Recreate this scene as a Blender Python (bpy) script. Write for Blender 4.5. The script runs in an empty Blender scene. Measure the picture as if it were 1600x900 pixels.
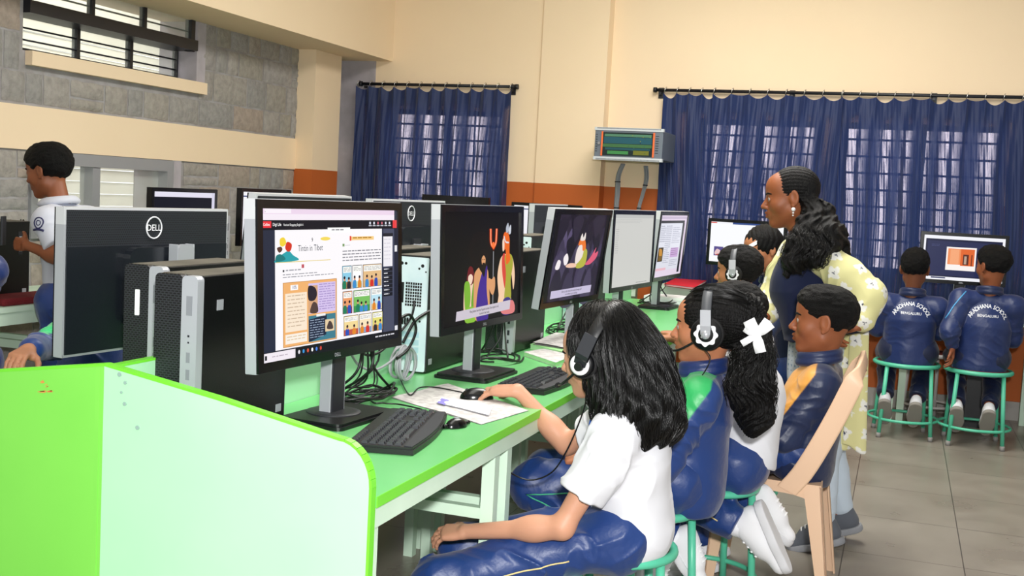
import bpy, bmesh, math, random
import numpy as np
from mathutils import Vector, Matrix
S = bpy.context.scene
COL = S.collection
PI = math.pi

# ------------------------------------------------------------------ camera, world, lights, exposure
F = 1750.0
YAW, PIT, ROL, CH = math.radians(-19.05), math.radians(4.8), math.radians(3.05), 1.38
cd = bpy.data.cameras.new('camera')
cd.sensor_width = 36.0
cd.lens = F / 1600 * 36
cd.clip_end = 60
cam = bpy.data.objects.new('camera', cd)
COL.objects.link(cam)
_f = Vector((math.sin(YAW) * math.cos(PIT), math.cos(YAW) * math.cos(PIT), -math.sin(PIT)))
_r = Vector((math.cos(YAW), -math.sin(YAW), 0))
_u = _r.cross(_f)
_r2 = math.cos(ROL) * _r + math.sin(ROL) * _u
_u2 = -math.sin(ROL) * _r + math.cos(ROL) * _u
CAMP = Vector((0, 0, CH))
cam.matrix_world = Matrix(((_r2.x, _u2.x, -_f.x, 0), (_r2.y, _u2.y, -_f.y, 0), (_r2.z, _u2.z, -_f.z, CH), (0, 0, 0, 1)))
S.camera = cam
S.view_settings.view_transform = 'Standard'
S.view_settings.look = 'None'
S.view_settings.gamma = 1
S.view_settings.use_curve_mapping = False
S.view_settings.exposure = 0.0

w = bpy.data.worlds.new('daylight')
S.world = w
w.use_nodes = True
w.node_tree.nodes['Background'].inputs[0].default_value = (0.93, 0.96, 1.0, 1)
w.node_tree.nodes['Background'].inputs[1].default_value = 0.46


def area(name, loc, target, size, power, color=(1, 1, 1), sy=None):
    l = bpy.data.lights.new(name, 'AREA')
    l.energy = power
    l.color = color
    l.size = size
    if sy:
        l.shape = 'RECTANGLE'
        l.size_y = sy
    o = bpy.data.objects.new(name, l)
    COL.objects.link(o)
    o.location = loc
    d = Vector(target) - Vector(loc)
    o.rotation_euler = d.to_track_quat('-Z', 'Y').to_euler()
    return o


area('camera_flash', (0.12, -0.1, 1.66), (-0.9, 5.0, 1.0), 0.12, 128, (1, 0.99, 0.98))
area('fill_light_near', (-1.2, 2.6, 3.5), (-1.2, 2.6, 0), 1.2, 40, (1, 0.98, 0.94), 3.0)  # added fill over the near desks, no fixture known there
area('fill_light_far', (-0.9, 5.4, 3.5), (-0.9, 5.4, 0), 1.4, 150, (1, 0.97, 0.93), 3.0)  # added fill to brighten the back half, not a known lamp


# pixel helpers: a ray of the photograph met with a real plane of the room
def ray(px, py):
    return _f + _r2 * ((px - 800) / F) - _u2 * ((py - 450) / F)


def onx(px, py, X):
    d = ray(px, py)
    return CAMP + d * (X / d.x)


def ony(px, py, Y):
    d = ray(px, py)
    return CAMP + d * (Y / d.y)


def onz(px, py, z):
    d = ray(px, py)
    return CAMP + d * ((z - CH) / d.z)


# ------------------------------------------------------------------ colours and materials
def lin(c):
    c = c / 255.0
    return c / 12.92 if c <= 0.04045 else ((c + 0.055) / 1.055) ** 2.4


def rgb(h):
    h = h.lstrip('#')
    return tuple(lin(int(h[i:i + 2], 16)) for i in (0, 2, 4)) + (1.0,)


MATS = {}


def mat(name, col='#808080', rough=0.5, metal=0.0, spec=0.5, sheen=0.0, coat=0.0, trans=0.0, alpha=1.0,
        bump=None, vary=None, emit=0.0, sss=0.0):
    """bump=(scale, strength, stretch xyz), vary=(scale, second colour, low, high)"""
    if name in MATS:
        return MATS[name]
    m = bpy.data.materials.new(name)
    m.use_nodes = True
    nt = m.node_tree
    b = nt.nodes['Principled BSDF']
    b.inputs['Base Color'].default_value = rgb(col)
    b.inputs['Roughness'].default_value = rough
    b.inputs['Metallic'].default_value = metal
    b.inputs['Specular IOR Level'].default_value = spec
    b.inputs['Sheen Weight'].default_value = sheen
    b.inputs['Coat Weight'].default_value = coat
    b.inputs['Transmission Weight'].default_value = trans
    b.inputs['Alpha'].default_value = alpha
    if sss:
        b.inputs['Subsurface Weight'].default_value = sss
        b.inputs['Subsurface Radius'].default_value = (0.02, 0.008, 0.004)
        b.inputs['Subsurface Scale'].default_value = 0.35
    if emit:
        b.inputs['Emission Color'].default_value = rgb(col)
        b.inputs['Emission Strength'].default_value = emit
    tc = None
    if bump or vary:
        tc = nt.nodes.new('ShaderNodeTexCoord')
    if vary:
        n = nt.nodes.new('ShaderNodeTexNoise')
        n.inputs['Scale'].default_value = vary[0]
        n.inputs['Detail'].default_value = 6
        nt.links.new(tc.outputs['Object'], n.inputs['Vector'])
        r = nt.nodes.new('ShaderNodeValToRGB')
        r.color_ramp.elements[0].position = vary[2] if len(vary) > 2 else 0.35
        r.color_ramp.elements[1].position = vary[3] if len(vary) > 3 else 0.65
        r.color_ramp.elements[0].color = rgb(col)
        r.color_ramp.elements[1].color = rgb(vary[1])
        nt.links.new(n.outputs['Fac'], r.inputs['Fac'])
        nt.links.new(r.outputs['Color'], b.inputs['Base Color'])
    if bump:
        mp = nt.nodes.new('ShaderNodeMapping')
        mp.inputs['Scale'].default_value = bump[2] if len(bump) > 2 else (1, 1, 1)
        n = nt.nodes.new('ShaderNodeTexNoise')
        n.inputs['Scale'].default_value = bump[0]
        n.inputs['Detail'].default_value = 4
        bp = nt.nodes.new('ShaderNodeBump')
        bp.inputs['Strength'].default_value = bump[1]
        bp.inputs['Distance'].default_value = 0.01
        nt.links.new(tc.outputs['Object'], mp.inputs['Vector'])
        nt.links.new(mp.outputs['Vector'], n.inputs['Vector'])
        nt.links.new(n.outputs['Fac'], bp.inputs['Height'])
        nt.links.new(bp.outputs['Normal'], b.inputs['Normal'])
    MATS[name] = m
    return m


def attr_mat(name, rough=0.5, sheen=0.0, spec=0.5, bump=None, emit=False, sss=0.0, coat=0.0, mul=1.0):
    """colour comes from the mesh's own colour attribute 'Col' (panels, stripes, lips ...)"""
    if name in MATS:
        return MATS[name]
    m = mat(name, '#ffffff', rough, spec=spec, sheen=sheen, bump=bump, sss=sss, coat=coat)
    nt = m.node_tree
    a = nt.nodes.new('ShaderNodeVertexColor')
    a.layer_name = 'Col'
    b = nt.nodes['Principled BSDF']
    if emit:
        b.inputs['Base Color'].default_value = (0.004, 0.004, 0.004, 1)
        nt.links.new(a.outputs['Color'], b.inputs['Emission Color'])
        b.inputs['Emission Strength'].default_value = mul
    else:
        nt.links.new(a.outputs['Color'], b.inputs['Base Color'])
    return m


# ------------------------------------------------------------------ mesh building
class MB:
    def __init__(s):
        s.v = []
        s.f = []
        s.m = []
        s.c = []
        s.sm = []
        s.col = (1, 1, 1, 1)
        s.mi = 0

    def add(s, verts, faces, smooth=False, T=None):
        n = len(s.v)
        if T is not None:
            verts = [T @ Vector(p) for p in verts]
        s.v += [tuple(p) for p in verts]
        for f in faces:
            s.f.append(tuple(i + n for i in f))
            s.m.append(s.mi)
            s.c.append(s.col)
            s.sm.append(smooth)
        return s

    def box(s, x0, x1, y0, y1, z0, z1, T=None, bev=0.0):
        if bev > 0:
            bm = bmesh.new()
            bmesh.ops.create_cube(bm, size=1)
            for v in bm.verts:
                v.co = Vector(((x0 + x1) / 2 + v.co.x * (x1 - x0), (y0 + y1) / 2 + v.co.y * (y1 - y0), (z0 + z1) / 2 + v.co.z * (z1 - z0)))
            bmesh.ops.bevel(bm, geom=bm.edges[:], offset=bev, segments=2, affect='EDGES', profile=0.5)
            s.bm(bm, T)
            return s
        v = [(x0, y0, z0), (x1, y0, z0), (x1, y1, z0), (x0, y1, z0), (x0, y0, z1), (x1, y0, z1), (x1, y1, z1), (x0, y1, z1)]
        f = [(3, 2, 1, 0), (4, 5, 6, 7), (0, 1, 5, 4), (1, 2, 6, 5), (2, 3, 7, 6), (3, 0, 4, 7)]
        return s.add(v, f, False, T)

    def bm(s, bm, T=None, smooth=False):
        bm.verts.index_update()
        s.add([v.co.copy() for v in bm.verts], [[v.index for v in f.verts] for f in bm.faces], smooth, T)
        bm.free()

    def prism(s, pts, z0, z1, T=None, axis='z', smooth=False):
        """closed outline extruded; axis z: pts (x,y); axis y: pts (x,z); axis x: pts (y,z)"""
        a = sum(pts[i][0] * pts[(i + 1) % len(pts)][1] - pts[(i + 1) % len(pts)][0] * pts[i][1] for i in range(len(pts)))
        if a < 0:
            pts = pts[::-1]
        mk = {'z': lambda p, h: (p[0], p[1], h), 'y': lambda p, h: (p[0], -h, p[1]), 'x': lambda p, h: (h, p[0], p[1])}[axis]
        if axis == 'y':
            z0, z1 = -z1, -z0
        n = len(pts)
        v = [mk(p, z0) for p in pts] + [mk(p, z1) for p in pts]
        f = [tuple(range(n - 1, -1, -1)), tuple(range(n, 2 * n))] + [(i, (i + 1) % n, n + (i + 1) % n, n + i) for i in range(n)]
        return s.add(v, f, False, T)

    def cyl(s, p, q, r, r2=None, n=16, T=None, caps=True):
        return s.tube([p, q], [r, r if r2 is None else r2], n, T, caps)

    def tube(s, pts, r, n=8, T=None, caps=True, closed=False, flat=1.0):
        pts = [Vector(p) for p in pts]
        if not hasattr(r, '__len__'):
            r = [r] * len(pts)
        N = len(pts)
        V = []
        up = None
        for i, p in enumerate(pts):
            a = pts[(i - 1) % N] if (closed or i > 0) else p
            b = pts[(i + 1) % N] if (closed or i < N - 1) else p
            t = (b - a)
            if t.length < 1e-9:
                t = Vector((0, 0, 1))
            t.normalize()
            if up is None:
                up = Vector((0, 0, 1)) if abs(t.z) < 0.9 else Vector((1, 0, 0))
            side = t.cross(up)
            if side.length < 1e-6:
                side = t.orthogonal()
            side.normalize()
            up = side.cross(t).normalized()
            for k in range(n):
                an = 2 * PI * k / n
                V.append(p + side * math.cos(an) * r[i] + up * math.sin(an) * r[i] * flat)
        Fc = []
        for i in range(N if closed else N - 1):
            j = (i + 1) % N
            for k in range(n):
                k2 = (k + 1) % n
                Fc.append((i * n + k, i * n + k2, j * n + k2, j * n + k))
        if caps and not closed:
            Fc.append(tuple(range(n - 1, -1, -1)))
            Fc.append(tuple(range((N - 1) * n, N * n)))
        nn = len(s.v)
        s.add(V, Fc, True, T)
        if caps and not closed:
            s.sm[-1] = s.sm[-2] = False
        return s

    def lathe(s, prof, n=24, T=None, smooth=True):
        """prof: list (r,z)"""
        V = []
        for r_, z in prof:
            for k in range(n):
                V.append((r_ * math.cos(2 * PI * k / n), r_ * math.sin(2 * PI * k / n), z))
        Fc = []
        for i in range(len(prof) - 1):
            for k in range(n):
                k2 = (k + 1) % n
                Fc.append((i * n + k, i * n + k2, (i + 1) * n + k2, (i + 1) * n + k))
        Fc.append(tuple(range(n - 1, -1, -1)))
        Fc.append(tuple(range((len(prof) - 1) * n, len(prof) * n)))
        return s.add(V, Fc, smooth, T)

    def grid(s, fn, nu, nv, smooth=True, T=None):
        V = [fn(i / nu, j / nv) for j in range(nv + 1) for i in range(nu + 1)]
        Fc = [(j * (nu + 1) + i, j * (nu + 1) + i + 1, (j + 1) * (nu + 1) + i + 1, (j + 1) * (nu + 1) + i) for j in range(nv) for i in range(nu)]
        return s.add(V, Fc, smooth, T)

    def build(s, name, mats, parent=None, loc=None, color=False):
        me = bpy.data.meshes.new(name)
        me.from_pydata(s.v, [], s.f)
        if not isinstance(mats, (list, tuple)):
            mats = [mats]
        for m in mats:
            me.materials.append(m)
        me.polygons.foreach_set('use_smooth', s.sm)
        me.polygons.foreach_set('material_index', s.m)
        if color:
            ca = me.color_attributes.new('Col', 'FLOAT_COLOR', 'CORNER')
            arr = []
            for f, c in zip(s.f, s.c):
                arr += list(c) * len(f)
            ca.data.foreach_set('color', arr)
        me.update()
        o = bpy.data.objects.new(name, me)
        COL.objects.link(o)
        if parent is not None:
            o.parent = parent
        if loc is not None:
            o.location = loc
        return o


def TR(loc=(0, 0, 0), rot=(0, 0, 0), sc=(1, 1, 1)):
    from mathutils import Euler
    return Matrix.Translation(loc) @ Euler(rot).to_matrix().to_4x4() @ Matrix.Diagonal((*sc, 1))


def tag(o, label, cat, group=None, kind=None):
    if label:
        o['label'] = label
    if cat:
        o['category'] = cat
    if group:
        o['group'] = group
    if kind:
        o['kind'] = kind
    return o


def thing(name, label, cat, loc=(0, 0, 0), rot=0, group=None):
    o = bpy.data.objects.new(name, None)
    COL.objects.link(o)
    o.empty_display_size = 0.1
    o.location = loc
    o.rotation_euler = (0, 0, rot)
    return tag(o, label, cat, group)


def struct(o, label=None):
    o['kind'] = 'structure'
    if label:
        o['label'] = label
    return o


def copy_tree(o, parent=None):
    c = o.copy()
    COL.objects.link(c)
    if parent is not None:
        c.parent = parent
    for ch in list(o.children):
        copy_tree(ch, c)
    return c


_TX = {}


def glyphs(txt, size=1.0, bold=0.0, shear=0.0):
    """flat triangulated lettering: verts (x,y) and faces, centred on x, baseline 0"""
    k = (txt, bold, shear)
    if k not in _TX:
        c = bpy.data.curves.new('t', 'FONT')
        c.body = txt
        c.size = 1
        c.offset = bold
        c.shear = shear
        c.align_x = 'CENTER'
        c.resolution_u = 2
        o = bpy.data.objects.new('t', c)
        COL.objects.link(o)
        dg = bpy.context.evaluated_depsgraph_get()
        me = bpy.data.meshes.new_from_object(o.evaluated_get(dg))
        _TX[k] = ([tuple(v.co) for v in me.vertices], [tuple(p.vertices) for p in me.polygons])
        bpy.data.objects.remove(o)
        bpy.data.curves.remove(c)
        bpy.data.meshes.remove(me)
    V, Fc = _TX[k]
    return [(v[0] * size, v[1] * size) for v in V], Fc
# ------------------------------------------------------------------ the room
def world_sky():
    nt = w.node_tree
    bg = nt.nodes['Background']
    tc = nt.nodes.new('ShaderNodeTexCoord')
    sp = nt.nodes.new('ShaderNodeSeparateXYZ')
    mr = nt.nodes.new('ShaderNodeMapRange')
    mr.inputs['From Min'].default_value = 0.72
    mr.inputs['From Max'].default_value = 0.86
    mr.inputs['To Min'].default_value = 0.46
    mr.inputs['To Max'].default_value = 4.6
    nt.links.new(tc.outputs['Generated'], sp.inputs[0])
    nt.links.new(sp.outputs['Y'], mr.inputs['Value'])
    nt.links.new(mr.outputs['Result'], bg.inputs['Strength'])


world_sky()

M_cream = mat('cream_paint', '#f7e0bf', 0.75, bump=(160, 0.05), vary=(1.3, '#f4dcba', 0.3, 0.8), spec=0.2)
M_orange = mat('orange_paint', '#c0652f', 0.6, bump=(160, 0.05), vary=(2.0, '#b85d2a', 0.3, 0.8), spec=0.25)
M_lilac = mat('bare_plaster', '#b9b3b9', 0.8, vary=(9, '#a8a2a6', 0.3, 0.7))
M_mortar = mat('mortar', '#a9a7a8', 0.9, bump=(40, 0.3), vary=(8, '#96918e'))
M_skirt = mat('skirting_paint', '#b4b1ab', 0.5, vary=(7, '#a09c95'))
M_white = mat('white_paint', '#efefef', 0.6)


def stone_mat():
    m = mat('granite_blocks', '#a3a09c', 0.85, bump=(45, 0.7), vary=(26, '#8d8b88', 0.35, 0.75), spec=0.2)
    nt = m.node_tree
    b = nt.nodes['Principled BSDF']
    src = b.inputs['Base Color'].links[0].from_socket
    g = nt.nodes.new('ShaderNodeNewGeometry')
    r = nt.nodes.new('ShaderNodeValToRGB')
    e = r.color_ramp.elements
    e[0].color = rgb('#cfcdcc')
    e[1].color = rgb('#dcd9d4')
    for p, c in ((0.25, '#c0c1c1'), (0.5, '#d0cdc9'), (0.75, '#c9c6bd'), (0.9, '#d3c6bb')):
        x = e.new(p)
        x.color = rgb(c)
    mx = nt.nodes.new('ShaderNodeMix')
    mx.data_type = 'RGBA'
    mx.blend_type = 'MULTIPLY'
    mx.inputs['Factor'].default_value = 1.0
    nt.links.new(g.outputs['Random Per Island'], r.inputs['Fac'])
    nt.links.new(src, mx.inputs['A'])
    nt.links.new(r.outputs['Color'], mx.inputs['B'])
    mu = nt.nodes.new('ShaderNodeMix')
    mu.data_type = 'RGBA'
    mu.blend_type = 'MULTIPLY'
    mu.inputs['Factor'].default_value = 1.0
    mu.inputs['B'].default_value = (1.75, 1.75, 1.75, 1)
    nt.links.new(mx.outputs['Result'], mu.inputs['A'])
    nt.links.new(mu.outputs['Result'], b.inputs['Base Color'])
    return m


M_stone = stone_mat()


def floor_mat():
    m = mat('polished_stone_tiles', '#87817a', 0.22, spec=0.45)
    nt = m.node_tree
    b = nt.nodes['Principled BSDF']
    tc = nt.nodes.new('ShaderNodeTexCoord')
    mp = nt.nodes.new('ShaderNodeMapping')
    mp.inputs['Location'].default_value = (0.13, 0.1, 0)
    mp.inputs['Rotation'].default_value = (0, 0, 0)
    br = nt.nodes.new('ShaderNodeTexBrick')
    br.offset = 0.0
    br.inputs['Scale'].default_value = 1.0
    br.inputs['Mortar Size'].default_value = 0.0025
    br.inputs['Brick Width'].default_value = 0.46
    br.inputs['Row Height'].default_value = 0.6
    br.inputs['Color1'].default_value = rgb('#9a9388')
    br.inputs['Color2'].default_value = rgb('#948d82')
    br.inputs['Mortar'].default_value = rgb('#5d5750')
    n = nt.nodes.new('ShaderNodeTexNoise')
    n.inputs['Scale'].default_value = 3.0
    n.inputs['Detail'].default_value = 8
    n.inputs['Distortion'].default_value = 0.7
    r = nt.nodes.new('ShaderNodeValToRGB')
    r.color_ramp.elements[0].position = 0.3
    r.color_ramp.elements[0].color = (0.78, 0.76, 0.74, 1)
    r.color_ramp.elements[1].position = 0.7
    r.color_ramp.elements[1].color = (1.0, 1.0, 1.0, 1)
    mx = nt.nodes.new('ShaderNodeMix')
    mx.data_type = 'RGBA'
    mx.blend_type = 'MULTIPLY'
    mx.inputs['Factor'].default_value = 1
    nt.links.new(tc.outputs['Object'], mp.inputs['Vector'])
    nt.links.new(mp.outputs['Vector'], br.inputs['Vector'])
    nt.links.new(tc.outputs['Object'], n.inputs['Vector'])
    nt.links.new(n.outputs['Fac'], r.inputs['Fac'])
    nt.links.new(br.outputs['Color'], mx.inputs['A'])
    nt.links.new(r.outputs['Color'], mx.inputs['B'])
    nt.links.new(mx.outputs['Result'], b.inputs['Base Color'])
    rr = nt.nodes.new('ShaderNodeMapRange')
    rr.inputs['To Min'].default_value = 0.2
    rr.inputs['To Max'].default_value = 0.42
    nt.links.new(n.outputs['Fac'], rr.inputs['Value'])
    nt.links.new(rr.outputs['Result'], b.inputs['Roughness'])
    return m


WX, WY, WYR = -4.45, 8.3, 8.42      # left wall face, back wall face, back wall face right of the pilaster
X0, X1, YN = -4.75, 4.6, 0.6        # extents
struct(MB().box(X0, X1, YN - 2.6, 8.75, -0.1, 0).build('floor', floor_mat()))
struct(MB().box(X0, X1, YN, 8.75, 3.6, 3.7).build('ceiling', mat('ceiling_paint', '#f4efe4', 0.8)))

# back wall with its window openings
openL = (-4.02, -3.02, 0.95, 2.02)
openA = (-1.50, -0.62, 0.95, 2.02)
openB = (-0.47, 0.62, 0.95, 2.02)
openC = (0.78, 1.90, 0.95, 2.02)


def wall_y(name, y0, y1, xa, xb, z0, z1, opens, m):
    b = MB()
    xs = xa
    for (a, c, d, e) in sorted(opens):
        b.box(xs, a, y0, y1, z0, z1)
        if d > z0:
            b.box(a, c, y0, y1, z0, min(d, z1))
        if e < z1:
            b.box(a, c, y0, y1, max(e, z0), z1)
        xs = c
    b.box(xs, xb, y0, y1, z0, z1)
    return b.build(name, m)


BAND = 1.475
PX0, PX1 = -2.72, -2.20
struct(wall_y('wall_back', WY, 8.6, X0, PX0, BAND, 3.6, [openL], M_cream))
b = MB()
b.box(PX0, PX1, WY - 0.02, 8.6, BAND, 3.6)
struct(b.build('trim_1', M_cream))
b = MB()
b.box(PX0, PX1, WY - 0.02, 8.6, 0, BAND)
struct(b.build('trim_2', M_orange))
struct(wall_y('wall_back', WYR, 8.7, PX1, X1, BAND, 3.6, [openA, openB, openC], M_cream))
struct(wall_y('wall_back', WY, 8.6, X0, PX0, 0, BAND, [openL], M_orange))
struct(wall_y('wall_back', WYR, 8.7, PX1, X1, 0, BAND, [openA, openB, openC], M_orange))
struct(MB().box(PX1, X1, WYR - 0.015, WYR, 0, 0.13).box(X0, PX1, WY - 0.035, WY, 0, 0.13).build('baseboard_back', M_skirt))
struct(MB().box(WX, -4.13, WY - 0.012, WY, 0, 2.39).build('trim_3', M_lilac))

# left wall: mortar core, stone facing, cream bands, pilaster, beam
w1 = (4.80, 6.34, 2.00, 2.95)
w2 = (4.86, 6.10, 1.00, 1.475)


def wall_x(name, x0, x1, ya, yb, z0, z1, opens, m):
    b = MB()
    ys = ya
    for (a, c, d, e) in sorted(opens):
        b.box(x0, x1, ys, a, z0, z1)
        if d > z0:
            b.box(x0, x1, a, c, z0, min(d, z1))
        if e < z1:
            b.box(x0, x1, a, c, max(e, z0), z1)
        ys = c
    b.box(x0, x1, ys, yb, z0, z1)
    return b.build(name, m)


struct(wall_x('wall_left', X0, WX - 0.012, YN, 8.45, 1.6, 3.6, [w1], M_mortar))
struct(wall_x('wall_left', X0, WX - 0.012, YN, 8.45, 0, 1.6, [w2], M_mortar))
struct(MB().box(X0, WX + 0.004, YN, 8.28, 1.478, 1.712).build('trim_4', M_cream))


def masonry(name, ya, yb, z0, z1, opens, seed):
    rnd = random.Random(seed)
    b = MB()
    z = z0
    while z < z1 - 0.02:
        h = rnd.choice((0.13, 0.17, 0.2, 0.16))
        if z + h > z1 - 0.07:
            h = z1 - z
        y = ya - rnd.random() * 0.2
        while y < yb:
            ww = rnd.uniform(0.2, 0.42) if rnd.random() < 0.7 else rnd.uniform(0.11, 0.18)
            a, c = max(y, ya), min(y + ww, yb)
            y += ww
            parts = [(a, c, z, z + h)]
            if rnd.random() < 0.13 and h > 0.15:
                parts = [(a, c, z, z + h * 0.4), (a, c, z + h * 0.4, z + h)]
            for (p, q, r0, r1) in parts:
                for (oa, ob, oc, od) in opens:
                    if p < ob and q > oa and r0 < od - 0.01 and r1 > oc + 0.01:
                        if oa - p > 0.06:
                            q = oa
                        elif q - ob > 0.06:
                            p = ob
                        else:
                            q = p
                if q - p < 0.05:
                    continue
                g = 0.006
                p, q, t0, t1 = p + g, q - g, r0 + g, r1 - g
                nu, nv = 6, 4
                V = []
                for j in range(nv + 1):
                    for i in range(nu + 1):
                        u, v = i / nu, j / nv
                        e = min(u, 1 - u, v, 1 - v)
                        d = 0.002 + (0.0 if e <= 0 else 0.011 + rnd.uniform(-0.004, 0.004))
                        jit = 0.004 if 0 < e else 0.003
                        V.append((WX - 0.012 + d + 0.0, p + (q - p) * u + rnd.uniform(-jit, jit), t0 + (t1 - t0) * v + rnd.uniform(-jit, jit)))
                Fc = [(jj * (nu + 1) + i, jj * (nu + 1) + i + 1, (jj + 1) * (nu + 1) + i + 1, (jj + 1) * (nu + 1) + i) for jj in range(nv) for i in range(nu)]
                b.add(V, Fc, True)
        z += h
    return struct(b.build(name, M_stone))


masonry('wall_left_stone', YN + 0.2, 8.28, 1.72, 2.6, [(w1[0] - .02, w1[1] + 0.02, w1[2] - 0.08, w1[3])], 4)
masonry('wall_left_stone', YN + 0.2, 8.28, 0.0, 1.474, [(w2[0], w2[1] + 0.08, w2[2], w2[3] + .1)], 9)
b = MB()
b.box(WX - 0.005, -4.3, 7.62, 8.03, BAND + 0.01, 2.5)
struct(b.build('trim_5', M_cream))
struct(MB().box(WX - 0.005, -4.3, 7.62, 8.03, 0, BAND + 0.01).build('trim_6', M_orange))
struct(MB().box(-4.72, -3.985, YN, 8.32, 2.39, 3.6).build('trim_7', M_cream))
struct(MB().box(-4.62, WX + 0.035, w1[0] + 0.02, w1[1] + 0.06, 1.925, 2.0).build('trim_8', M_cream))
# plastered reveal right of the upper window
struct(MB().box(-4.74, WX + 0.003, w1[1] - 0.02, w1[1] + 0.075, 2.0, 2.6).build('trim_9', M_lilac))
struct(MB().box(-4.74, WX + 0.003, w2[1] - 0.005, w2[1] + 0.085, 0.95, 1.477).build('trim_10', M_lilac))

# upper window: black painted steel frame, upper sash flush, lower sash set back
M_blk = mat('black_steel_paint', '#15171f', 0.4)
M_glass = mat('window_glass', '#e8efe8', 0.05, alpha=0.22, spec=0.6, vary=(6, '#d5d8cc'))
win = struct(thing('window_1', None, None, (0, 0, 0)))
b = MB()
fx = -4.46
b.box(-4.62, -4.415, w1[0], 6.285, 2.195, 2.262)                       # deep transom
b.box(-4.49, -4.44, 6.245, 6.285, 2.19, 2.9)
b.box(-4.49, -4.44, w1[0], 6.285, 2.86, 2.9)
for px in (143, 225):
    y = onx(px, 25, fx).y
    b.box(-4.485, -4.445, y - 0.012, y + 0.012, 2.26, 2.88)
b.box(-4.63, -4.59, w1[0], w1[1] - 0.04, 2.0, 2.03)
for px, py in ((119, 60), (202, 80), (275, 95)):
    y = onx(px, py, -4.61).y
    b.box(-4.63, -4.59, y - 0.013, y + 0.013, 2.0, 2.2)
b.build('window_frame', M_blk, win)
b = MB()
for z in (2.075, 2.14):
    b.cyl((-4.6, w1[0], z), (-4.6, 6.3, z), 0.0055, n=6)
for z in (2.315, 2.5):
    b.cyl((-4.47, w1[0], z), (-4.47, 6.26, z), 0.0055, n=6)
b.build('grille', M_blk, win)
MB().box(-4.612, -4.608, w1[0], 6.3, 2.01, 2.21).box(-4.466, -4.462, w1[0], 6.26, 2.25, 2.88).build('pane', M_glass, win)
# lower sliding window, grey aluminium
M_alu = mat('grey_aluminium', '#a8aaad', 0.35, metal=0.3)
win = struct(thing('window_2', None, None, (0, 0, 0)))
b = MB()
b.box(-4.55, -4.44, w2[0], w2[1], 1.405, 1.475)
b.box(-4.55, -4.44, w2[0], w2[1], 1.0, 1.04)
b.box(-4.549, -4.441, w2[0], w2[0] + 0.05, 1.04, 1.405)
b.box(-4.549, -4.441, w2[1] - 0.065, w2[1], 1.04, 1.405)
ym = onx(151, 290, -4.45).y
b.box(-4.54, -4.45, ym - 0.035, ym + 0.03, 1.04, 1.405)
b.build('window_frame', M_alu, win)
MB().box(-4.512, -4.508, w2[0] + 0.03, w2[1] - 0.05, 1.03, 1.42).build('pane', M_glass, win)
b = MB()
b.cyl((-4.62, ym + 0.16, 1.0), (-4.62, ym + 0.16, 1.475), 0.03)
b.build('bar', mat('outside_pipe', '#8a8a84', 0.5), win)
# neighbouring wall outside the windows: cream louvred cladding in daylight
b = MB()
for i in range(36):
    z = -0.2 + i * 0.1
    b.prism([(-6.3, z), (-6.285, z), (-6.296, z + 0.095), (-6.3, z + 0.095)], 2.0, 9.5, axis='y')
oo = b.build('neighbour_building', mat('outside_cladding', '#f3efd8', 0.6))
tag(oo, 'cream louvred cladding of the next building seen through the left windows', 'building')
sl = bpy.data.lights.new('daylight_outside', 'AREA')
sl.energy = 70
sl.size = 0.7
sl.shape = 'RECTANGLE'
sl.size_y = 5
slo = bpy.data.objects.new('daylight_outside', sl)
COL.objects.link(slo)
slo.location = (-5.5, 5.8, 3.4)
slo.rotation_euler = (Vector((-6.3, 5.8, 1.6)) - Vector(slo.location)).to_track_quat('-Z', 'X').to_euler()


# windows behind the curtains: frame, mullions and grille bars
def barred_window(n, op, y, rows=9):
    xa, xb, z0, z1 = op
    wd = struct(thing('window_%d' % n, None, None, (0, 0, 0)))
    b = MB()
    for (a, c, d, e) in ((xa, xb, z0, z0 + 0.04), (xa, xb, z1 - 0.04, z1), (xa, xa + 0.04, z0, z1), (xb - 0.04, xb, z0, z1), ((xa + xb) / 2 - 0.03, (xa + xb) / 2 + 0.03, z0, z1)):
        b.box(a, c, y + 0.1, y + 0.14, d, e)
    b.build('window_frame', M_blk, wd)
    b = MB()
    k = (z1 - z0) / rows
    for i in range(1, rows):
        b.cyl((xa, y + 0.06, z0 + i * k), (xb, y + 0.06, z0 + i * k), 0.009, n=6)
    for i in range(1, 4):
        xx = xa + (xb - xa) * (i - 0.0) / 4
        b.cyl((xx, y + 0.06, z0), (xx, y + 0.06, z1), 0.007, n=6)
    b.build('grille', M_blk, wd)
    MB().box(xa, xb, y + 0.118, y + 0.122, z0, z1).build('pane', M_glass, wd)


barred_window(3, openL, WY)
barred_window(4, openA, WYR)
barred_window(5, openB, WYR)
barred_window(6, openC, WYR)


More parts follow.
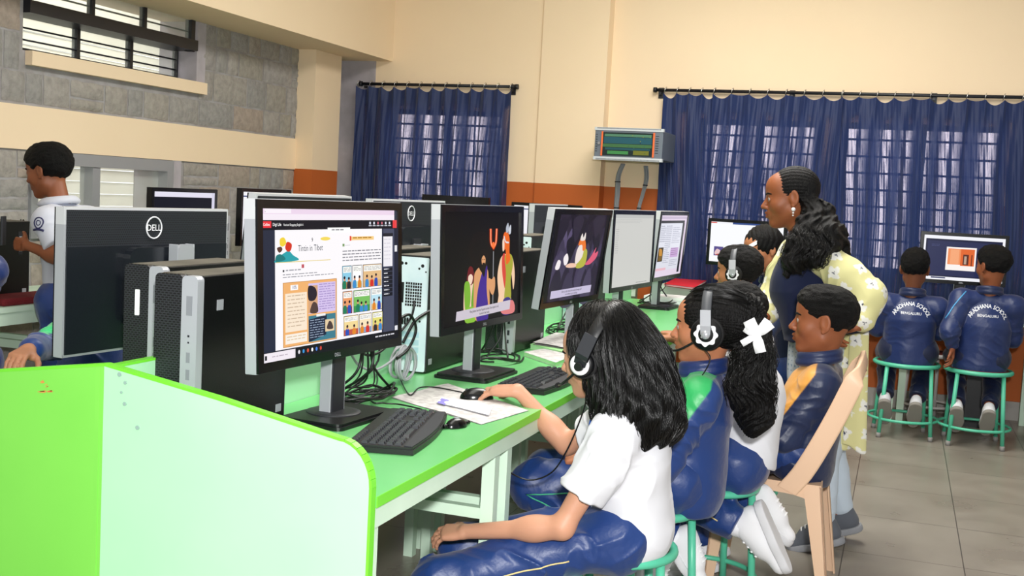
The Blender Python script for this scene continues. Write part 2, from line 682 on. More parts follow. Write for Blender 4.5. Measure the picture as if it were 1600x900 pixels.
# curtains of thin navy cloth
def curtain_mat():
    m = bpy.data.materials.new('navy_curtain_cloth')
    m.use_nodes = True
    nt = m.node_tree
    nt.nodes.clear()
    out = nt.nodes.new('ShaderNodeOutputMaterial')
    pr = nt.nodes.new('ShaderNodeBsdfPrincipled')
    pr.inputs['Base Color'].default_value = rgb('#132a5e')
    pr.inputs['Roughness'].default_value = 0.55
    pr.inputs['Sheen Weight'].default_value = 0.3
    tl = nt.nodes.new('ShaderNodeBsdfTranslucent')
    tl.inputs['Color'].default_value = rgb('#1d3a80')
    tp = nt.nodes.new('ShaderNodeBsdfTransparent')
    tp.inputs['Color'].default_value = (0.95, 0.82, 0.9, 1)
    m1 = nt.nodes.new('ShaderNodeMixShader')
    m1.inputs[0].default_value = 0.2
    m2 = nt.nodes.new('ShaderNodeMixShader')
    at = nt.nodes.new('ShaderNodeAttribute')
    at.attribute_name = 'light_streaks'  # per-point transparency that carries the painted window-light streaks
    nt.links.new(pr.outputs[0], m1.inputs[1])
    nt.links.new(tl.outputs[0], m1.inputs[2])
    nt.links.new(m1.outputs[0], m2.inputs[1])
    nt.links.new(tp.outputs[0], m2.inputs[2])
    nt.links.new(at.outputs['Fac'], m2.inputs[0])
    nt.links.new(m2.outputs[0], out.inputs['Surface'])
    return m


M_curt = curtain_mat()
M_hem = None


def curtain(name, label, xa, xb, y, ztop, zbot, rings, seed, gather=0.0, group=None):
    rnd = random.Random(seed)
    nu, nv = int((xb - xa) * 260), 44
    ks = [(rnd.uniform(3, 5), rnd.random() * 7, 0.020), (rnd.uniform(8, 11), rnd.random() * 7, 0.012), (rnd.uniform(17, 22), rnd.random() * 7, 0.006), (rnd.uniform(34, 46), rnd.random() * 7, 0.0022)]
    V, W = [], []
    wd = xb - xa
    for j in range(nv + 1):
        v = j / nv
        for i in range(nu + 1):
            u = i / nu
            x = xa + wd * u
            ph = (u * rings) % 1.0
            sag = 4 * ph * (1 - ph)
            zt = ztop - 0.022 - 0.038 * sag * (0.6 + 0.4 * math.sin(int(u * rings) * 2.1 + seed))
            z = zt + (zbot - zt) * v
            dy = 0
            slope = 0
            for q, (k, p, a) in enumerate(ks):
                ang = k * 2 * PI * (x + 0.02 * math.sin(3 * v + p) * (q + 1) * 0.6) / 1.0 + p
                amp = a * min(1, 0.25 + 1.6 * v)
                dy += amp * math.sin(ang)
                slope += amp * k * 2 * PI * math.cos(ang)
            dy += 0.03 * (sag - 0.5) * max(0, 1 - 5 * v)
            pull = gather * math.sin(PI * min(1, v * 1.3)) * (1 - 2 * u) * 0.04
            V.append((x + pull, y - 0.05 + dy, z))
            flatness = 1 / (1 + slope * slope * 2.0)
            W.append(0.004 + 0.62 * max(0, flatness - 0.36) ** 1.7 * (0.5 + 0.5 * math.sin(x * 38 + seed + 2 * math.sin(x * 9))) ** 1.6 if v > 0.085 else 0.0)  # streaks of window light put into the cloth's transparency, strongest on flat folds
    b = MB()
    b.add(V, [(j * (nu + 1) + i, j * (nu + 1) + i + 1, (j + 1) * (nu + 1) + i + 1, (j + 1) * (nu + 1) + i) for j in range(nv) for i in range(nu)], True)
    t = thing(name, label, 'curtain', (0, 0, 0), 0, group)
    o = b.build('cloth', M_curt, t)
    a = o.data.attributes.new('light_streaks', 'FLOAT', 'POINT')
    a.data.foreach_set('value', W)
    for i in range(rings + 1):
        x = xa + 0.01 + (wd - 0.02) * i / rings
        pts = [(x + 0.006 * math.sin(q), y - 0.04 + 0.024 * math.cos(q), ztop + 0.0 + 0.024 * math.sin(q)) for q in [2 * PI * k / 12 for k in range(12)]]
        MB().tube(pts, 0.0028, 5, closed=True).build('curtain_ring', mat('chrome', '#d8d8d8', 0.2, metal=1.0), t)
    return t


def rod(name, label, xa, xb, y, z):
    t = thing(name, label, 'curtain rod')
    MB().cyl((xa, y - 0.04, z), (xb, y - 0.04, z), 0.012, n=12).build('pole', M_blk, t)
    for x in (xa, xb):
        MB().cyl((x - 0.012, y - 0.04, z), (x + 0.012, y - 0.04, z), 0.02, n=12).build('end_cap', M_blk, t)
    n = max(2, round((xb - xa) / 1.1) + 1)
    for i in range(n):
        x = xa + 0.04 + (xb - xa - 0.08) * i / (n - 1)
        b = MB()
        b.box(x - 0.008, x + 0.008, y - 0.05, y, z - 0.035, z - 0.015)
        b.box(x - 0.02, x + 0.02, y - 0.006, y, z - 0.06, z + 0.02)
        b.build('bracket', M_blk, t)


rod('curtain_rod', 'black curtain rod above the single curtain at the left corner', -4.24, -2.9, WY, 2.205)
rod('curtain_rod', 'long black curtain rod above the wide curtains at the right', -1.84, 2.1, WYR, 2.215)
curtain('curtain', 'navy curtain hanging alone in the left corner of the back wall', -4.26, -2.93, WY - .015, 2.205, 0.75, 12, 3)
curtain('curtain', 'narrow navy curtain beside the wall cabinet, leftmost on the long rod', -1.77, -1.385, WYR, 2.215, 0.72, 4, 8)
curtain('curtain', 'navy curtain behind the leaning woman, with bright streaks of window light', -1.40, -0.475, WYR - .02, 2.215, 0.72, 7, 15)
curtain('curtain', 'wide navy curtain behind the two seated boys at the right', -0.49, 0.94, WYR, 2.215, 0.72, 12, 22)
curtain('curtain', 'navy curtain cut by the right edge of the picture', 0.93, 2.0, WYR, 2.215, 0.72, 8, 29)

# wall mounted network cabinet
xa, xb = -2.28, -1.755
y0c, y1c = 7.86, 8.42
t = thing('network_cabinet', 'grey wall-mounted network cabinet with orange-edged tinted door', 'cabinet', (0, 0, 0))
M_rack = mat('grey_cabinet_steel', '#6c7580', 0.45, metal=0.2)
M_rackl = mat('pale_cabinet_trim', '#c9ced3', 0.4)
cx0, cx1, cy0, cz0, cz1 = -2.16, -1.66, 7.92, 1.66, 1.895
Tm = TR()
b = MB()
b.box(cx0, cx1, cy0, WYR, cz0 + 0.015, cz1 - 0.015, bev=0.004)
b.build('body', M_rack, t)
MB().box(cx0 - 0.004, cx1 + 0.004, cy0 - 0.006, cy0 + 0.03, cz1 - 0.022, cz1).box(cx0 - 0.004, cx1 + 0.004, cy0 - 0.006, cy0 + 0.03, cz0, cz0 + 0.024).build('trim_bar', M_rackl, t)
b = MB()
for i in range(46):
    x = cx0 + 0.02 + i * (cx1 - cx0 - 0.04) / 45
    b.box(x - 0.0022, x + 0.0022, cy0 - 0.008, cy0 - 0.005, cz0 + 0.002, cz0 + 0.012)
    b.box(x - 0.0022, x + 0.0022, cy0 - 0.008, cy0 - 0.005, cz1 - 0.010, cz1 - 0.002)
for i in range(8):
    z = cz0 + 0.06 + i * 0.017
    b.box(cx1 - 0.052, cx1 - 0.03, cy0 - 0.002, cy0 + 0.001, z, z + 0.005, TR((0, 0, 0)))
    b.box(cx0 + 0.008, cx0 + 0.02, cy0 - 0.002, cy0 + 0.001, z, z + 0.005)
b.build('vent_slots', mat('dark_slot', '#23262b', 0.6), t)
d0, d1 = cx0 + 0.062, cx1 - 0.07
MB().box(d0, d1, cy0 - 0.006, cy0 + 0.002, cz0 + 0.035, cz1 - 0.035).build('door_glass', mat('tinted_glass', '#10241f', 0.08, spec=0.7), t)
MB().box(d0 - 0.012, d0, cy0 - 0.01, cy0 + 0.002, cz0 + 0.03, cz1 - 0.03).box(d1, d1 + 0.012, cy0 - 0.01, cy0 + 0.002, cz0 + 0.03, cz1 - 0.03).build('orange_edge', mat('orange_plastic', '#ee6d35', 0.4), t)
MB().cyl((cx0 + 0.035, cy0, 1.78), (cx0 + 0.035, cy0 - 0.014, 1.78), 0.01).build('lock', MATS['chrome'], t)
b = MB()
cols = ['#2a5a55', '#1f4a66', '#315f3f', '#7f8f3a', '#24503a']
rnd = random.Random(5)
b.col = rgb('#27544f')
for (u0, u1, v0, v1, c) in ((0.03, 0.97, 0.82, 0.93, '#4e7d62'), (0.02, 0.98, 0.52, 0.80, '#1d5360'), (0.0, 0.98, 0.36, 0.5, '#3e6b3f'), (0.05, 0.95, 0.24, 0.34, '#1a4c55'), (0.1, 0.52, 0.06, 0.2, '#3f8748'), (0.62, 0.93, 0.05, 0.25, '#6d6f1f')):
    b.col = rgb(c)
    b.box(d0 + (d1 - d0) * u0, d0 + (d1 - d0) * u1, cy0 - 0.0072, cy0 - 0.006, cz0 + 0.035 + 0.165 * v0, cz0 + 0.035 + 0.165 * v1)
for i in range(16):
    b.col = rgb(rnd.choice(cols + ['#b5b53c', '#0d1a1a', '#0d1a1a']))
    u = 0.5 + 0.45 * rnd.random()
    v = 0.05 + 0.85 * rnd.random()
    b.box(d0 + (d1 - d0) * u, d0 + (d1 - d0) * (u + 0.02), cy0 - 0.0078, cy0 - 0.0072, cz0 + 0.035 + 0.165 * v, cz0 + 0.04 + 0.165 * v)
b.build('network_gear', attr_mat('gear_behind_glass', 0.15, spec=0.7), t, color=True)


def bundle(label, pts, r, n, seed):
    rnd = random.Random(seed)
    b = MB()
    for i in range(n):
        a = 2 * PI * i / n
        q = []
        for p in pts:
            q.append((p[0] + r * math.cos(a) * rnd.uniform(0.7, 1.1), p[1] + r * math.sin(a), p[2]))
        q2 = smooth_path(q, 6)
        b.tube(q2, r * 0.55, 6)
    o = b.build('cable_bundle', mat('grey_cable', '#8f9498', 0.5))
    tag(o, label, 'cables')
    b = MB()
    for f in (0.35, 0.7):
        p = smooth_path(pts, 10)
        p = p[int(f * (len(p) - 1))]
        b.cyl((p[0], p[1], p[2] - 0.004), (p[0], p[1], p[2] + 0.004), r * 1.75, n=12)
    b.build('cable_tie', M_blk, o)


def smooth_path(P, k=6):
    P = [Vector(p) for p in P]
    if len(P) < 3:
        return P
    out = []
    for i in range(len(P) - 1):
        p0 = P[max(i - 1, 0)]
        p1, p2 = P[i], P[i + 1]
        p3 = P[min(i + 2, len(P) - 1)]
        for j in range(k):
            t = j / k
            out.append(0.5 * ((2 * p1) + (-p0 + p2) * t + (2 * p0 - 5 * p1 + 4 * p2 - p3) * t * t + (-p0 + 3 * p1 - 3 * p2 + p3) * t ** 3))
    out.append(P[-1])
    return out


q = [ony(x, y, 8.3) for x, y in ((974, 256), (966, 275), (965, 300), (963, 335), (962, 420))]
bundle('grey cable bundle running straight down from the wall cabinet, the left one', q, 0.013, 6, 1)
q = [ony(x, y, 8.3) for x, y in ((1009, 259), (1010, 280), (1004, 305), (997, 335), (990, 420))]
bundle('grey cable bundle slanting down from the wall cabinet, the right one', q, 0.011, 5, 2)
# ------------------------------------------------------------------ desks
M_dtop = mat('green_laminate_top', '#74c47b', 0.3, vary=(4, '#6dbd74', 0.3, 0.7), spec=0.45)
M_edge = mat('bright_green_edge_band', '#74dc34', 0.4)
M_mint = mat('pale_mint_laminate', '#b2e9bb', 0.42, vary=(3, '#abe4b6', 0.3, 0.7))
M_lime = mat('lime_green_laminate', '#83dd55', 0.42, vary=(3, '#7dd851', 0.3, 0.7))
M_frame = mat('pale_mint_steel', '#d9f2dc', 0.45, vary=(5, '#cfe9d2'))
M_black = mat('black_plastic', '#0c0d10', 0.42)
M_blackg = mat('glossy_black_plastic', '#08090b', 0.2)
M_dark = mat('dark_grey_plastic', '#22242a', 0.5)
M_silver = mat('silver_plastic', '#b4b7bd', 0.35, metal=0.25)
M_silver2 = mat('bright_silver_plastic', '#d3d5d8', 0.35, metal=0.2)
SPX = -1.63


def panel_profile(front, n=8, top0=0.956, top1=0.862):
    """side divider seen from the end: top slopes from the spine down to a rounded front corner. pts (x,z)"""
    s = 1 if front > SPX else -1
    xc = front - s * 0.075
    pts = [(SPX, 0.0), (SPX, top0), (SPX + (xc - SPX) * 0.5, (top0 + top1) / 2 + 0.004), (xc, top1)]
    for i in range(1, n + 1):
        a = PI / 2 * i / n
        pts.append((xc + s * 0.075 * math.sin(a), top1 - 0.09 * (1 - math.cos(a))))
    pts.append((front, 0.0))
    return pts


def strip(pts, y0, y1, th, mat_, name, parent):
    """edge band following an outline"""
    b = MB()
    o = []
    for i in range(len(pts) - 1):
        a, c = Vector((pts[i][0], pts[i][1])), Vector((pts[i + 1][0], pts[i + 1][1]))
        d = (c - a).normalized()
        n = Vector((-d.y, d.x))
        if n.y < 0 or (abs(n.y) < 0.05 and n.x * (1 if pts[-1][0] > SPX else -1) < 0):
            n = -n
        b.prism([tuple(a), tuple(c), tuple(c + n * th), tuple(a + n * th)], y0, y1, axis='y')
    return b.build(name, mat_, parent)


def island_desk(name, label, front, pmat, yend, elabel):
    s = 1 if front > SPX else -1
    t = thing(name, label, 'desk', (SPX, 2.03, 0))
    off = Vector((-SPX, -2.03, 0))
    xa, xb = sorted((SPX + s * 0.012, front))
    o = []
    b = MB()
    b.box(xa, xb, 2.032, yend, 0.728, 0.75)
    o.append(b.build('worktop', M_dtop, t))
    b = MB()
    fx = front
    b.box(min(fx, fx + s * 0.002), max(fx, fx + s * 0.002), 2.034, yend, 0.727, 0.7505)
    o.append(b.build('edge_band', M_edge, t))
    b = MB()
    b.box(min(fx - s * 0.022, fx - s * 0.004), max(fx - s * 0.022, fx - s * 0.004), 2.034, yend, 0.682, 0.7275)
    o.append(b.build('apron', M_frame, t))
    # end divider
    pts = panel_profile(front - s * 0.006)
    b = MB()
    b.prism(pts, 2.01, 2.03, axis='y')
    ep = thing('end_panel', elabel, 'panel', (SPX, 2.02, 0))
    o_ = [b.build('board', pmat, ep), strip(pts[1:], 2.0095, 2.0305, 0.006, M_edge, 'edge_band', ep)]
    for q in o_:
        q.location = (-SPX, -2.02, 0)
    legs = [2.055, 2.80, 2.90, 3.80, 3.90, 4.80, 4.90, 5.80, 5.90, 6.95]
    for y in legs:
        lx = fx - s * 0.03
        o.append(MB().box(lx - 0.018, lx + 0.018, y - 0.018, y + 0.018, 0, 0.727).build('leg', M_frame, t))
        o.append(MB().box(SPX + s * 0.035 - 0.018, SPX + s * 0.035 + 0.018, y - 0.018, y + 0.018, 0, 0.727).build('leg', M_frame, t))
        a_, b_ = sorted((lx, SPX + s * 0.035))
        o.append(MB().box(a_, b_, y - 0.014, y + 0.014, 0.50, 0.53).build('cross_rail', M_frame, t))
    for q in o:
        q.location = off
    return t


dn = island_desk('computer_desk', 'long green computer desk in front, where the row of children sits', -0.97, M_mint, 7.05, 'pale mint end panel with bright green edge, rounded corner, in the foreground')
dl = island_desk('computer_desk', 'green computer desk on the far side of the divider, with the lime end panel', -2.29, M_lime, 7.05, 'lime green end panel at the lower left corner of the picture')
lime_panel = [o for o in bpy.data.objects if o.name.startswith('end_panel') and o.type == 'EMPTY'][-1]
t = thing('desk_divider', 'pale divider board with bright green top edge between the two desk rows', 'divider', (SPX, 2.03, 0))
MB().box(-0.01, 0.01, 0, 5.02, 0.68, 0.95).build('board', M_mint, t)
for yy in (0.0, 2.5, 4.95):
    MB().box(-0.01, 0.01, yy + .002, yy + 0.07, 0, 0.68).build('post', M_frame, t)
MB().box(-0.0105, 0.0105, -0.001, 5.021, 0.95, 0.956).build('edge_band', M_edge, t)
MB().box(-0.022, -0.010, -0.021, -0.02, 0, 0.95).build('joint_strip', M_lime, t)
b = MB()
for (px, py, r) in ((187, 585, 0.005), (196, 598, 0.004), (190, 613, 0.003), (195, 631, 0.0045), (215, 668, 0.005)):
    p = ony(px, py, 2.0095)
    b = MB()
    b.cyl((p.x + 1.63, -0.0225, p.z), (p.x + 1.63, -0.0195, p.z), r, n=12)
    b.build('screw_cap', mat('screw_steel', '#93b3a5', 0.4), t)
# scraped paint marks on the lime panel
b = MB()
rnd = random.Random(3)
for (px, py, ww) in ((62, 597, 12), (70, 604, 6), (60, 612, 18), (72, 613, 14)):
    p0 = ony(px, py, 2.0093)
    for k in range(3):
        dz = rnd.uniform(-0.003, 0.003)
        x0 = p0.x + rnd.uniform(-0.004, 0.004)
        L = ww * 0.0013 * rnd.uniform(0.6, 1)
        b.add([(x0, 2.0092, p0.z + dz), (x0 + L, 2.0092, p0.z + dz + 0.003), (x0 + L * 0.9, 2.0092, p0.z + dz + 0.005), (x0 + L * 0.2, 2.0092, p0.z + dz + 0.002)], [(0, 1, 2, 3)])
o = b.build('scuff_mark', mat('orange_scuff', '#e08b4a', 0.7), lime_panel)
o.location = (-SPX, -2.02, 0)


def wall_desk(label, x0, x1, y0, y1, zt, legs, axis):
    t = thing('wall_desk', label, 'desk', (x0, y0, 0))
    o = [MB().box(x0, x1, y0, y1, zt - 0.025, zt).build('worktop', M_frame, t)]
    if axis == 'x':
        o.append(MB().box(x0, x1, y0 + 0.01, y0 + 0.03, zt - 0.085, zt - 0.025).build('apron', M_frame, t))
        for x in legs:
            for y in (y0 + 0.04, y1 - 0.06):
                o.append(MB().box(x - 0.022, x + 0.022, y - 0.022, y + 0.022, 0, zt - 0.025).build('leg', M_frame, t))
            o.append(MB().box(x - 0.015, x + 0.015, y0 + 0.04, y1 - 0.06, 0.5, 0.54).build('cross_rail', M_frame, t))
    else:
        o.append(MB().box(x1 - 0.03, x1 - 0.01, y0, y1, zt - 0.085, zt - 0.025).build('apron', M_frame, t))
        for y in legs:
            for x in (x0 + 0.06, x1 - 0.04):
                o.append(MB().box(x - 0.022, x + 0.022, y - 0.022, y + 0.022, 0, zt - 0.025).build('leg', M_frame, t))
            o.append(MB().box(x0 + 0.06, x1 - 0.04, y - 0.015, y + 0.015, 0.5, 0.54).build('cross_rail', M_frame, t))
    for q in o:
        q.location = (-x0, -y0, 0)
    return t


wall_desk('pale mint desk along the stone wall, behind the standing boy', -4.40, -3.78, 2.3, 7.4, 0.75, (2.5, 3.4, 4.35, 4.5, 5.4, 6.4, 7.3), 'y')
wall_desk('pale mint desk under the right-hand curtains, where the two boys sit', -1.62, 2.3, 7.80, 8.30, 0.79, (-1.55, -0.75, 0.0, 0.07, 0.86, 1.5, 2.2), 'x')
wall_desk('pale mint desk against the orange wall under the single curtain', -3.7, -1.75, 7.72, 8.2, 0.79, (-3.6, -2.7, -1.85), 'x')


# ------------------------------------------------------------------ monitors
M_pic = attr_mat('lit_screen', 0.3, spec=0.15, emit=True, mul=1.0)


class Pic:
    """a lit picture built from flat coloured shapes; u to the right, v downward, both 0..1"""

    def __init__(s, W, Hh):
        s.W, s.H = W, Hh
        s.b = MB()
        s.k = 0

    def poly(s, pts, col, step=True):
        if step:
            s.k += 1
        y = -0.00003 * s.k
        s.b.col = rgb(col)
        s.b.add([((u - 0.5) * s.W, y, (0.5 - v) * s.H) for u, v in pts], [tuple(range(len(pts)))])

    def rect(s, u0, v0, u1, v1, col, step=True):
        s.poly([(u0, v1), (u1, v1), (u1, v0), (u0, v0)], col, step)

    def ell(s, u, v, ru, rv, col, n=20, rot=0):
        P = []
        for i in range(n):
            a = -2 * PI * i / n
            x, y = ru * math.cos(a) * s.W, rv * math.sin(a) * s.H
            P.append((u + (x * math.cos(rot) - y * math.sin(rot)) / s.W, v + (x * math.sin(rot) + y * math.cos(rot)) / s.H))
        s.poly(P, col)

    def blob(s, pts, col, n=4):
        P = [Vector((p[0], p[1], 0)) for p in pts]
        Q = []
        N = len(P)
        for i in range(N):
            p0, p1, p2, p3 = P[i - 1], P[i], P[(i + 1) % N], P[(i + 2) % N]
            for j in range(n):
                t_ = j / n
                q = 0.5 * ((2 * p1) + (-p0 + p2) * t_ + (2 * p0 - 5 * p1 + 4 * p2 - p3) * t_ * t_ + (-p0 + 3 * p1 - 3 * p2 + p3) * t_ ** 3)
                Q.append((q.x, q.y))
        s.poly(Q, col)

    def text(s, txt, u, v, h, col, bold=0.0, sx=1.0, rot=0.0):
        s.k += 1
        V, Fc = glyphs(txt, h * s.H / 0.7, bold)
        y = -0.00003 * s.k
        s.b.col = rgb(col)
        c, sn = math.cos(rot), math.sin(rot)
        s.b.add([((u - 0.5) * s.W + x * sx * c - z * sn, y, (0.5 - v) * s.H + x * sx * sn + z * c) for x, z in V], [f for f in Fc])

    def lines(s, u0, v0, u1, v1, n, col, seed=0, th=0.35, gap=0.25):
        rnd = random.Random(seed)
        s.k += 1
        dv = (v1 - v0) / n
        for i in range(n):
            u = u0
            e = u1 - (rnd.random() * 0.35 * (u1 - u0) if rnd.random() < gap else 0)
            while u < e:
                L = rnd.uniform(0.012, 0.04)
                s.rect(u, v0 + i * dv, min(u + L, e), v0 + i * dv + dv * th, col, False)
                u += L + 0.006


def pic_comic(p):
    p.rect(0, 0, 1, 1, '#262c40')
    p.rect(0, 0, 0.98, 0.075, '#efd9ee')
    p.rect(0.02, 0.0, 0.19, 0.03, '#fbf3fb')
    p.rect(0, 0.035, 0.98, 0.075, '#f8eef8')
    p.text('+', 0.025, 0.026, 0.012, '#444444')
    p.rect(0, 0.075, 1, 0.14, '#12131f')
    p.rect(0.002, 0.082, 0.062, 0.125, '#f0353f')
    p.text('Collins', 0.032, 0.112, 0.018, '#ffffff', 0.01)
    p.text('Digi Life', 0.098, 0.113, 0.02, '#ffffff', 0.01)
    p.text('Revised Engaging English 6', 0.205, 0.113, 0.015, '#f2f2f2', 0.01)
    for i in range(6):
        p.rect(0.765 + i * 0.033, 0.088, 0.778 + i * 0.033, 0.106, '#dfe1ee' if i in (0, 1, 4, 5) else '#c96a7c')
        p.rect(0.76 + i * 0.033, 0.112, 0.785 + i * 0.033, 0.12, '#c8cad6')
    p.rect(0.965, 0.075, 1, 0.135, '#ee4145')
    # page
    p.rect(0.083, 0.14, 0.87, 0.935, '#fdfafd')
    p.rect(0.44, 0.128, 0.61, 0.165, '#ffffff')
    p.lines(0.47, 0.14, 0.58, 0.15, 1, '#77777f', 3, 0.7)
    # header art: a loose heap of yellow, red, teal shapes
    p.blob([(0.09, 0.33), (0.13, 0.3), (0.17, 0.28), (0.2, 0.31), (0.235, 0.345), (0.09, 0.355)], '#2aa3ad')
    p.blob([(0.09, 0.31), (0.12, 0.3), (0.15, 0.335), (0.09, 0.35)], '#1d7a7c')
    p.blob([(0.115, 0.2), (0.14, 0.19), (0.155, 0.225), (0.135, 0.25), (0.115, 0.24)], '#f5d63c')
    p.blob([(0.16, 0.22), (0.19, 0.235), (0.185, 0.275), (0.165, 0.285), (0.148, 0.26)], '#d8341f')
    p.blob([(0.095, 0.26), (0.12, 0.25), (0.13, 0.27), (0.11, 0.29)], '#5b3a2f')
    p.rect(0.09, 0.352, 0.46, 0.357, '#e8d27a')
    p.text('9', 0.33, 0.225, 0.03, '#33333a')
    p.ell(0.423, 0.205, 0.036, 0.013, '#f7dc5e')
    p.text('Tintin in Tibet', 0.318, 0.285, 0.042, '#3c4250', 0.0, 0.86)
    p.rect(0.61, 0.195, 0.8, 0.222, '#fbd28c')
    p.rect(0.605, 0.19, 0.618, 0.225, '#e5483c')
    p.lines(0.63, 0.2, 0.78, 0.215, 1, '#b8842c', 5, 0.6)
    p.lines(0.55, 0.295, 0.86, 0.385, 4, '#8a8a92', 6)
    p.rect(0.55, 0.245, 0.565, 0.265, '#7b9e66')
    p.lines(0.57, 0.255, 0.61, 0.265, 1, '#c5c5cc', 2)
    p.rect(0.13, 0.405, 0.141, 0.42, '#4a4a50')
    p.lines(0.15, 0.405, 0.25, 0.42, 1, '#a8a8b0', 7, 0.6)
    p.rect(0.255, 0.375, 0.272, 0.4, '#c45560')
    p.lines(0.13, 0.435, 0.48, 0.47, 2, '#8f8f98', 8, 0.3)
    # orange card
    p.rect(0.13, 0.49, 0.505, 0.925, '#c98e4e')
    p.rect(0.134, 0.494, 0.5, 0.92, '#f4b572')
    p.rect(0.145, 0.565, 0.29, 0.825, '#fbe9d2')
    p.rect(0.18, 0.51, 0.23, 0.545, '#ffffff')
    p.text('10%', 0.205, 0.537, 0.022, '#5b4a7c', 0.01)
    p.lines(0.16, 0.58, 0.275, 0.81, 9, '#cdb59b', 9, 0.25)
    p.rect(0.145, 0.84, 0.29, 0.905, '#fbf2e6')
    p.lines(0.155, 0.855, 0.28, 0.895, 2, '#d8b98c', 19, 0.25)
    p.rect(0.3, 0.51, 0.495, 0.72, '#d8c6ef')
    p.rect(0.3, 0.525, 0.365, 0.715, '#d9a87f')
    p.blob([(0.3, 0.53), (0.345, 0.54), (0.36, 0.59), (0.34, 0.63), (0.3, 0.62)], '#2a2430')
    p.blob([(0.315, 0.68), (0.335, 0.64), (0.362, 0.66), (0.365, 0.715), (0.315, 0.715)], '#54413c')
    p.lines(0.375, 0.52, 0.49, 0.71, 11, '#9d86c4', 10, 0.3)
    p.rect(0.3, 0.735, 0.495, 0.915, '#3f7f92')
    p.poly([(0.302, 0.915), (0.425, 0.88), (0.43, 0.74), (0.302, 0.76)], '#1b2740')
    p.lines(0.31, 0.765, 0.41, 0.9, 8, '#9fb0c8', 11, 0.3)
    p.rect(0.355, 0.728, 0.42, 0.745, '#f3f3f3')
    p.rect(0.418, 0.775, 0.485, 0.86, '#e7cfa8')
    p.blob([(0.43, 0.84), (0.445, 0.79), (0.465, 0.8), (0.475, 0.845)], '#4b3d3c')
    # comic strip: nine generic panels
    cx = [(0.545, 0.618), (0.622, 0.7), (0.706, 0.862)], [(0.545, 0.62), (0.628, 0.762), (0.768, 0.864)], [(0.55, 0.665), (0.67, 0.772), (0.778, 0.866)]
    rws = [(0.405, 0.575), (0.59, 0.755), (0.77, 0.915)]
    rnd = random.Random(12)
    sky = ['#8fd0ea', '#ffffff', '#e9c08a', '#f0a06a', '#7cc464', '#bfe6f4', '#f6dc9a', '#fbe7c0', '#e8e07a']
    n = 0
    for r, row in enumerate(cx):
        v0, v1 = rws[r]
        for (a, c) in row:
            p.rect(a, v0, c, v1, '#3a3236')
            p.rect(a + 0.003, v0 + 0.004, c - 0.003, v1 - 0.004, sky[n])
            w_, h_ = c - a, v1 - v0
            p.rect(a + 0.003, v1 - h_ * 0.3, c - 0.003, v1 - 0.004, ['#b7794b', '#cfe9c4', '#d9b070', '#a9433a', '#3f9a4f', '#e7d8b0', '#c75a49', '#8aa3c9', '#d9923f'][n])
            for q in range(2 if w_ < 0.12 else 3):
                x = a + w_ * (0.25 + 0.5 * q / (1 if w_ < 0.12 else 2)) * 0.95 + rnd.uniform(-0.004, 0.004)
                hh = h_ * rnd.uniform(0.45, 0.62)
                cc = rnd.choice(['#2c50b8', '#d8352e', '#2b2b33', '#3e8fd0', '#e58b2c', '#1f7f5c'])
                p.blob([(x - 0.013, v1 - 0.006), (x - 0.012, v1 - hh * 0.55), (x, v1 - hh * 0.68), (x + 0.012, v1 - hh * 0.55), (x + 0.013, v1 - 0.006)], cc)
                p.ell(x, v1 - hh * 0.8, 0.008, 0.018, '#e0a27a', 10)
                p.ell(x, v1 - hh * 0.88, 0.008, 0.011, '#27202a', 8)
            p.rect(a + 0.006, v0 + 0.008, c - 0.006, v0 + h_ * 0.3, '#fdfdf8')
            p.lines(a + 0.01, v0 + 0.016, c - 0.01, v0 + h_ * 0.28, 3, '#77777c', n, 0.3)
            n += 1
    # right panels
    p.rect(0.87, 0.14, 0.965, 0.935, '#4a4f66')
    p.rect(0.87, 0.175, 0.955, 0.2, '#20222e')
    p.rect(0.87, 0.2, 0.95, 0.43, '#f2eff5')
    p.lines(0.875, 0.22, 0.935, 0.4, 6, '#c9c6d4', 20, 0.15)
    for i in range(7):
        p.rect(0.87, 0.44 + i * 0.032, 0.95, 0.468 + i * 0.032, '#171a26')
        p.lines(0.875, 0.447 + i * 0.032, 0.92, 0.462 + i * 0.032, 1, '#dddde6', i, 0.5)
    p.rect(0.965, 0.14, 1, 0.94, '#1f2438')
    p.rect(0.968, 0.27, 0.99, 0.32, '#e9e9ef')
    p.rect(0.97, 0.9, 0.995, 0.935, '#e9e9ef')
    # task bar
    p.rect(0, 0.935, 1, 1, '#10121c')
    p.rect(0, 0.94, 0.2, 1, '#f4ecf4')
    p.rect(0.005, 0.955, 0.018, 0.985, '#1a1a24')
    p.lines(0.05, 0.965, 0.15, 0.98, 1, '#b7a9b7', 30, 0.4)
    for i, c in enumerate(('#e8e8ee', '#3e9be0', '#e0573f', '#f3f3f3', '#4f86e8', '#d9443a')):
        p.ell(0.225 + i * 0.03, 0.967, 0.007, 0.014, c, 10)
    p.lines(0.8, 0.955, 0.97, 0.98, 1, '#d9d9e0', 31, 0.4)


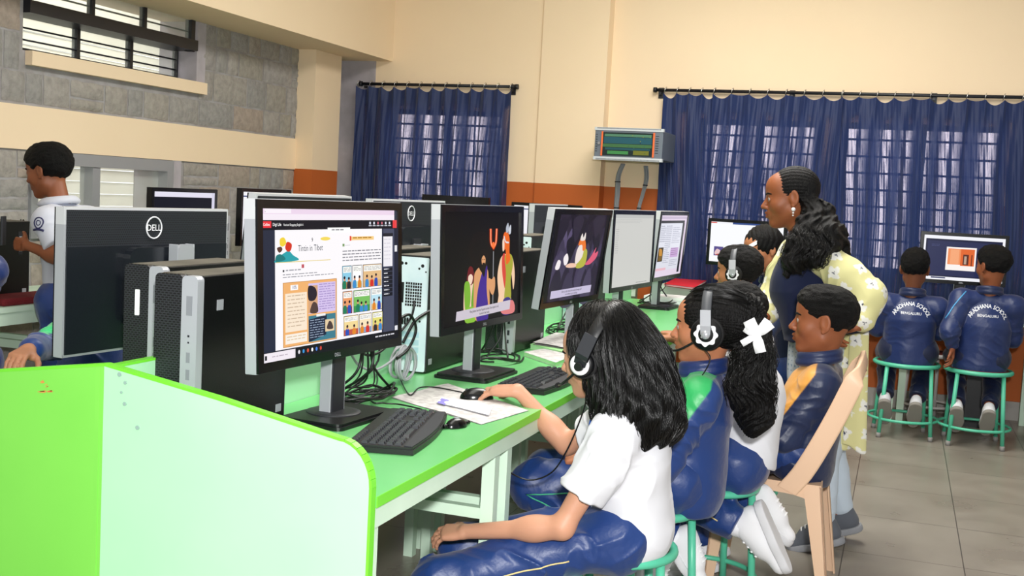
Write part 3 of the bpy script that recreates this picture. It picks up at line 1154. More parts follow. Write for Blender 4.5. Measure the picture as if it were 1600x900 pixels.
def pic_story(p):
    """three standing cartoon figures on black"""
    p.rect(0, 0, 1, 1, '#07060a')
    for i, (c, r) in enumerate((('#120a0c', 0.5), ('#0d080b', 0.3))):
        p.ell(0.45, 0.35, 0.3 * r, 0.35 * r, c)
    # trident
    p.rect(0.617, 0.3, 0.628, 0.88, '#8d8d93')
    for wd, c in ((0.024, '#3a1206'), (0.017, '#8a2a0a'), (0.011, '#ff5a1c'), (0.005, '#ffb08a')):
        pts = []
        for i in range(13):
            a = PI * i / 12
            pts.append((0.62 - 0.038 * math.cos(a), 0.24 + 0.09 * math.sin(a)))
        P = [(0.58, 0.155)] + pts + [(0.662, 0.155)]
        L = [(x - wd, v) for x, v in P[:7]] + [(x, v + wd * 1.6) for x, v in P[7:9]] + [(x + wd, v) for x, v in P[9:]]
        R = [(x + wd, v) for x, v in P[:7]] + [(x, v - wd * 1.6) for x, v in P[7:9]] + [(x - wd, v) for x, v in P[9:]]
        p.poly([(q[0], q[1]) for q in (L + R[::-1])], c)
    p.ell(0.62, 0.31, 0.02, 0.03, '#ff7a3c')
    # woman in green, left
    p.blob([(0.28, 0.6), (0.3, 0.51), (0.33, 0.49), (0.36, 0.52), (0.375, 0.62), (0.34, 0.68), (0.29, 0.66)], '#6d1620')
    p.blob([(0.3, 0.58), (0.33, 0.56), (0.355, 0.585), (0.345, 0.64), (0.32, 0.655), (0.3, 0.63)], '#f5d6c0')
    p.blob([(0.25, 0.68), (0.29, 0.63), (0.33, 0.66), (0.38, 0.64), (0.415, 0.68), (0.4, 0.97), (0.26, 0.97)], '#f3cdb4')
    p.blob([(0.25, 0.66), (0.29, 0.62), (0.32, 0.66), (0.33, 0.8), (0.3, 0.9), (0.265, 0.88)], '#7cb436')
    p.blob([(0.4, 0.63), (0.375, 0.62), (0.355, 0.68), (0.34, 0.86), (0.4, 0.88)], '#6fa62f')
    p.blob([(0.275, 0.87), (0.39, 0.87), (0.4, 0.99), (0.27, 0.99)], '#8bc23e')
    # bearded man in purple
    p.blob([(0.39, 0.98), (0.37, 0.62), (0.4, 0.53), (0.47, 0.5), (0.54, 0.53), (0.56, 0.62), (0.57, 0.95)], '#dc9f6e')
    p.blob([(0.41, 0.99), (0.42, 0.72), (0.5, 0.5), (0.54, 0.51), (0.535, 0.7), (0.56, 0.99)], '#43288f')
    p.blob([(0.43, 0.5), (0.44, 0.38), (0.49, 0.34), (0.54, 0.38), (0.55, 0.46), (0.52, 0.52), (0.5, 0.6), (0.47, 0.56)], '#17100f')
    p.blob([(0.465, 0.43), (0.49, 0.4), (0.515, 0.43), (0.51, 0.48), (0.49, 0.5), (0.47, 0.48)], '#dc9f6e')
    p.rect(0.472, 0.435, 0.485, 0.441, '#17100f')
    p.rect(0.496, 0.435, 0.509, 0.441, '#17100f')
    p.blob([(0.475, 0.475), (0.49, 0.468), (0.508, 0.475), (0.505, 0.53), (0.49, 0.55), (0.475, 0.52)], '#1b1311')
    p.blob([(0.56, 0.62), (0.6, 0.63), (0.64, 0.61), (0.65, 0.7), (0.62, 0.78), (0.57, 0.72)], '#dc9f6e')
    # tall man seen from the back, helmet and orange hair
    p.blob([(0.7, 0.78), (0.68, 0.62), (0.7, 0.5), (0.74, 0.42), (0.84, 0.4), (0.9, 0.46), (0.93, 0.62), (0.91, 0.76), (0.88, 0.6), (0.86, 0.7), (0.87, 0.88), (0.7, 0.9), (0.7, 0.8)], '#f5cdaa')
    p.blob([(0.74, 0.44), (0.78, 0.4), (0.8, 0.6), (0.79, 0.74), (0.75, 0.6)], '#d9483c')
    p.blob([(0.78, 0.42), (0.87, 0.41), (0.9, 0.5), (0.87, 0.66), (0.88, 0.82), (0.84, 0.86), (0.78, 0.85), (0.8, 0.6)], '#a9a93a')
    p.blob([(0.755, 0.98), (0.77, 0.84), (0.87, 0.84), (0.9, 0.98)], '#3a2f80')
    p.blob([(0.765, 0.98), (0.73, 0.9), (0.9, 0.86), (0.93, 0.98)], '#e07f7f')
    p.blob([(0.75, 0.24), (0.775, 0.19), (0.82, 0.2), (0.845, 0.26), (0.845, 0.38), (0.86, 0.46), (0.8, 0.5), (0.79, 0.36), (0.76, 0.37), (0.745, 0.33)], '#ee6a22')
    p.blob([(0.742, 0.28), (0.76, 0.25), (0.772, 0.3), (0.768, 0.36), (0.748, 0.37)], '#f7d9c4')
    p.blob([(0.76, 0.24), (0.785, 0.29), (0.83, 0.3), (0.83, 0.285), (0.79, 0.275), (0.77, 0.225)], '#d9d9de')
    p.blob([(0.8, 0.2), (0.79, 0.15), (0.82, 0.1), (0.83, 0.17)], '#b9bfcb')
    p.blob([(0.83, 0.21), (0.83, 0.16), (0.86, 0.12), (0.86, 0.2)], '#cfd4dd')
    # caption
    p.poly([(0.15, 0.965), (0.86, 0.945), (0.87, 0.855), (0.16, 0.88)], '#cfc6d2')
    p.text('When Jambavan heard that Prajapatha had taken Dharani against his will,', 0.51, 0.908, 0.022, '#23202a', 0.01, 0.72, 0.012)
    p.text('he lived in their castle.', 0.51, 0.942, 0.022, '#23202a', 0.01, 0.8, 0.012)


def pic_cave(p):
    p.rect(0, 0, 1, 1, '#2c2536')
    rnd = random.Random(4)
    cols = ['#4a425c', '#3b3349', '#5a5070', '#443b56', '#2e2739', '#3f374f']
    for i in range(70):
        u = 0.08 + 0.86 * rnd.random()
        up = i % 3 == 0
        v = (rnd.random() * 0.35 if up else 0.25 + 0.75 * (i / 70))
        wd = rnd.uniform(0.05, 0.10)
        hh = rnd.uniform(0.16, 0.34)
        s_ = 1 if up else -1
        if up:
            p.blob([(u - wd, v), (u - wd * 0.7, v + hh * 0.45), (u, v + hh), (u + wd * 0.7, v + hh * 0.5), (u + wd, v), (u, v - 0.05)], rnd.choice(['#241e2e', '#1d1826', '#2e2739']))
        else:
            p.blob([(u - wd, v + .1), (u - wd * 0.9, v - hh * 0.5), (u, v - hh), (u + wd * 0.9, v - hh * 0.5), (u + wd, v + .1)], rnd.choice(cols))
    p.rect(0, 0, 0.07, 1, '#0f0d14')
    p.rect(0.94, 0, 1, 1, '#15131a')
    # reclining bearded figure with orange hair
    p.blob([(0.66, 0.6), (0.74, 0.52), (0.8, 0.44), (0.83, 0.4), (0.82, 0.47), (0.88, 0.45), (0.86, 0.53), (0.76, 0.6)], '#e0607c')
    p.blob([(0.46, 0.56), (0.5, 0.46), (0.58, 0.4), (0.66, 0.44), (0.66, 0.6), (0.56, 0.64), (0.48, 0.62)], '#b9b84a')
    p.blob([(0.46, 0.56), (0.46, 0.42), (0.52, 0.34), (0.58, 0.38), (0.58, 0.5), (0.5, 0.58)], '#efe2dc')
    p.blob([(0.47, 0.36), (0.5, 0.28), (0.58, 0.3), (0.62, 0.4), (0.57, 0.43), (0.54, 0.36)], '#ee7a32')
    p.blob([(0.49, 0.3), (0.51, 0.22), (0.54, 0.27), (0.57, 0.21), (0.58, 0.3)], '#e9e0da')
    p.blob([(0.3, 0.6), (0.36, 0.57), (0.48, 0.58), (0.48, 0.62), (0.36, 0.62)], '#f2c8b0')
    p.blob([(0.24, 0.5), (0.29, 0.45), (0.33, 0.52), (0.31, 0.58), (0.27, 0.58)], '#f6eef0')
    p.blob([(0.12, 0.6), (0.15, 0.52), (0.2, 0.54), (0.19, 0.62), (0.14, 0.63)], '#f6eef0')
    p.poly([(0.12, 0.965), (0.86, 0.955), (0.86, 0.865), (0.12, 0.875)], '#c9c0dc')
    p.text('Even so, a day without food makes him weary. Still', 0.49, 0.91, 0.024, '#2b2536', 0.01, 0.9)
    p.text('no one dares to go to the king.', 0.49, 0.945, 0.024, '#2b2536', 0.01, 0.9)


def pic_blank(p):
    p.rect(0, 0, 1, 1, '#cfcfca')
    p.rect(0, 0, 1, 0.05, '#c0c1be')
    p.lines(0.04, 0.07, 0.7, 0.13, 3, '#a9aaa8', 4, 0.2)
    p.lines(0.05, 0.2, 0.12, 0.55, 12, '#b0b0ae', 5, 0.25)
    p.lines(0.62, 0.97, 0.9, 0.985, 1, '#8e8f8d', 5, 0.6)


def pic_document(p):
    p.rect(0, 0, 1, 1, '#e3d3e6')
    p.rect(0, 0.02, 1, 0.06, '#c7b8cf')
    p.rect(0, 0.085, 0.92, 0.13, '#15151c')
    p.rect(0.0, 0.13, 0.85, 0.9, '#dedfea')
    p.rect(0.85, 0.13, 0.93, 0.97, '#1b1c26')
    p.lines(0.05, 0.17, 0.24, 0.45, 9, '#8a8c9d', 1)
    p.lines(0.25, 0.17, 0.46, 0.8, 20, '#9a9cae', 2)
    p.lines(0.5, 0.2, 0.8, 0.48, 9, '#a9aabb', 3)
    p.rect(0.5, 0.54, 0.8, 0.7, '#c9a6d6')
    p.lines(0.52, 0.55, 0.78, 0.68, 4, '#94749f', 4)
    p.lines(0.5, 0.74, 0.8, 0.86, 4, '#a9aabb', 5)
    p.rect(0.05, 0.52, 0.23, 0.75, '#3b2f17')
    p.blob([(0.08, 0.55), (0.18, 0.56), (0.2, 0.66), (0.12, 0.7)], '#c98d2b')
    p.blob([(0.1, 0.66), (0.2, 0.67), (0.19, 0.73), (0.09, 0.73)], '#7a5b1f')
    p.rect(0.04, 0.86, 0.4, 0.9, '#e9b9c6')


def pic_roomphoto(p):
    p.rect(0, 0, 1, 1, '#f4f4fa')
    p.rect(0.025, 0.075, 0.97, 0.93, '#151a3c')
    p.rect(0.05, 0.12, 0.9, 0.9, '#262b52')
    p.lines(0.1, 0.2, 0.2, 0.26, 2, '#4a5080', 2, 0.3)
    p.rect(0.29, 0.245, 0.66, 0.77, '#fbf4f0')
    p.rect(0.31, 0.28, 0.64, 0.64, '#f0905a')
    p.rect(0.47, 0.28, 0.64, 0.66, '#e2672c')
    p.rect(0.34, 0.3, 0.45, 0.63, '#f6a878')
    p.rect(0.5, 0.4, 0.57, 0.64, '#5b2a1e')
    p.rect(0.515, 0.44, 0.545, 0.62, '#b9a08e')
    p.rect(0.6, 0.4, 0.615, 0.66, '#7a3016')
    p.rect(0.12, 0.94, 0.3, 0.97, '#2c3560')


def pic_page(p):
    p.rect(0, 0, 1, 1, '#fbfcff')
    p.rect(0, 0, 1, 0.045, '#38508c')
    p.rect(0, 0, 0.3, 0.045, '#f6f6fb')
    p.rect(0.0, 0.01, 0.08, 0.035, '#e05348')
    p.rect(0.06, 0.62, 0.19, 0.85, '#5a4f8e')
    p.blob([(0.07, 0.8), (0.1, 0.68), (0.15, 0.72), (0.17, 0.8), (0.12, 0.84)], '#e9c7c9')
    p.blob([(0.08, 0.83), (0.13, 0.8), (0.17, 0.83)], '#c2463a')


def pic_dark(p):
    p.rect(0, 0, 1, 1, '#0d1020')
    p.rect(0, 0, 1, 0.09, '#e5e2f2')
    p.rect(0.95, 0, 1, 1, '#d9d6ea')
    p.rect(0.3, 0.42, 0.62, 0.75, '#e9e9f2')


def pic_light(p):
    p.rect(0, 0, 1, 1, '#f6f5fb')
    p.rect(0, 0.075, 0.72, 0.1, '#26356e')
    p.rect(0.72, 0.07, 0.78, 0.105, '#1b2448')


def vent_mat():
    m = mat('perforated_black_back', '#101318', 0.45)
    nt = m.node_tree
    b = nt.nodes['Principled BSDF']
    tc = nt.nodes.new('ShaderNodeTexCoord')
    v = nt.nodes.new('ShaderNodeTexBrick')
    v.offset = 0.5
    v.inputs['Scale'].default_value = 1
    v.inputs['Brick Width'].default_value = 0.0072
    v.inputs['Row Height'].default_value = 0.0066
    v.inputs['Mortar Size'].default_value = 0.0016
    v.inputs['Color1'].default_value = rgb('#030405')
    v.inputs['Color2'].default_value = rgb('#040506')
    v.inputs['Mortar'].default_value = rgb('#272b31')
    mp = nt.nodes.new('ShaderNodeMapping')
    mp.inputs['Rotation'].default_value = (PI / 2, 0, 0)
    nt.links.new(tc.outputs['Object'], mp.inputs['Vector'])
    nt.links.new(mp.outputs['Vector'], v.inputs['Vector'])
    nt.links.new(v.outputs['Color'], b.inputs['Base Color'])
    return m


M_vent = vent_mat()
M_mback = mat('satin_black_back', '#12161c', 0.34, vary=(300, '#181d24', 0.3, 0.7))


def rrect(w_, h_, r, n=4, cx=0, cy=0):
    pts = []
    for (sx, sy, a0) in ((1, 1, 0), (-1, 1, PI / 2), (-1, -1, PI), (1, -1, 3 * PI / 2)):
        for i in range(n + 1):
            a = a0 + PI / 2 * i / n
            pts.append((cx + sx * (w_ / 2 - r) + r * math.cos(a), cy + sy * (h_ / 2 - r) + r * math.sin(a)))
    return pts


def monitor(label, cx, cy, face, zc, tilt=0.0, pic=None, W=0.66, Hh=0.40, zd=0.75, off=0.08, group=None, silver=True, roll=0.0, logo=True):
    """face: direction the screen looks towards (angle of its normal). Thing sits at the foot of its stand."""
    rot = face + PI / 2
    nx, ny = math.cos(face), math.sin(face)
    # local frame: front = -y ; panel face centre sits 0.10 in front of the stand
    back = 0.105
    px, py = cx - nx * back, cy - ny * back
    t = thing('computer_monitor', label, 'monitor', (px, py, zd), rot, group)
    z = zc - zd
    T = Matrix.Translation((0, -back, z)) @ Matrix.Rotation(-tilt, 4, 'X') @ Matrix.Rotation(roll, 4, 'Y')
    bz = 0.021
    b = MB()
    # front bezel ring
    o_ = [(-W / 2, -Hh / 2), (W / 2, -Hh / 2), (W / 2, Hh / 2), (-W / 2, Hh / 2)]
    i_ = [(-W / 2 + bz, -Hh / 2 + bz * 1.1), (W / 2 - bz, -Hh / 2 + bz * 1.1), (W / 2 - bz, Hh / 2 - bz), (-W / 2 + bz, Hh / 2 - bz)]
    V = [(x, 0, y) for x, y in o_] + [(x, 0, y) for x, y in i_] + [(x, 0.006, y) for x, y in i_] + [(x, 0.012, y) for x, y in o_]
    Fc = []
    for k in range(4):
        q = (k + 1) % 4
        Fc += [(k, q, 4 + q, 4 + k), (4 + k, 4 + q, 8 + q, 8 + k), (q, k, 12 + k, 12 + q)]
    b.add(V, Fc, False, T)
    b.build('bezel', M_blackg, t)
    P = Pic(W - 2 * bz, Hh - 2.1 * bz)
    P.rect(0, 0, 1, 1, '#040405')
    if pic:
        pic(P)
    P.b.v = [tuple(T @ Vector((x, y + 0.0055, zz + bz * 0.05))) for x, y, zz in P.b.v]
    P.b.build('screen', M_pic if pic else M_blackg, t, color=True)
    ms = M_silver if silver else M_black
    b = MB()
    e = 0.0015
    y0, y1 = 0.006, 0.036
    b.box(-W / 2 - e, -W / 2 + 0.006, y0, y1, -Hh / 2, Hh / 2 - 0.045, T)
    b.box(W / 2 - 0.006, W / 2 + e, y0, y1, -Hh / 2, Hh / 2 - 0.045, T)
    b.box(-W / 2, W / 2, y0, y1, -Hh / 2 - e, -Hh / 2 + 0.006, T)
    b.build('side_frame', ms, t)
    b = MB()
    b.box(-W / 2 - e, -W / 2 + 0.006, y0, y1, Hh / 2 - 0.045, Hh / 2 + e, T)
    b.box(W / 2 - 0.006, W / 2 + e, y0, y1, Hh / 2 - 0.045, Hh / 2 + e, T)
    b.box(-W / 2 + 0.006, W / 2 - 0.006, y0, y1, Hh / 2 - 0.006, Hh / 2 + e, T)
    b.build('top_frame', M_silver2 if silver else M_black, t)
    # back shell: perforated strip above, smooth panel below
    zs = Hh / 2 - 0.105
    b = MB()
    b.box(-W / 2 + 0.006, W / 2 - 0.006, 0.012, 0.038, zs, Hh / 2 - 0.006, T)
    b.build('vent_panel', M_vent, t)
    b = MB()
    b.box(-W / 2 + 0.006, W / 2 - 0.006, 0.012, 0.04, -Hh / 2 + 0.006, zs, T)
    b.prism(rrect(0.24, 0.22, 0.03, 4, 0, -0.02), 0.04, 0.066, T, axis='y')
    b.build('back_shell', M_mback, t)
    if logo:
        b = MB()
        lz = Hh / 2 - 0.055
        b.tube([(0.031 * math.cos(a), 0.0395, lz + 0.031 * math.sin(a)) for a in [2 * PI * k / 28 for k in range(28)]], 0.0022, 6, T, closed=True)
        V, Fc = glyphs('DELL', 0.026, 0.012)
        b.add([(-x, 0.0395, lz - 0.0088 + y) for x, y in V], Fc, False, T)
        b.build('logo', mat('logo_silver', '#e9ebee', 0.3), t)
    b = MB()
    V, Fc = glyphs('DELL', 0.013, 0.012)
    b.add([(x, -0.0006, -Hh / 2 + 0.006 + y) for x, y in V], Fc, False, T)
    b.build('front_logo', M_silver, t)
    # stand: column and base
    hcol = z + (0.10 if off < -.05 else 0.02)
    b = MB()
    b.box(off - 0.032, off + 0.032, -0.034, -0.006, 0.012, hcol - 0.03, bev=0.006)
    b.build('stand_column', M_dark, t)
    b = MB()
    b.box(off - 0.036, off - 0.032, -0.031, 0.004, 0.012, hcol, bev=0.002)
    b.box(off + 0.032, off + 0.036, -0.031, 0.004, 0.012, hcol, bev=0.002)
    b.prism(rrect(0.070, hcol - 0.012, 0.02, 4, off, (hcol + 0.012) / 2), -0.006, 0.004, axis='y')
    b.build('stand_trim', M_silver, t)
    MB().box(off - 0.035, off + 0.035, -0.056, -0.03, z - 0.06, z + 0.04).build('stand_joint', M_dark, t)
    b = MB()
    b.prism(rrect(0.29, 0.20, 0.02, 4, off, -0.035), 0.0, 0.009)
    b.prism(rrect(0.275, 0.185, 0.018, 4, off, -0.035), 0.009, 0.016)
    b.build('stand_base', M_black, t)
    b = MB()
    b.lathe([(0.075, 0.0155), (0.073, 0.0185), (0.055, 0.0205)], 28, TR((off, -0.02, 0)))
    b.build('swivel_disc', M_dark, t)
    return t


M1 = monitor('large monitor nearest the camera, its screen showing a comic lesson page', -1.346, 2.537, -0.082, 1.138, 0.05, pic_comic, off=0.14)
monitor('second monitor in the front row, showing three cartoon figures on black', -1.287, 3.45, -0.056, 1.137, 0.04, pic_story, off=0.13)
monitor('third monitor in the front row, leaning forward with a purple cave cartoon', -1.264, 4.488, -0.09, 1.132, -0.12, pic_cave, off=0.20)
monitor('fourth monitor in the front row with a blank grey page', -1.275, 5.554, -0.094, 1.129, 0.0, pic_blank, off=0.05)
monitor('fifth monitor in the front row, farthest, showing a document page', -1.275, 6.53, -0.054, 1.126, -0.07, pic_document, off=0.05)
monitor('black monitor seen from behind at the far left, its round logo and vents facing us', -2.09, 2.735, PI - 0.098, 1.082, 0.0, None, off=-0.06)
monitor('monitor turned away behind the comic-page monitor, only its silver edge showing', -2.04, 3.50, PI + 0.0, 1.14, 0.09, None, off=0)
monitor('monitor seen from behind between the first and second front monitors', -2.0, 4.33, PI - 0.05, 1.13, 0.0, None, off=0)
monitor('monitor turned away just left of the cave-cartoon monitor, beyond the computer tower', -2.0, 6.33, PI, 1.13, 0.0, None, off=0)
monitor('monitor on the stone-wall desk with a dark screen and pale top bar', -3.9, 5.48, 0.0, 1.13, 0.0, pic_dark, W=0.62, Hh=0.36, silver=False, off=0, logo=False)
monitor('monitor on the stone-wall desk with a white screen, beside the orange pillar', -3.9, 6.35, 0.0, 1.145, 0.0, pic_light, W=0.6, Hh=0.36, silver=False, off=0, logo=False)
p = ony(712, 330, 7.85)
monitor('black monitor top showing against the single curtain, behind the second front monitor', p.x, 7.82, -PI / 2 - 0.05, 1.175, 0.0, None, W=0.55, Hh=0.33, zd=0.79, silver=False, off=0, logo=False)
p = ony(848, 330, 7.85)
monitor('monitor with a white screen against the orange wall, half hidden by other monitors', p.x + .03, 7.82, -PI / 2 - 0.05, 1.155, 0.0, pic_light, W=0.54, Hh=0.33, zd=0.79, silver=False, off=0, logo=False)
monitor('monitor with a white page behind the leaning woman, under the curtains', -1.03, 7.93, -PI / 2 - 0.08, 1.12, 0.0, pic_page, W=0.55, Hh=0.325, zd=0.79, silver=False, off=0, logo=False)
monitor('monitor between the two seated boys, showing a photo of an orange room', 0.385, 7.93, -PI / 2 + 0.05, 1.11, 0.0, pic_roomphoto, W=0.54, Hh=0.335, zd=0.79, silver=False, off=0, logo=False)


# ------------------------------------------------------------------ computer towers
def mesh_mat():
    m = mat('black_mesh_front', '#0b0c0e', 0.5)
    nt = m.node_tree
    b = nt.nodes['Principled BSDF']
    tc = nt.nodes.new('ShaderNodeTexCoord')
    mp = nt.nodes.new('ShaderNodeMapping')
    mp.inputs['Rotation'].default_value = (PI / 2, 0.6, 0)
    v = nt.nodes.new('ShaderNodeTexBrick')
    v.inputs['Scale'].default_value = 1
    v.inputs['Brick Width'].default_value = 0.009
    v.inputs['Row Height'].default_value = 0.0055
    v.inputs['Mortar Size'].default_value = 0.0013
    v.inputs['Color1'].default_value = rgb('#020203')
    v.inputs['Color2'].default_value = rgb('#050506')
    v.inputs['Mortar'].default_value = rgb('#2a2c30')
    nt.links.new(tc.outputs['Object'], mp.inputs['Vector'])
    nt.links.new(mp.outputs['Vector'], v.inputs['Vector'])
    nt.links.new(v.outputs['Color'], b.inputs['Base Color'])
    return m


M_mesh = mesh_mat()
M_case = mat('black_steel_case', '#0a0a0c', 0.38, bump=(400, 0.08))
M_ctop = mat('dusty_case_top', '#6a665c', 0.6, vary=(6, '#4c4941', 0.3, 0.7))
M_rear = mat('zinc_rear_plate', '#dfecf2', 0.4, vary=(9, '#cddfe8'))
M_hole = mat('dark_hole', '#0a0c0f', 0.7)
M_port = mat('port_metal', '#d9dde0', 0.3, metal=0.3)
TW, TD, THh = 0.118, 0.40, 0.405


def tower(label, x, y, z, rot=0.0, group=None, sticker=False, W=TW, D=TD, H_=THh):
    t = thing('computer_tower', label, 'computer', (x, y, z), rot, group)
    b = MB()
    b.box(-W / 2, W / 2, -D / 2 + 0.022, D / 2, 0.006, H_ - 0.002, bev=0.002)
    b.build('case', M_case, t)
    MB().box(-W / 2 + 0.004, W / 2 - 0.003, -D / 2 + 0.024, D / 2 - 0.004, H_ - 0.003, H_).build('top_cover', M_ctop, t)
    b = MB()
    b.prism(rrect(W * 0.64, H_, 0.012, 4, -W * 0.18, H_ / 2), -D / 2, -D / 2 + 0.024, axis='y')
    b.build('front_mesh', M_mesh, t)
    b = MB()
    b.prism(rrect(W * 0.36, H_ - 0.002, 0.012, 4, W * 0.32, H_ / 2), -D / 2 - 0.003, -D / 2 + 0.022, axis='y')
    b.build('silver_strip', M_silver, t)
    sx = W * 0.32
    for (zz, ww, hh) in ((0.335, 0.016, 0.045), (0.265, 0.005, 0.005), (0.25, 0.004, 0.004), (0.215, 0.01, 0.024), (0.175, 0.01, 0.024), (0.13, 0.010, 0.020), (0.085, 0.010, 0.020), (0.05, 0.007, 0.014)):
        MB().box(sx - ww / 2, sx + ww / 2, -D / 2 - 0.0036, -D / 2, zz - hh / 2, zz + hh / 2).build('port', M_dark if hh < 0.021 else mat('port_grey', '#84878d', .4), t)
    if sticker:
        MB().prism(rrect(0.014, 0.065, 0.002, 2, -W * 0.16, 0.31), -D / 2 - 0.0006, -D / 2, axis='y').build('sticker', M_white, t)
    # latches and vent on the side that faces the children
    for sy in (1, -1):
        xs = sy * W / 2
        MB().box(min(xs, xs + sy * 0.0015), max(xs, xs + sy * 0.0015), -D / 2 + 0.075, -D / 2 + 0.10, H_ - 0.085, H_ - 0.06).build('badge', M_silver, t)
        MB().box(min(xs, xs + sy * 0.001), max(xs, xs + sy * 0.001), D / 2 - 0.075, D / 2 - 0.045, H_ - 0.16, H_ - 0.05).build('side_latch', M_dark, t)
        for k in range(2):
            MB().box(min(xs, xs + sy * 0.002), max(xs, xs + sy * 0.002), D / 2 - 0.069, D / 2 - 0.052, H_ - 0.145 + k * 0.045, H_ - 0.118 + k * 0.045).build('side_port', M_silver, t)
        MB().box(min(xs, xs + sy * 0.0015), max(xs, xs + sy * 0.0015), D / 2 - 0.045, D / 2 - 0.02, 0.03, 0.05).build('badge', M_silver, t)
    # rear plate
    y = D / 2
    b = MB()
    b.prism(rrect(W - 0.008, H_ - 0.014, 0.006, 3, 0, H_ / 2), y, y + 0.004, axis='y')
    b.build('rear_plate', M_rear, t)
    b = MB()
    for i in range(7):
        for j in range(8):
            gx = -0.032 + i * 0.0088
            gz = 0.23 + j * 0.0105
            b.box(gx, gx + 0.0066, y + 0.004, y + 0.0046, gz, gz + 0.008)
    b.box(0.034, 0.05, y + 0.004, y + 0.0046, 0.24, 0.31)
    for i in range(4):
        b.box(0.012 + i * 0.0095, 0.019 + i * 0.0095, y + 0.004, y + 0.0046, 0.165, 0.19)
    for (gx, gz, r_) in ((0.045, 0.375, .006), (0.03, 0.375, .005), (-0.032, 0.37, .006), (-0.02, 0.36, .004), (-0.045, 0.35, .003), (-0.04, 0.2, 0.004), (-0.03, 0.18, 0.004)):
        b.cyl((gx, y + 0.004, gz), (gx, y + 0.0048, gz), r_, n=10)
    b.build('fan_grille', M_hole, t)
    b = MB()
    for i in range(4):
        b.box(-0.03, 0.05, y + 0.004, y + 0.0048, 0.045 + i * 0.026, 0.064 + i * 0.026)
    b.build('slot_covers', mat('slot_cover_metal', '#b9d6e6', 0.35, metal=0.2), t)
    return t


tower('computer tower nearest the camera, grey strip down its mesh front, beside the comic-page monitor', -1.567, 2.375, 0.75)
tower('computer tower with a white sticker, just across the divider from the nearest tower', -1.775, 2.53, 0.75, 0, None, True)
tower('computer tower turned with its pale rear plate to us, between the first and second monitors', -1.56, 3.69, 0.75, PI)
tower('computer tower behind the second front monitor, its black side showing', -1.472, 4.34, 0.75, 0)
tower('computer tower with a dusty top, below the monitor seen between the first two', -1.80, 3.95, 0.75, PI)
tower('computer tower on the far desk row, rear plate showing beside the third front monitor', -1.73, 5.3, 0.75 + .03, PI)
tower('computer tower upright behind the fourth front monitor', -1.56, 5.7, 0.75, PI)
tower('computer tower standing on the floor under the back desk, between the two seated boys', 0.56, 8.12, 0.0, 0, None, False, 0.17, 0.36, 0.36)
for yy, lb in ((3.60, 'black computer tower on the stone-wall desk, nearest of the row of three'), (4.03, 'black computer tower on the stone-wall desk, middle of the row of three'),
               (4.46, 'black computer tower on the stone-wall desk, farthest of the row of three')):
    tower(lb, -4.08, yy - .3, 0.75, 0, 'black towers on the stone-wall desk', W=0.18, H_=.375)
tower('black computer tower on the stone-wall desk, right of the dark-screen monitor', -4.12, 5.9, 0.75, PI / 2)
o = MB()
Tr = TR((-3.9, 4.3, 0.75))
o.box(-0.08, 0.1, -0.3, 0.5, 0, 0.035, Tr, bev=0.012)
tag(o.build('folded_cloth', mat('red_cloth', '#6e141c', 0.9, bump=(60, 0.4))), 'folded dark red cloth on the desk by the stone wall', 'cloth')


# ------------------------------------------------------------------ keyboards, mice, papers, cables
KEYM = None


def keyboard(label, x, y, z, rot):
    global KEYM
    t = thing('keyboard', label, 'keyboard', (x, y, z), rot)
    n = 16
    front = [(-0.23 + 0.46 * i / n, -0.085 - 0.018 * math.sin(PI * i / n)) for i in range(n + 1)]
    pts = front + [(0.235, 0.07), (0.215, 0.082), (-0.215, 0.082), (-0.235, 0.07)]
    b = MB()
    b.prism(pts, 0.0, 0.012)
    b.prism([(p[0] * 0.985, p[1] * 0.97) for p in pts], 0.012, 0.017)
    b.build('body', M_black, t)
    b = MB()
    pr = [(p[0] * 0.97, p[1] * 0.95) for p in front]
    b.prism(pr + [(0.22, -0.06), (-0.22, -0.06)], 0.017, 0.0195)
    b.build('palm_rest', M_dark, t)
    if KEYM is None:
        kb = MB()
        kb.add([(-.0082, -.0082, 0), (.0082, -.0082, 0), (.0082, .0082, 0), (-.0082, .0082, 0), (-.006, -.0055, .007), (.006, -.0055, .007), (.006, .0065, .007), (-.006, .0065, .007)],
               [(4, 5, 6, 7), (0, 1, 5, 4), (1, 2, 6, 5), (2, 3, 7, 6), (3, 0, 4, 7)])
        o = kb.build('key', mat('key_plastic', '#2b2d32', 0.35), t)
        KEYM = o.data
        bpy.data.objects.remove(o)
    keys = []
    for r in range(6):
        yy = -0.045 + r * 0.0205 + (0.006 if r == 5 else 0)
        if r == 0:
            ks = [(-0.205, 1.2), (-0.18, 1), (-0.155, 1.2), (-0.08, 6.2), (-0.005, 1.2), (0.02, 1.0), (0.045, 1.2)]
        else:
            ks = [(-0.208 + i * 0.0192, 1.0) for i in range(13)] + [(0.045, 1.4)]
        keys += [(kx, yy, s_) for kx, s_ in ks]
        if r not in (2,):
            keys += [(0.082 + i * 0.019, yy, 1.0) for i in range(3) if not (r == 1 and i != 1)]
        if r < 5:
            keys += [(0.149 + i * 0.019, yy, 1.0) for i in range(4)]
    for (kx, ky, s_) in keys[:100]:
        k = bpy.data.objects.new('key', KEYM)
        COL.objects.link(k)
        k.parent = t
        k.location = (kx, ky, 0.0165)
        k.scale = (s_, 1, 1)
    return t


keyboard('black keyboard at the near end of the desk, under the comic-page monitor', -1.185, 2.60, 0.7515, PI / 2 + 0.22)
keyboard('black keyboard in front of the second monitor, beside the girl with the mouse', -1.115, 3.58, 0.7515, PI / 2 + 0.0)


def lap(P, z=None):
    return [onz(a, b_, z) for a, b_ in P]


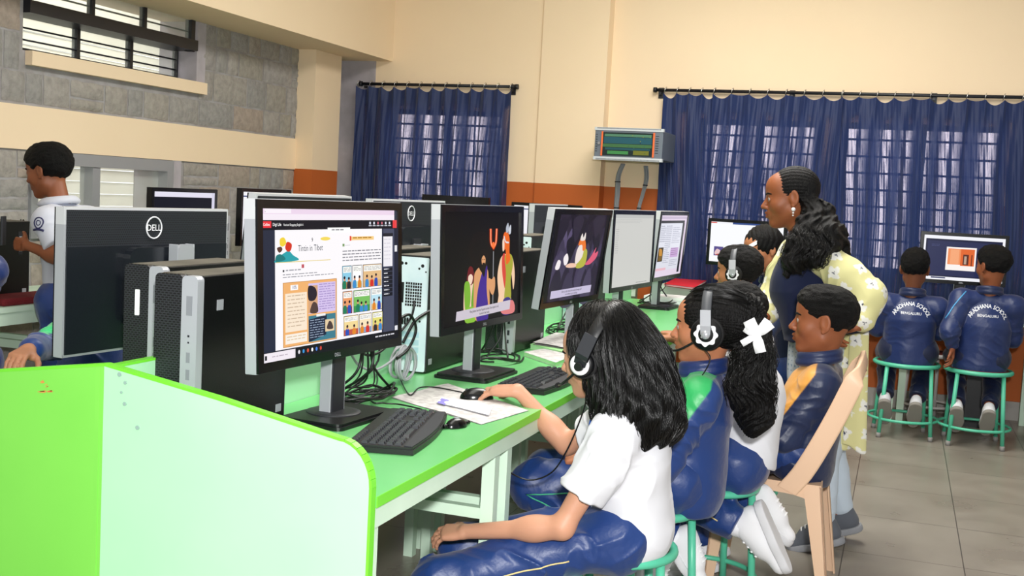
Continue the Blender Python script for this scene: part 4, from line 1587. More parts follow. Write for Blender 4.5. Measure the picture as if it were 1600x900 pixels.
# mouse under the girl's hand
mp_ = onz(745, 617, 0.765)
t = thing('computer_mouse', 'black mouse under the hand of the girl in white', 'mouse', (mp_.x, mp_.y, 0.7525), PI / 2 + 0.5)
b = MB()


def mouse_fn(u, v):
    a = u * 2 * PI
    ph = v * PI / 2
    return (0.029 * math.cos(a) * math.cos(ph) * (1 + 0.08 * math.sin(a)), 0.052 * math.sin(a) * math.cos(ph), 0.034 * math.sin(ph) + 0.0008)


b.grid(mouse_fn, 28, 10)
b.prism([(0.029 * math.cos(2 * PI * i / 28) * (1 + 0.08 * math.sin(2 * PI * i / 28)), 0.052 * math.sin(2 * PI * i / 28)) for i in range(28)], 0, 0.0012)
b.build('body', M_blackg, t)
b = MB()
b.cyl((-0.004, 0.03, 0.0255), (0.004, 0.03, 0.0255), 0.006, n=12)
b.build('scroll_wheel', M_dark, t)

# inline control of the headset cable
cp = onz(713, 659, 0.765)
t = thing('inline_control', 'small black oval cable control lying at the desk edge by the near keyboard', 'cable control', (cp.x, cp.y, 0.7515), 1.2)
b = MB()
b.grid(lambda u, v: (0.036 * math.cos(u * 2 * PI) * math.cos(v * PI / 2), 0.022 * math.sin(u * 2 * PI) * math.cos(v * PI / 2), 0.024 * math.sin(v * PI / 2) + 0.0005), 24, 8)
b.prism([(0.036 * math.cos(2 * PI * i / 24), 0.022 * math.sin(2 * PI * i / 24)) for i in range(24)], 0, 0.0008)
b.cyl((-0.05, 0, 0.006), (-0.033, 0, 0.006), 0.006, n=8)
b.cyl((0.033, 0, 0.006), (0.05, 0, 0.006), 0.006, n=8)
b.build('body', M_blackg, t)
MB().box(-0.006, 0.006, -0.005, 0.005, 0.0235, 0.0255).build('button', M_silver, t)


def sheet(name, label, cat, P, z, th, m, seed=1, extra=None):
    Q = [onz(a, b_, z) for a, b_ in P]
    c = sum(Q, Vector()) / len(Q)
    b = MB()
    rnd = random.Random(seed)
    # a gently rippled sheet: fan subdivided between edges
    n = 10
    A, B_, C_, D_ = [q - c for q in Q]

    def fn(u, v):
        p = (A * (1 - u) + B_ * u) * (1 - v) + (D_ * (1 - u) + C_ * u) * v
        h = 0.0035 * abs(math.sin(5 * u + seed) * math.sin(4 * v + seed * 2)) + 0.0006
        return (p.x, p.y, h + th)

    b.grid(fn, n, n)
    V0 = len(b.v)
    b.grid(lambda u, v: (fn(u, v)[0], fn(u, v)[1], 0.0003), n, n)
    o = b.build(name, m, None, (c.x, c.y, z))
    mod = None
    tag(o, label, cat)
    return o


M_paper = mat('printed_paper', '#d6d3d1', 0.8, vary=(40, '#bdb9b8', 0.42, 0.6))
M_paper2 = mat('white_paper', '#e6e6ea', 0.7)
sheet('paper_sheet', 'crumpled newspaper sheet under the mouse, on the desk front', 'paper', ((612, 622), (700, 600), (826, 642), (752, 664)), 0.7505, 0.0005, M_paper, 1)
o = sheet('plastic_card', 'white plastic strip with a purple end, on the newspaper by the mouse', 'card', ((682, 630), (690, 622), (770, 636), (764, 650)), 0.7552, 0.002, M_paper2, 3)
q = [onz(x, y, 0.7585) for x, y in ((683, 629), (690, 622), (702, 625), (695, 633))]
b = MB()
b.add([tuple(v - Vector(o.location)) for v in q], [(0, 1, 2, 3)])
b.build('purple_end', mat('purple_print', '#8f86d8', 0.5), o)
M_gp = mat('green_tinted_pad', '#b6e8ae', 0.7)


def book(name, label, P, z, h, m_cover, m_pages):
    Q = [onz(a, b_, z) for a, b_ in P]
    c = sum(Q, Vector()) / len(Q)
    t = thing(name, label, 'book', (c.x, c.y, z))
    pts = [(p.x - c.x, p.y - c.y) for p in Q]
    MB().prism([(x * 0.985, y * 0.985) for x, y in pts], 0.001, h - 0.001).build('pages', m_pages, t)
    MB().prism(pts, h - 0.001, h).prism(pts, 0.0, 0.001).build('cover', m_cover, t)
    return t


book('notebook', 'grey notebook with green page edge beyond the second keyboard', ((818, 556), (860, 549), (900, 560), (868, 573)), 0.7505, 0.016, M_paper, M_gp)
book('notebook', 'green-edged pad lying under the crumpled paper beyond the keyboards', ((828, 546), (862, 536), (925, 545), (890, 560)), 0.7505, 0.022, mat('pale_green_card', '#a9e89a', 0.6), M_gp)
sheet('paper_sheet', 'crumpled white paper lying on the green pad below the cave-cartoon monitor', 'paper', ((832, 538), (868, 522), (930, 530), (905, 549)), 0.7735, 0.006, M_paper, 5)
book('folder', 'bright red folder on the desk beyond the fifth monitor', ((1037, 446), (1064, 433), (1105, 440), (1085, 452)), 0.80, 0.012, mat('red_card', '#e12a34', 0.5), M_paper2)
q = onz(1075, 456, 0.752)
t = thing('cardboard_box', 'white flat box under the red folder at the far end of the desk', 'box', (-1.28, 7.1 - 0.2, 0.7505), 0)
MB().box(-0.2, 0.16, -0.1, 0.12, 0, 0.045, bev=0.003).build('body', M_paper2, t)
MB().box(-0.202, 0.162, -0.102, 0.122, 0.03, 0.047).build('lid', M_white, t)

M_cable = mat('black_cable', '#0d0d0f', 0.4)
M_gcable = mat('light_grey_cable', '#a9abb0', 0.5)


def cable(label, P, r=0.003, m=None, group=None, k=8, cat='cable'):
    pts = smooth_path(P, k)
    c = pts[0].copy()
    b = MB()
    b.tube([p - c for p in pts], r, 6)
    o = b.build('cable', m or M_cable, None, c)
    return tag(o, label, cat, group)


rnd = random.Random(77)


def tangle(cx, cy, z, n, spread, label, group, m=None, up=0.2):
    for i in range(n):
        P = []
        x, y = cx + rnd.uniform(-0.03, 0.03), cy + rnd.uniform(-0.06, 0.06)
        P.append((x, y, z + up + rnd.uniform(0, 0.05)))
        P.append((x + rnd.uniform(-0.02, 0.03), y + rnd.uniform(-0.05, 0.08), z + up * 0.5))
        a = rnd.uniform(0, 6)
        ry, rx = rnd.uniform(0.4, 1) * spread, rnd.uniform(0.25, 0.55) * spread
        for k in range(7):
            a += rnd.uniform(0.7, 1.1)
            P.append((cx + rx * math.cos(a) + rnd.uniform(-0.012, 0.012), cy + ry * math.sin(a), z + 0.004 + rnd.uniform(0, 0.03) * (k < 5)))
        cable(label, [Vector(p) for p in P], rnd.choice((0.0026, 0.0032, 0.004)), m, group, 7)


tangle(-1.47, 2.98, 0.752, 7, 0.17, 'black cable tangled on the desk behind the comic-page monitor stand', 'cables behind the first monitor')
tangle(-1.42, 3.95, 0.752, 4, 0.2, 'black cable tangled on the desk beside the second monitor stand', 'cables behind the second monitor')
tangle(-1.42, 5.0, 0.752, 7, 0.2, 'black cable tangled on the desk below the cave-cartoon monitor', 'cables below the third monitor')
tangle(-1.4, 6.8, 0.752, 6, 0.22, 'black cable looped on the desk below the fifth monitor', 'cables below the fifth monitor')
# grey coil
t0 = onz(630, 572, 0.76)
P = []
for i in range(64):
    a = i * 0.62
    P.append(Vector((-1.50 + 0.018 * math.sin(a * 0.31), 3.30 + 0.062 * math.cos(a) * (1 + 0.1 * math.sin(i)), 0.815 + 0.052 * math.sin(a) * (1 + 0.08 * math.cos(i * 1.7)))))
cable('light grey network cable wound in a coil behind the rear-facing tower', P, 0.0042, M_gcable)
cable('light grey cable hanging in a loop below the comic-page monitor', [onx(x, y, -1.5) for x, y in ((545, 545), (560, 570), (585, 578), (610, 565), (622, 550))], 0.004, M_gcable)
for (P, r) in (([(630, 535), (640, 515), (650, 500), (668, 488), (690, 478)], 0.0055), ([(622, 500), (640, 492), (650, 515), (638, 545), (620, 560)], 0.005), ([(560, 545), (575, 555), (600, 545), (640, 500), (648, 470)], 0.004)):
    cable({0.0055: 'thick black power cable rising to the right before the rear-facing tower', 0.005: 'black power cable curled in a hook before the rear-facing tower', 0.004: 'thin black cable running from under the comic-page monitor to the rear-facing tower'}[r], [onx(x, y, -1.47) for x, y in P], r, None, 'power cables at the rear-facing tower')
cable('thin black mouse cable curving over the desk to the mouse', [onz(x, y, 0.757) for x, y in ((560, 600), (590, 575), (612, 570), (625, 592), (640, 617), (655, 606), (680, 605), (722, 613))], 0.0022)
cable('thin black cable from the near keyboard to the oval control', [onz(x, y, 0.757) for x, y in ((575, 560), (590, 590), (580, 625), (600, 630), (625, 632), (660, 640), (690, 652))], 0.0024)
# ------------------------------------------------------------------ smooth organic surfaces (people, cloth, hair)
def A(v):
    return np.array(v, dtype=np.float64)


def unit(v):
    v = A(v)
    return v / (np.linalg.norm(v) + 1e-12)


class Field:
    """blend of round limbs and ellipsoids, meshed as one closed continuous surface"""

    def __init__(s, k=0.02):
        s.p = []
        s.k = k
        s.disp = []
        s.lo = A((1e9,) * 3)
        s.hi = -s.lo

    def _b(s, c, r):
        s.lo = np.minimum(s.lo, A(c) - r)
        s.hi = np.maximum(s.hi, A(c) + r)

    def cap(s, a, b, ra, rb=None, k=None, op=1, w=None, f=1.0):
        """round cone; w,f: flattened along direction w by factor f"""
        rb = ra if rb is None else rb
        a, b = A(a), A(b)
        if op > 0:
            s._b(a, ra)
            s._b(b, rb)
        s.p.append(('c', a, b, ra, rb, s.k if k is None else k, op, None if w is None else unit(w), f))
        return s

    def limb(s, P, R, k=None, w=None, f=1.0):
        for i in range(len(P) - 1):
            s.cap(P[i], P[i + 1], R[i], R[i + 1], k, 1, w, f)
        return s

    def ell(s, c, r, M=None, k=None, op=1):
        if op > 0:
            s._b(c, max(r))
        s.p.append(('e', A(c), A(r), np.eye(3) if M is None else A(M), None, s.k if k is None else k, op, None, 1))
        return s

    def sph(s, c, r, k=None, op=1):
        return s.cap(c, c, r, r, k, op)

    def group(s, fld):
        """hard union with another field"""
        s.p.append(('g', fld, None, None, None, 0.0, 1, None, 1))
        s.lo = np.minimum(s.lo, fld.lo)
        s.hi = np.maximum(s.hi, fld.hi)
        return s

    def plane(s, c, n, k=0.004):
        """cut away everything on the side the normal points to"""
        s.p.append(('p', A(c), unit(n), None, None, k, -1, None, 1))
        return s

    def raw(s, P, sel=None):
        d = None
        for (t, a, b, ra, rb, k, op, w, f) in (s.p if sel is None else sel):
            if t == 'c':
                q = P - a
                ab = b - a
                if w is not None:
                    wq = q @ w
                    q = q + np.outer(wq * (1 / f - 1), w)
                    ab = ab + w * (ab @ w) * (1 / f - 1)
                L = ab @ ab
                h = np.clip((q @ ab) / L, 0, 1) if L > 1e-12 else np.zeros(len(P))
                e = np.sqrt(((q - h[:, None] * ab) ** 2).sum(1)) - (ra + (rb - ra) * h)
                if w is not None:
                    e = e * (1 + f) / 2
            elif t == 'e':
                q = (P - a) @ ra
                k0 = np.sqrt(((q / b) ** 2).sum(1)) + 1e-9
                k1 = np.sqrt(((q / (b * b)) ** 2).sum(1)) + 1e-9
                e = k0 * (k0 - 1) / k1
            elif t == 'g':
                e = a.raw(P)
            else:
                e = -((P - a) @ b)
            if d is None:
                d = e
            elif op > 0:
                if k > 0:
                    h = np.maximum(k - np.abs(d - e), 0) / k
                    d = np.minimum(d, e) - h * h * k * 0.25
                else:
                    d = np.minimum(d, e)
            else:
                e = -e
                if k > 0:
                    h = np.maximum(k - np.abs(d - e), 0) / k
                    d = np.maximum(d, e) + h * h * k * 0.25
                else:
                    d = np.maximum(d, e)
        for fn in s.disp:
            d = d + fn(P)
        return d

    def pick(s, c, R):
        """the primitives that can matter within R of point c"""
        c = np.array([c])
        es = []
        for q in s.p:
            e = Field.raw(BARE, c, [q[:6] + (1,) + q[7:]])[0] if q[0] != 'p' else 0.0
            es.append(e)
        mn = min([e for e, q in zip(es, s.p) if q[6] > 0])
        out = []
        for e, q in zip(es, s.p):
            if q[6] > 0:
                if e * .8 - R < mn + R + q[5] + 0.025:
                    out.append(q)
            elif q[0] == 'p' or e * .6 < R + q[5] + 0.02:
                out.append(q)
        if out[0][6] < 0:
            out = s.p
        return out

    def grad(s, P, e=1e-3):
        g = np.stack([s.raw(P + A(v) * e) - s.raw(P - A(v) * e) for v in ((1, 0, 0), (0, 1, 0), (0, 0, 1))], 1)
        return g / (np.linalg.norm(g, axis=1)[:, None] + 1e-12)

    def mesh(s, h, pad=0.02):
        lo, hi = s.lo - pad, s.hi + pad
        C = 4
        n = np.ceil((hi - lo) / (h * C)).astype(int) + 1
        gx = [lo[i] + np.arange(n[i] + 1) * h * C for i in range(3)]
        G = np.stack(np.meshgrid(*gx, indexing='ij'), -1).reshape(-1, 3)
        dd, s.disp = s.disp, []
        cv = s.raw(G).reshape(n + 1)
        s.disp = dd
        N = n * C + 1
        val = np.repeat(np.repeat(np.repeat(cv, C, 0), C, 1), C, 2)[:N[0], :N[1], :N[2]].astype(np.float32)
        val = np.where(val < 0, np.float32(-1), np.float32(1))
        # coarse cells near the surface
        thr = h * C * 1.05 + 0.012
        m = np.zeros(n, bool)
        mn = np.full(n, 1e9)
        for dx in (0, 1):
            for dy in (0, 1):
                for dz in (0, 1):
                    mn = np.minimum(mn, np.abs(cv[dx:dx + n[0], dy:dy + n[1], dz:dz + n[2]]))
        m = mn < thr
        act = np.zeros(N, bool)
        I = np.argwhere(m) * C
        r = np.arange(C + 1)
        off = np.stack(np.meshgrid(r, r, r, indexing='ij'), -1).reshape(-1, 3)
        for o in off:
            q = I + o
            act[q[:, 0], q[:, 1], q[:, 2]] = True
        Q = np.argwhere(act)
        out = np.empty(len(Q), np.float32)
        BS = 28
        nb = N // BS + 1
        key = (Q[:, 0] // BS * nb[1] + Q[:, 1] // BS) * nb[2] + Q[:, 2] // BS
        order = np.argsort(key, kind='stable')
        ks = key[order]
        cuts = np.concatenate([[0], np.nonzero(np.diff(ks))[0] + 1, [len(ks)]])
        def job(i):
            ii = order[cuts[i]:cuts[i + 1]]
            pts = lo + Q[ii] * h
            a0, a1 = pts.min(0), pts.max(0)
            sel = s.pick((a0 + a1) / 2, np.linalg.norm(a1 - a0) / 2)
            out[ii] = s.raw(pts, sel)
        list(POOL.map(job, range(len(cuts) - 1)))
        out[np.abs(out) < 1e-7] = 1e-7
        val[Q[:, 0], Q[:, 1], Q[:, 2]] = out
        # surface nets
        ins = val < 0
        a = ins[:-1, :-1, :-1]
        anyi = a.copy()
        alli = a.copy()
        for dx in (0, 1):
            for dy in (0, 1):
                for dz in (0, 1):
                    c = ins[dx:dx + N[0] - 1, dy:dy + N[1] - 1, dz:dz + N[2] - 1]
                    anyi |= c
                    alli &= c
        cells = np.argwhere(anyi & ~alli)
        if len(cells) == 0:
            return np.zeros((0, 3)), np.zeros((0, 4), int)
        idx = np.full(N - 1, -1, np.int32)
        idx[cells[:, 0], cells[:, 1], cells[:, 2]] = np.arange(len(cells))
        acc = np.zeros((len(cells), 3))
        cnt = np.zeros(len(cells))
        for ax in range(3):
            o1, o2 = [i for i in range(3) if i != ax]
            for u in (0, 1):
                for v in (0, 1):
                    p0 = cells.copy()
                    p0[:, o1] += u
                    p0[:, o2] += v
                    p1 = p0.copy()
                    p1[:, ax] += 1
                    a0 = val[p0[:, 0], p0[:, 1], p0[:, 2]]
                    a1 = val[p1[:, 0], p1[:, 1], p1[:, 2]]
                    cr = (a0 < 0) != (a1 < 0)
                    t = np.where(cr, a0 / np.where(cr, a0 - a1, 1), 0)
                    pt = p0.astype(float)
                    pt[:, ax] += t
                    acc[cr] += pt[cr]
                    cnt[cr] += 1
        V = lo + acc / cnt[:, None] * h
        Fs = []
        for ax in range(3):
            o1, o2 = (ax + 1) % 3, (ax + 2) % 3
            sl0 = [slice(None)] * 3
            sl1 = [slice(None)] * 3
            sl0[ax] = slice(0, N[ax] - 1)
            sl1[ax] = slice(1, N[ax])
            x = ins[tuple(sl0)] != ins[tuple(sl1)]
            E = np.argwhere(x)
            E = E[(E[:, o1] > 0) & (E[:, o2] > 0) & (E[:, o1] < N[o1] - 1) & (E[:, o2] < N[o2] - 1)]
            def ci(d1, d2):
                q = E.copy()
                q[:, o1] -= d1
                q[:, o2] -= d2
                return idx[q[:, 0], q[:, 1], q[:, 2]]
            q = np.stack([ci(1, 1), ci(0, 1), ci(0, 0), ci(1, 0)], 1)
            fl = ins[E[:, 0], E[:, 1], E[:, 2]]
            q[~fl] = q[~fl][:, ::-1]
            Fs.append(q)
        Fq = np.concatenate(Fs)
        Fq = Fq[(Fq >= 0).all(1)]
        return V, Fq


BARE = Field()
POOL = __import__('concurrent.futures').futures.ThreadPoolExecutor(4)


def mesh_obj(name, V, Fq, mats, parent=None, color=None, smooth=True):
    """V, Fq numpy; parent empty's location is subtracted"""
    off = A(parent_loc(parent)) if parent is not None else A((0, 0, 0))
    me = bpy.data.meshes.new(name)
    V = (V - off).astype(np.float32)
    me.vertices.add(len(V))
    me.vertices.foreach_set('co', V.ravel())
    k = Fq.shape[1]
    me.loops.add(len(Fq) * k)
    me.loops.foreach_set('vertex_index', Fq.astype(np.int32).ravel())
    me.polygons.add(len(Fq))
    me.polygons.foreach_set('loop_start', np.arange(0, len(Fq) * k, k, dtype=np.int32))
    me.polygons.foreach_set('use_smooth', np.full(len(Fq), smooth))
    me.update(calc_edges=True)
    me.validate()
    for m in (mats if isinstance(mats, (list, tuple)) else [mats]):
        me.materials.append(m)
    if color is not None:
        ca = me.color_attributes.new('Col', 'FLOAT_COLOR', 'POINT')
        ca.data.foreach_set('color', np.asarray(color, np.float32).ravel())
    o = bpy.data.objects.new(name, me)
    COL.objects.link(o)
    if parent is not None:
        o.parent = parent
    return o


def parent_loc(p):
    L = Vector((0, 0, 0))
    while p is not None:
        L += p.location
        p = p.parent
    return L


_NG = 48
_NR = np.random.RandomState(99).rand(_NG, _NG, _NG).astype(np.float32)


def noise3(Q):
    """smooth tiling value noise, 0..1"""
    Q = Q.astype(np.float32)
    F0 = np.floor(Q)
    f = Q - F0
    f = f * f * (3 - 2 * f)
    I = F0.astype(np.int32) % _NG
    J = (I + 1) % _NG
    x0, x1 = I[:, 0] * (_NG * _NG), J[:, 0] * (_NG * _NG)
    y0, y1 = I[:, 1] * _NG, J[:, 1] * _NG
    z0, z1 = I[:, 2], J[:, 2]
    fx, fy, fz = f[:, 0], f[:, 1], f[:, 2]
    T = _NR.ravel().take
    p, q = y0 + z0, y1 + z0
    a = T(x0 + p)
    a += (T(x1 + p) - a) * fx
    b = T(x0 + q)
    b += (T(x1 + q) - b) * fx
    a += (b - a) * fy
    p, q = y0 + z1, y1 + z1
    c = T(x0 + p)
    c += (T(x1 + p) - c) * fx
    b = T(x0 + q)
    b += (T(x1 + q) - b) * fx
    c += (b - c) * fy
    a += (c - a) * fz
    return a


def folds(P, ax, fh, fl, seed):
    """ridged folds whose crests run across direction ax"""
    ax = unit(ax)
    u = unit(np.cross(ax, (0.31, 0.83, 0.46)))
    v = np.cross(ax, u)
    o1 = A((seed * 7.31 % 40, seed * 3.77 % 40, seed * 5.13 % 40))
    Q = np.stack([P @ ax, P @ u, P @ v], 1)
    w = noise3(Q * 9 + o1) - .5
    Q2 = np.stack([Q[:, 0] * fh + w * 2.4, Q[:, 1] * fl, Q[:, 2] * fl], 1) + o1[::-1]
    n = noise3(Q2)
    rg = 1 - np.abs(2 * n - 1) * 1.6
    rg = np.clip(rg, 0, 1) ** 1.5
    return rg


def wrinkle(amp, scale, seed, axis=None):
    """soft cloth folds in several directions, with a slack low swell"""
    r = np.random.RandomState(seed)
    d1, d2 = unit(r.randn(3) + A((0, 0, 1.2))), unit(r.randn(3))
    o = r.rand(3) * 30

    def fn(P):
        m = noise3(P * 8 + o)
        a = folds(P, d1, scale * .75, scale * .28, seed + 1)
        b = folds(P, d2, scale * .9, scale * .3, seed + 2)
        return -amp * (1.5 * a * np.clip(m * 2 - .5, 0, 1) + 1.1 * b * np.clip(1.5 - m * 2, 0, 1) - .45) - amp * 2.0 * (m - .5)
    return fn


def limb_folds(a, b, amp, n, seed, rad=0.1):
    """creases gathered across a sleeve or trouser leg between a and b"""
    a, b = A(a), A(b)
    ax = unit(b - a)
    L = np.linalg.norm(b - a)
    r = np.random.RandomState(seed)
    tilt = unit(ax + .35 * r.randn(3))

    def fn(P):
        q = P - a
        t = q @ ax / L
        rr = np.sqrt(np.maximum((q * q).sum(1) - (q @ ax) ** 2, 0))
        m = np.clip(1.3 - np.abs(t - 0.5) * 1.5, 0, 1) * np.clip(2 - rr / rad, 0, 1)
        f1 = folds(P, tilt, n * .9 / L, 7, seed)
        return -amp * 1.5 * m * (f1 - .4)
    return fn


def frame(fwd, up=(0, 0, 1)):
    """columns: right, forward, up"""
    f = unit(fwd)
    r = unit(np.cross(f, up))
    u = np.cross(r, f)
    return np.stack([r, f, u], 1)


def rot_head(yaw_dir, pitch=0.0, roll=0.0):
    """yaw_dir: horizontal facing (x,y); pitch >0 looks down; roll >0 tilts to its right"""
    R0 = frame((yaw_dir[0], yaw_dir[1], 0))
    c, s_ = math.cos(-pitch), math.sin(-pitch)
    Rx = A([[1, 0, 0], [0, c, -s_], [0, s_, c]])
    c, s_ = math.cos(roll), math.sin(roll)
    Ry = A([[c, 0, s_], [0, 1, 0], [-s_, 0, c]])
    return R0 @ Rx @ Ry


def add_head(F_, c, R, s, child=True, detail=True):
    c = A(c)

    def T(p):
        return c + R @ (A(p) * s)

    def e(p, r, k=0.02, op=1, M=None):
        F_.ell(T(p), A(r) * s, R if M is None else R @ M, k * s, op)

    def cp(a, b, ra, rb, k=0.02, op=1):
        F_.cap(T(a), T(b), ra * s, rb * s, k * s, op)
    jw = 0.94 if child else 1.0
    e((0, -.012, .028), (.073, .094, .086), 0.02)
    e((0, .022, -.028), (.060 * jw, .064, .080), 0.03)
    for q in (-1, 1):
        cp((q * .046 * jw, -.002, -.058), (0, .056, -.092), .017, .015, .03)
        cp((q * .036, .052, -.026), (q * .036, .052, -.026), .025, .025, .025)
    cp((0, .0715, -.095), (0, .0715, -.095), .015, .015, .016)
    e((0, .045, .046), (.054, .041, .042), 0.03)
    cp((-.03, .0765, .0185), (.03, .0765, .0185), .0085, .0085, .012)
    e((0, .068, -.058), (.029, .026, .024), .016)
    cp((0, .0835, .008), (0, .105, -.027), .0055, .0105, .011)
    if detail:
        for q in (-1, 1):
            cp((q * .011, .094, -.033), (q * .011, .094, -.033), .0072, .0072, .006)
            # lips
            cp((q * .019, .083, -.0585), (0, .0955, -.0530), .0035, .0056, .004)
            cp((q * .017, .082, -.0610), (0, .0930, -.0665), .0035, .0064, .004)
            # eye socket, lid and the opening between the lids
            F_.sph(T((q * .031, .0955, .002)), .0135 * s, .013 * s, -1)
            F_.sph(T((q * .031, .0725, .0005)), .0147 * s, .004 * s)
            e((q * .032, .0870, 0), (.0120, .0115, .0048), .001, -1, A([[math.cos(q * -.5), -math.sin(q * -.5), 0], [math.sin(q * -.5), math.cos(q * -.5), 0], [0, 0, 1]]))
            # ears
            a = q * 0.35
            M = A([[math.cos(a), -math.sin(a), 0], [math.sin(a), math.cos(a), 0], [0, 0, 1]])
            e((q * .076, -.010, -.004), (.0075, .0185, .031), .008, 1, M)
            e((q * .0835, -.008, .001), (.0045, .0105, .018), .004, -1, M)
            cp((q * .073, -.003, -.033), (q * .073, -.003, -.033), .0068, .0068, .006)
        cp((-.019, .0985, -.0598), (.019, .0985, -.0598), .0022, .0022, .002, -1)
    return T


def lip_mask(P, c, R, s):
    q = (P - A(c)) @ R / s
    return np.clip(1 - (np.sqrt(((q - A((0, .09, -.0595))) ** 2 / A((.020, .012, .0115)) ** 2).sum(1)) - 0.75) / 0.3, 0, 1)


HAND = {}


def add_hand(F_, wrist, fwd, dorsal, s, curl=(0.35, 0.5, 0.35), thumb=1, spread=0.08, tcurl=0.3, tout=0.75, index=None):
    """palm, four fingers of different lengths and a thumb; thumb=+1: thumb on the right of (fwd, dorsal up)"""
    x = unit(fwd)
    z = unit(A(dorsal) - x * (A(dorsal) @ x))
    y = np.cross(z, x) * thumb * -1   # towards the thumb
    w_ = A(wrist)

    def T(a, b, c):
        return w_ + (x * a + y * b + z * c) * s
    palm = Field(0.012 * s)
    base = [(.083, .027), (.087, .009), (.082, -.009), (.074, -.026)]
    for bx, by in base:
        palm.cap(T(.012, by * .55, 0), T(bx, by, 0), .0145 * s, .0105 * s)
    palm.ell(T(.046, 0, -.003), A((.047, .034, .0135)) * s, np.stack([x, y, z], 1))
    palm.cap(T(.018, .016, -.006), T(.045, .033, -.012), .015 * s, .012 * s, .012 * s)
    F_.p.append(('g', palm, None, None, None, 0.012 * s, 1, None, 1))
    F_.lo = np.minimum(F_.lo, palm.lo)
    F_.hi = np.maximum(F_.hi, palm.hi)
    seg = [(.040, .024, .019), (.045, .028, .020), (.041, .026, .019), (.032, .019, .017)]
    rad = [.0088, .0092, .0086, .0074]
    tips = []
    for i, ((bx, by), sg, r) in enumerate(zip(base, seg, rad)):
        f = Field(0.004 * s)
        a = (1.5 - i) * spread
        cu = curl if not (i == 0 and index) else index
        ang = 0
        px, py, pz = bx - 0.012, by, 0.0
        d = (math.cos(a), math.sin(a))
        f.cap(T(px, py, 0), T(bx, by, 0), r * s, r * 1.08 * s)
        px, py = bx, by
        for j in range(3):
            ang += cu[j] + 0.05 * i * (j == 0)
            nx = px + sg[j] * math.cos(ang) * d[0]
            ny = py + sg[j] * math.cos(ang) * d[1]
            nz = pz - sg[j] * math.sin(ang)
            r0 = r * (1.03, 0.98, 0.9)[j]
            r1 = r * (0.98, 0.9, 0.78)[j]
            f.cap(T(px, py, pz), T(nx, ny, nz), r0 * s, r1 * s)
            px, py, pz = nx, ny, nz
        tips.append((T(px, py, pz), T(px - .006 * math.cos(ang) * d[0] + .0 , py, pz + 0.006)))
        F_.p.append(('g', f, None, None, None, 0.0025 * s, 1, None, 1))
        F_.lo = np.minimum(F_.lo, f.lo)
        F_.hi = np.maximum(F_.hi, f.hi)
    f = Field(0.005 * s)
    pts = [(.022, .022, -.006)]
    d = unit((.62, tout, -.28))
    for j, L in enumerate((.036, .030, .024)):
        p = A(pts[-1]) + d * L
        pts.append(tuple(p))
        d = unit(d + A((tcurl * 0.5, -tcurl * 0.8, -tcurl * 0.3)))
    f.limb([T(*p) for p in pts], [.0135 * s, .0112 * s, .0098 * s, .008 * s])
    F_.p.append(('g', f, None, None, None, 0.009 * s, 1, None, 1))
    F_.lo = np.minimum(F_.lo, f.lo)
    F_.hi = np.maximum(F_.hi, f.hi)
    return T


M_eye = attr_mat('eyeball', 0.08, spec=0.7)


def hair_mat():
    m = mat('black_hair', '#050404', 0.5, spec=0.22, bump=(60, 0.6, (5, 5, 0.5)))
    return m


M_hair = hair_mat()
M_hair2 = mat('short_black_hair', '#060505', 0.6, spec=0.22, bump=(300, 0.8))
M_strand = mat('hair_strands', '#080706', 0.32, spec=0.45)


def add_eyes(parent, T, R, s, c, gaze=(0, 1, 0), fld=None):
    g = unit(R @ A(gaze))
    up = unit(R[:, 2])
    for q in (-1, 1):
        cc = T((q * .031, .0745, 0))
        b = MB()
        fr = frame(g, up)
        n, m_ = 20, 12
        rr = .0128 * s
        V, Fc, Cc = [], [], []
        for i in range(m_ + 1):
            th = PI * 0.62 * (i / m_) ** 1.3
            for j in range(n):
                ph = 2 * PI * j / n
                v = A(cc) + fr @ (A((math.sin(th) * math.cos(ph), math.cos(th), math.sin(th) * math.sin(ph))) * rr)
                V.append(v)
                Cc.append(rgb('#050303') if th < 0.24 else rgb('#2c160c') if th < 0.56 else rgb('#b3a59c'))
        for i in range(m_):
            for j in range(n):
                Fc.append((i * n + j, i * n + (j + 1) % n, (i + 1) * n + (j + 1) % n, (i + 1) * n + j))
        mesh_obj('eye', np.array(V), np.array(Fc), M_eye, parent, Cc)
        b = MB()
        P = [T((q * x, y, z)) for x, y, z in ((.013, .0875, .0185), (.024, .0885, .0225), (.036, .085, .0235), (.047, .076, .0185))]
        X = np.array([A(v) for v in smooth_path([Vector(p) for p in P], 4)]) + R[:, 1] * .01
        if fld is not None:
            for _ in range(12):
                X = X - R[:, 1] * fld.raw(X)[:, None] * .7
        b.tube([Vector(p) - parent_loc(parent) for p in X], [.0017 * s, .0026 * s] + [.0034 * s] * 8 + [.0030 * s, .0024 * s, .001 * s], 6)
        b.build('eyebrow', M_hair2, parent)


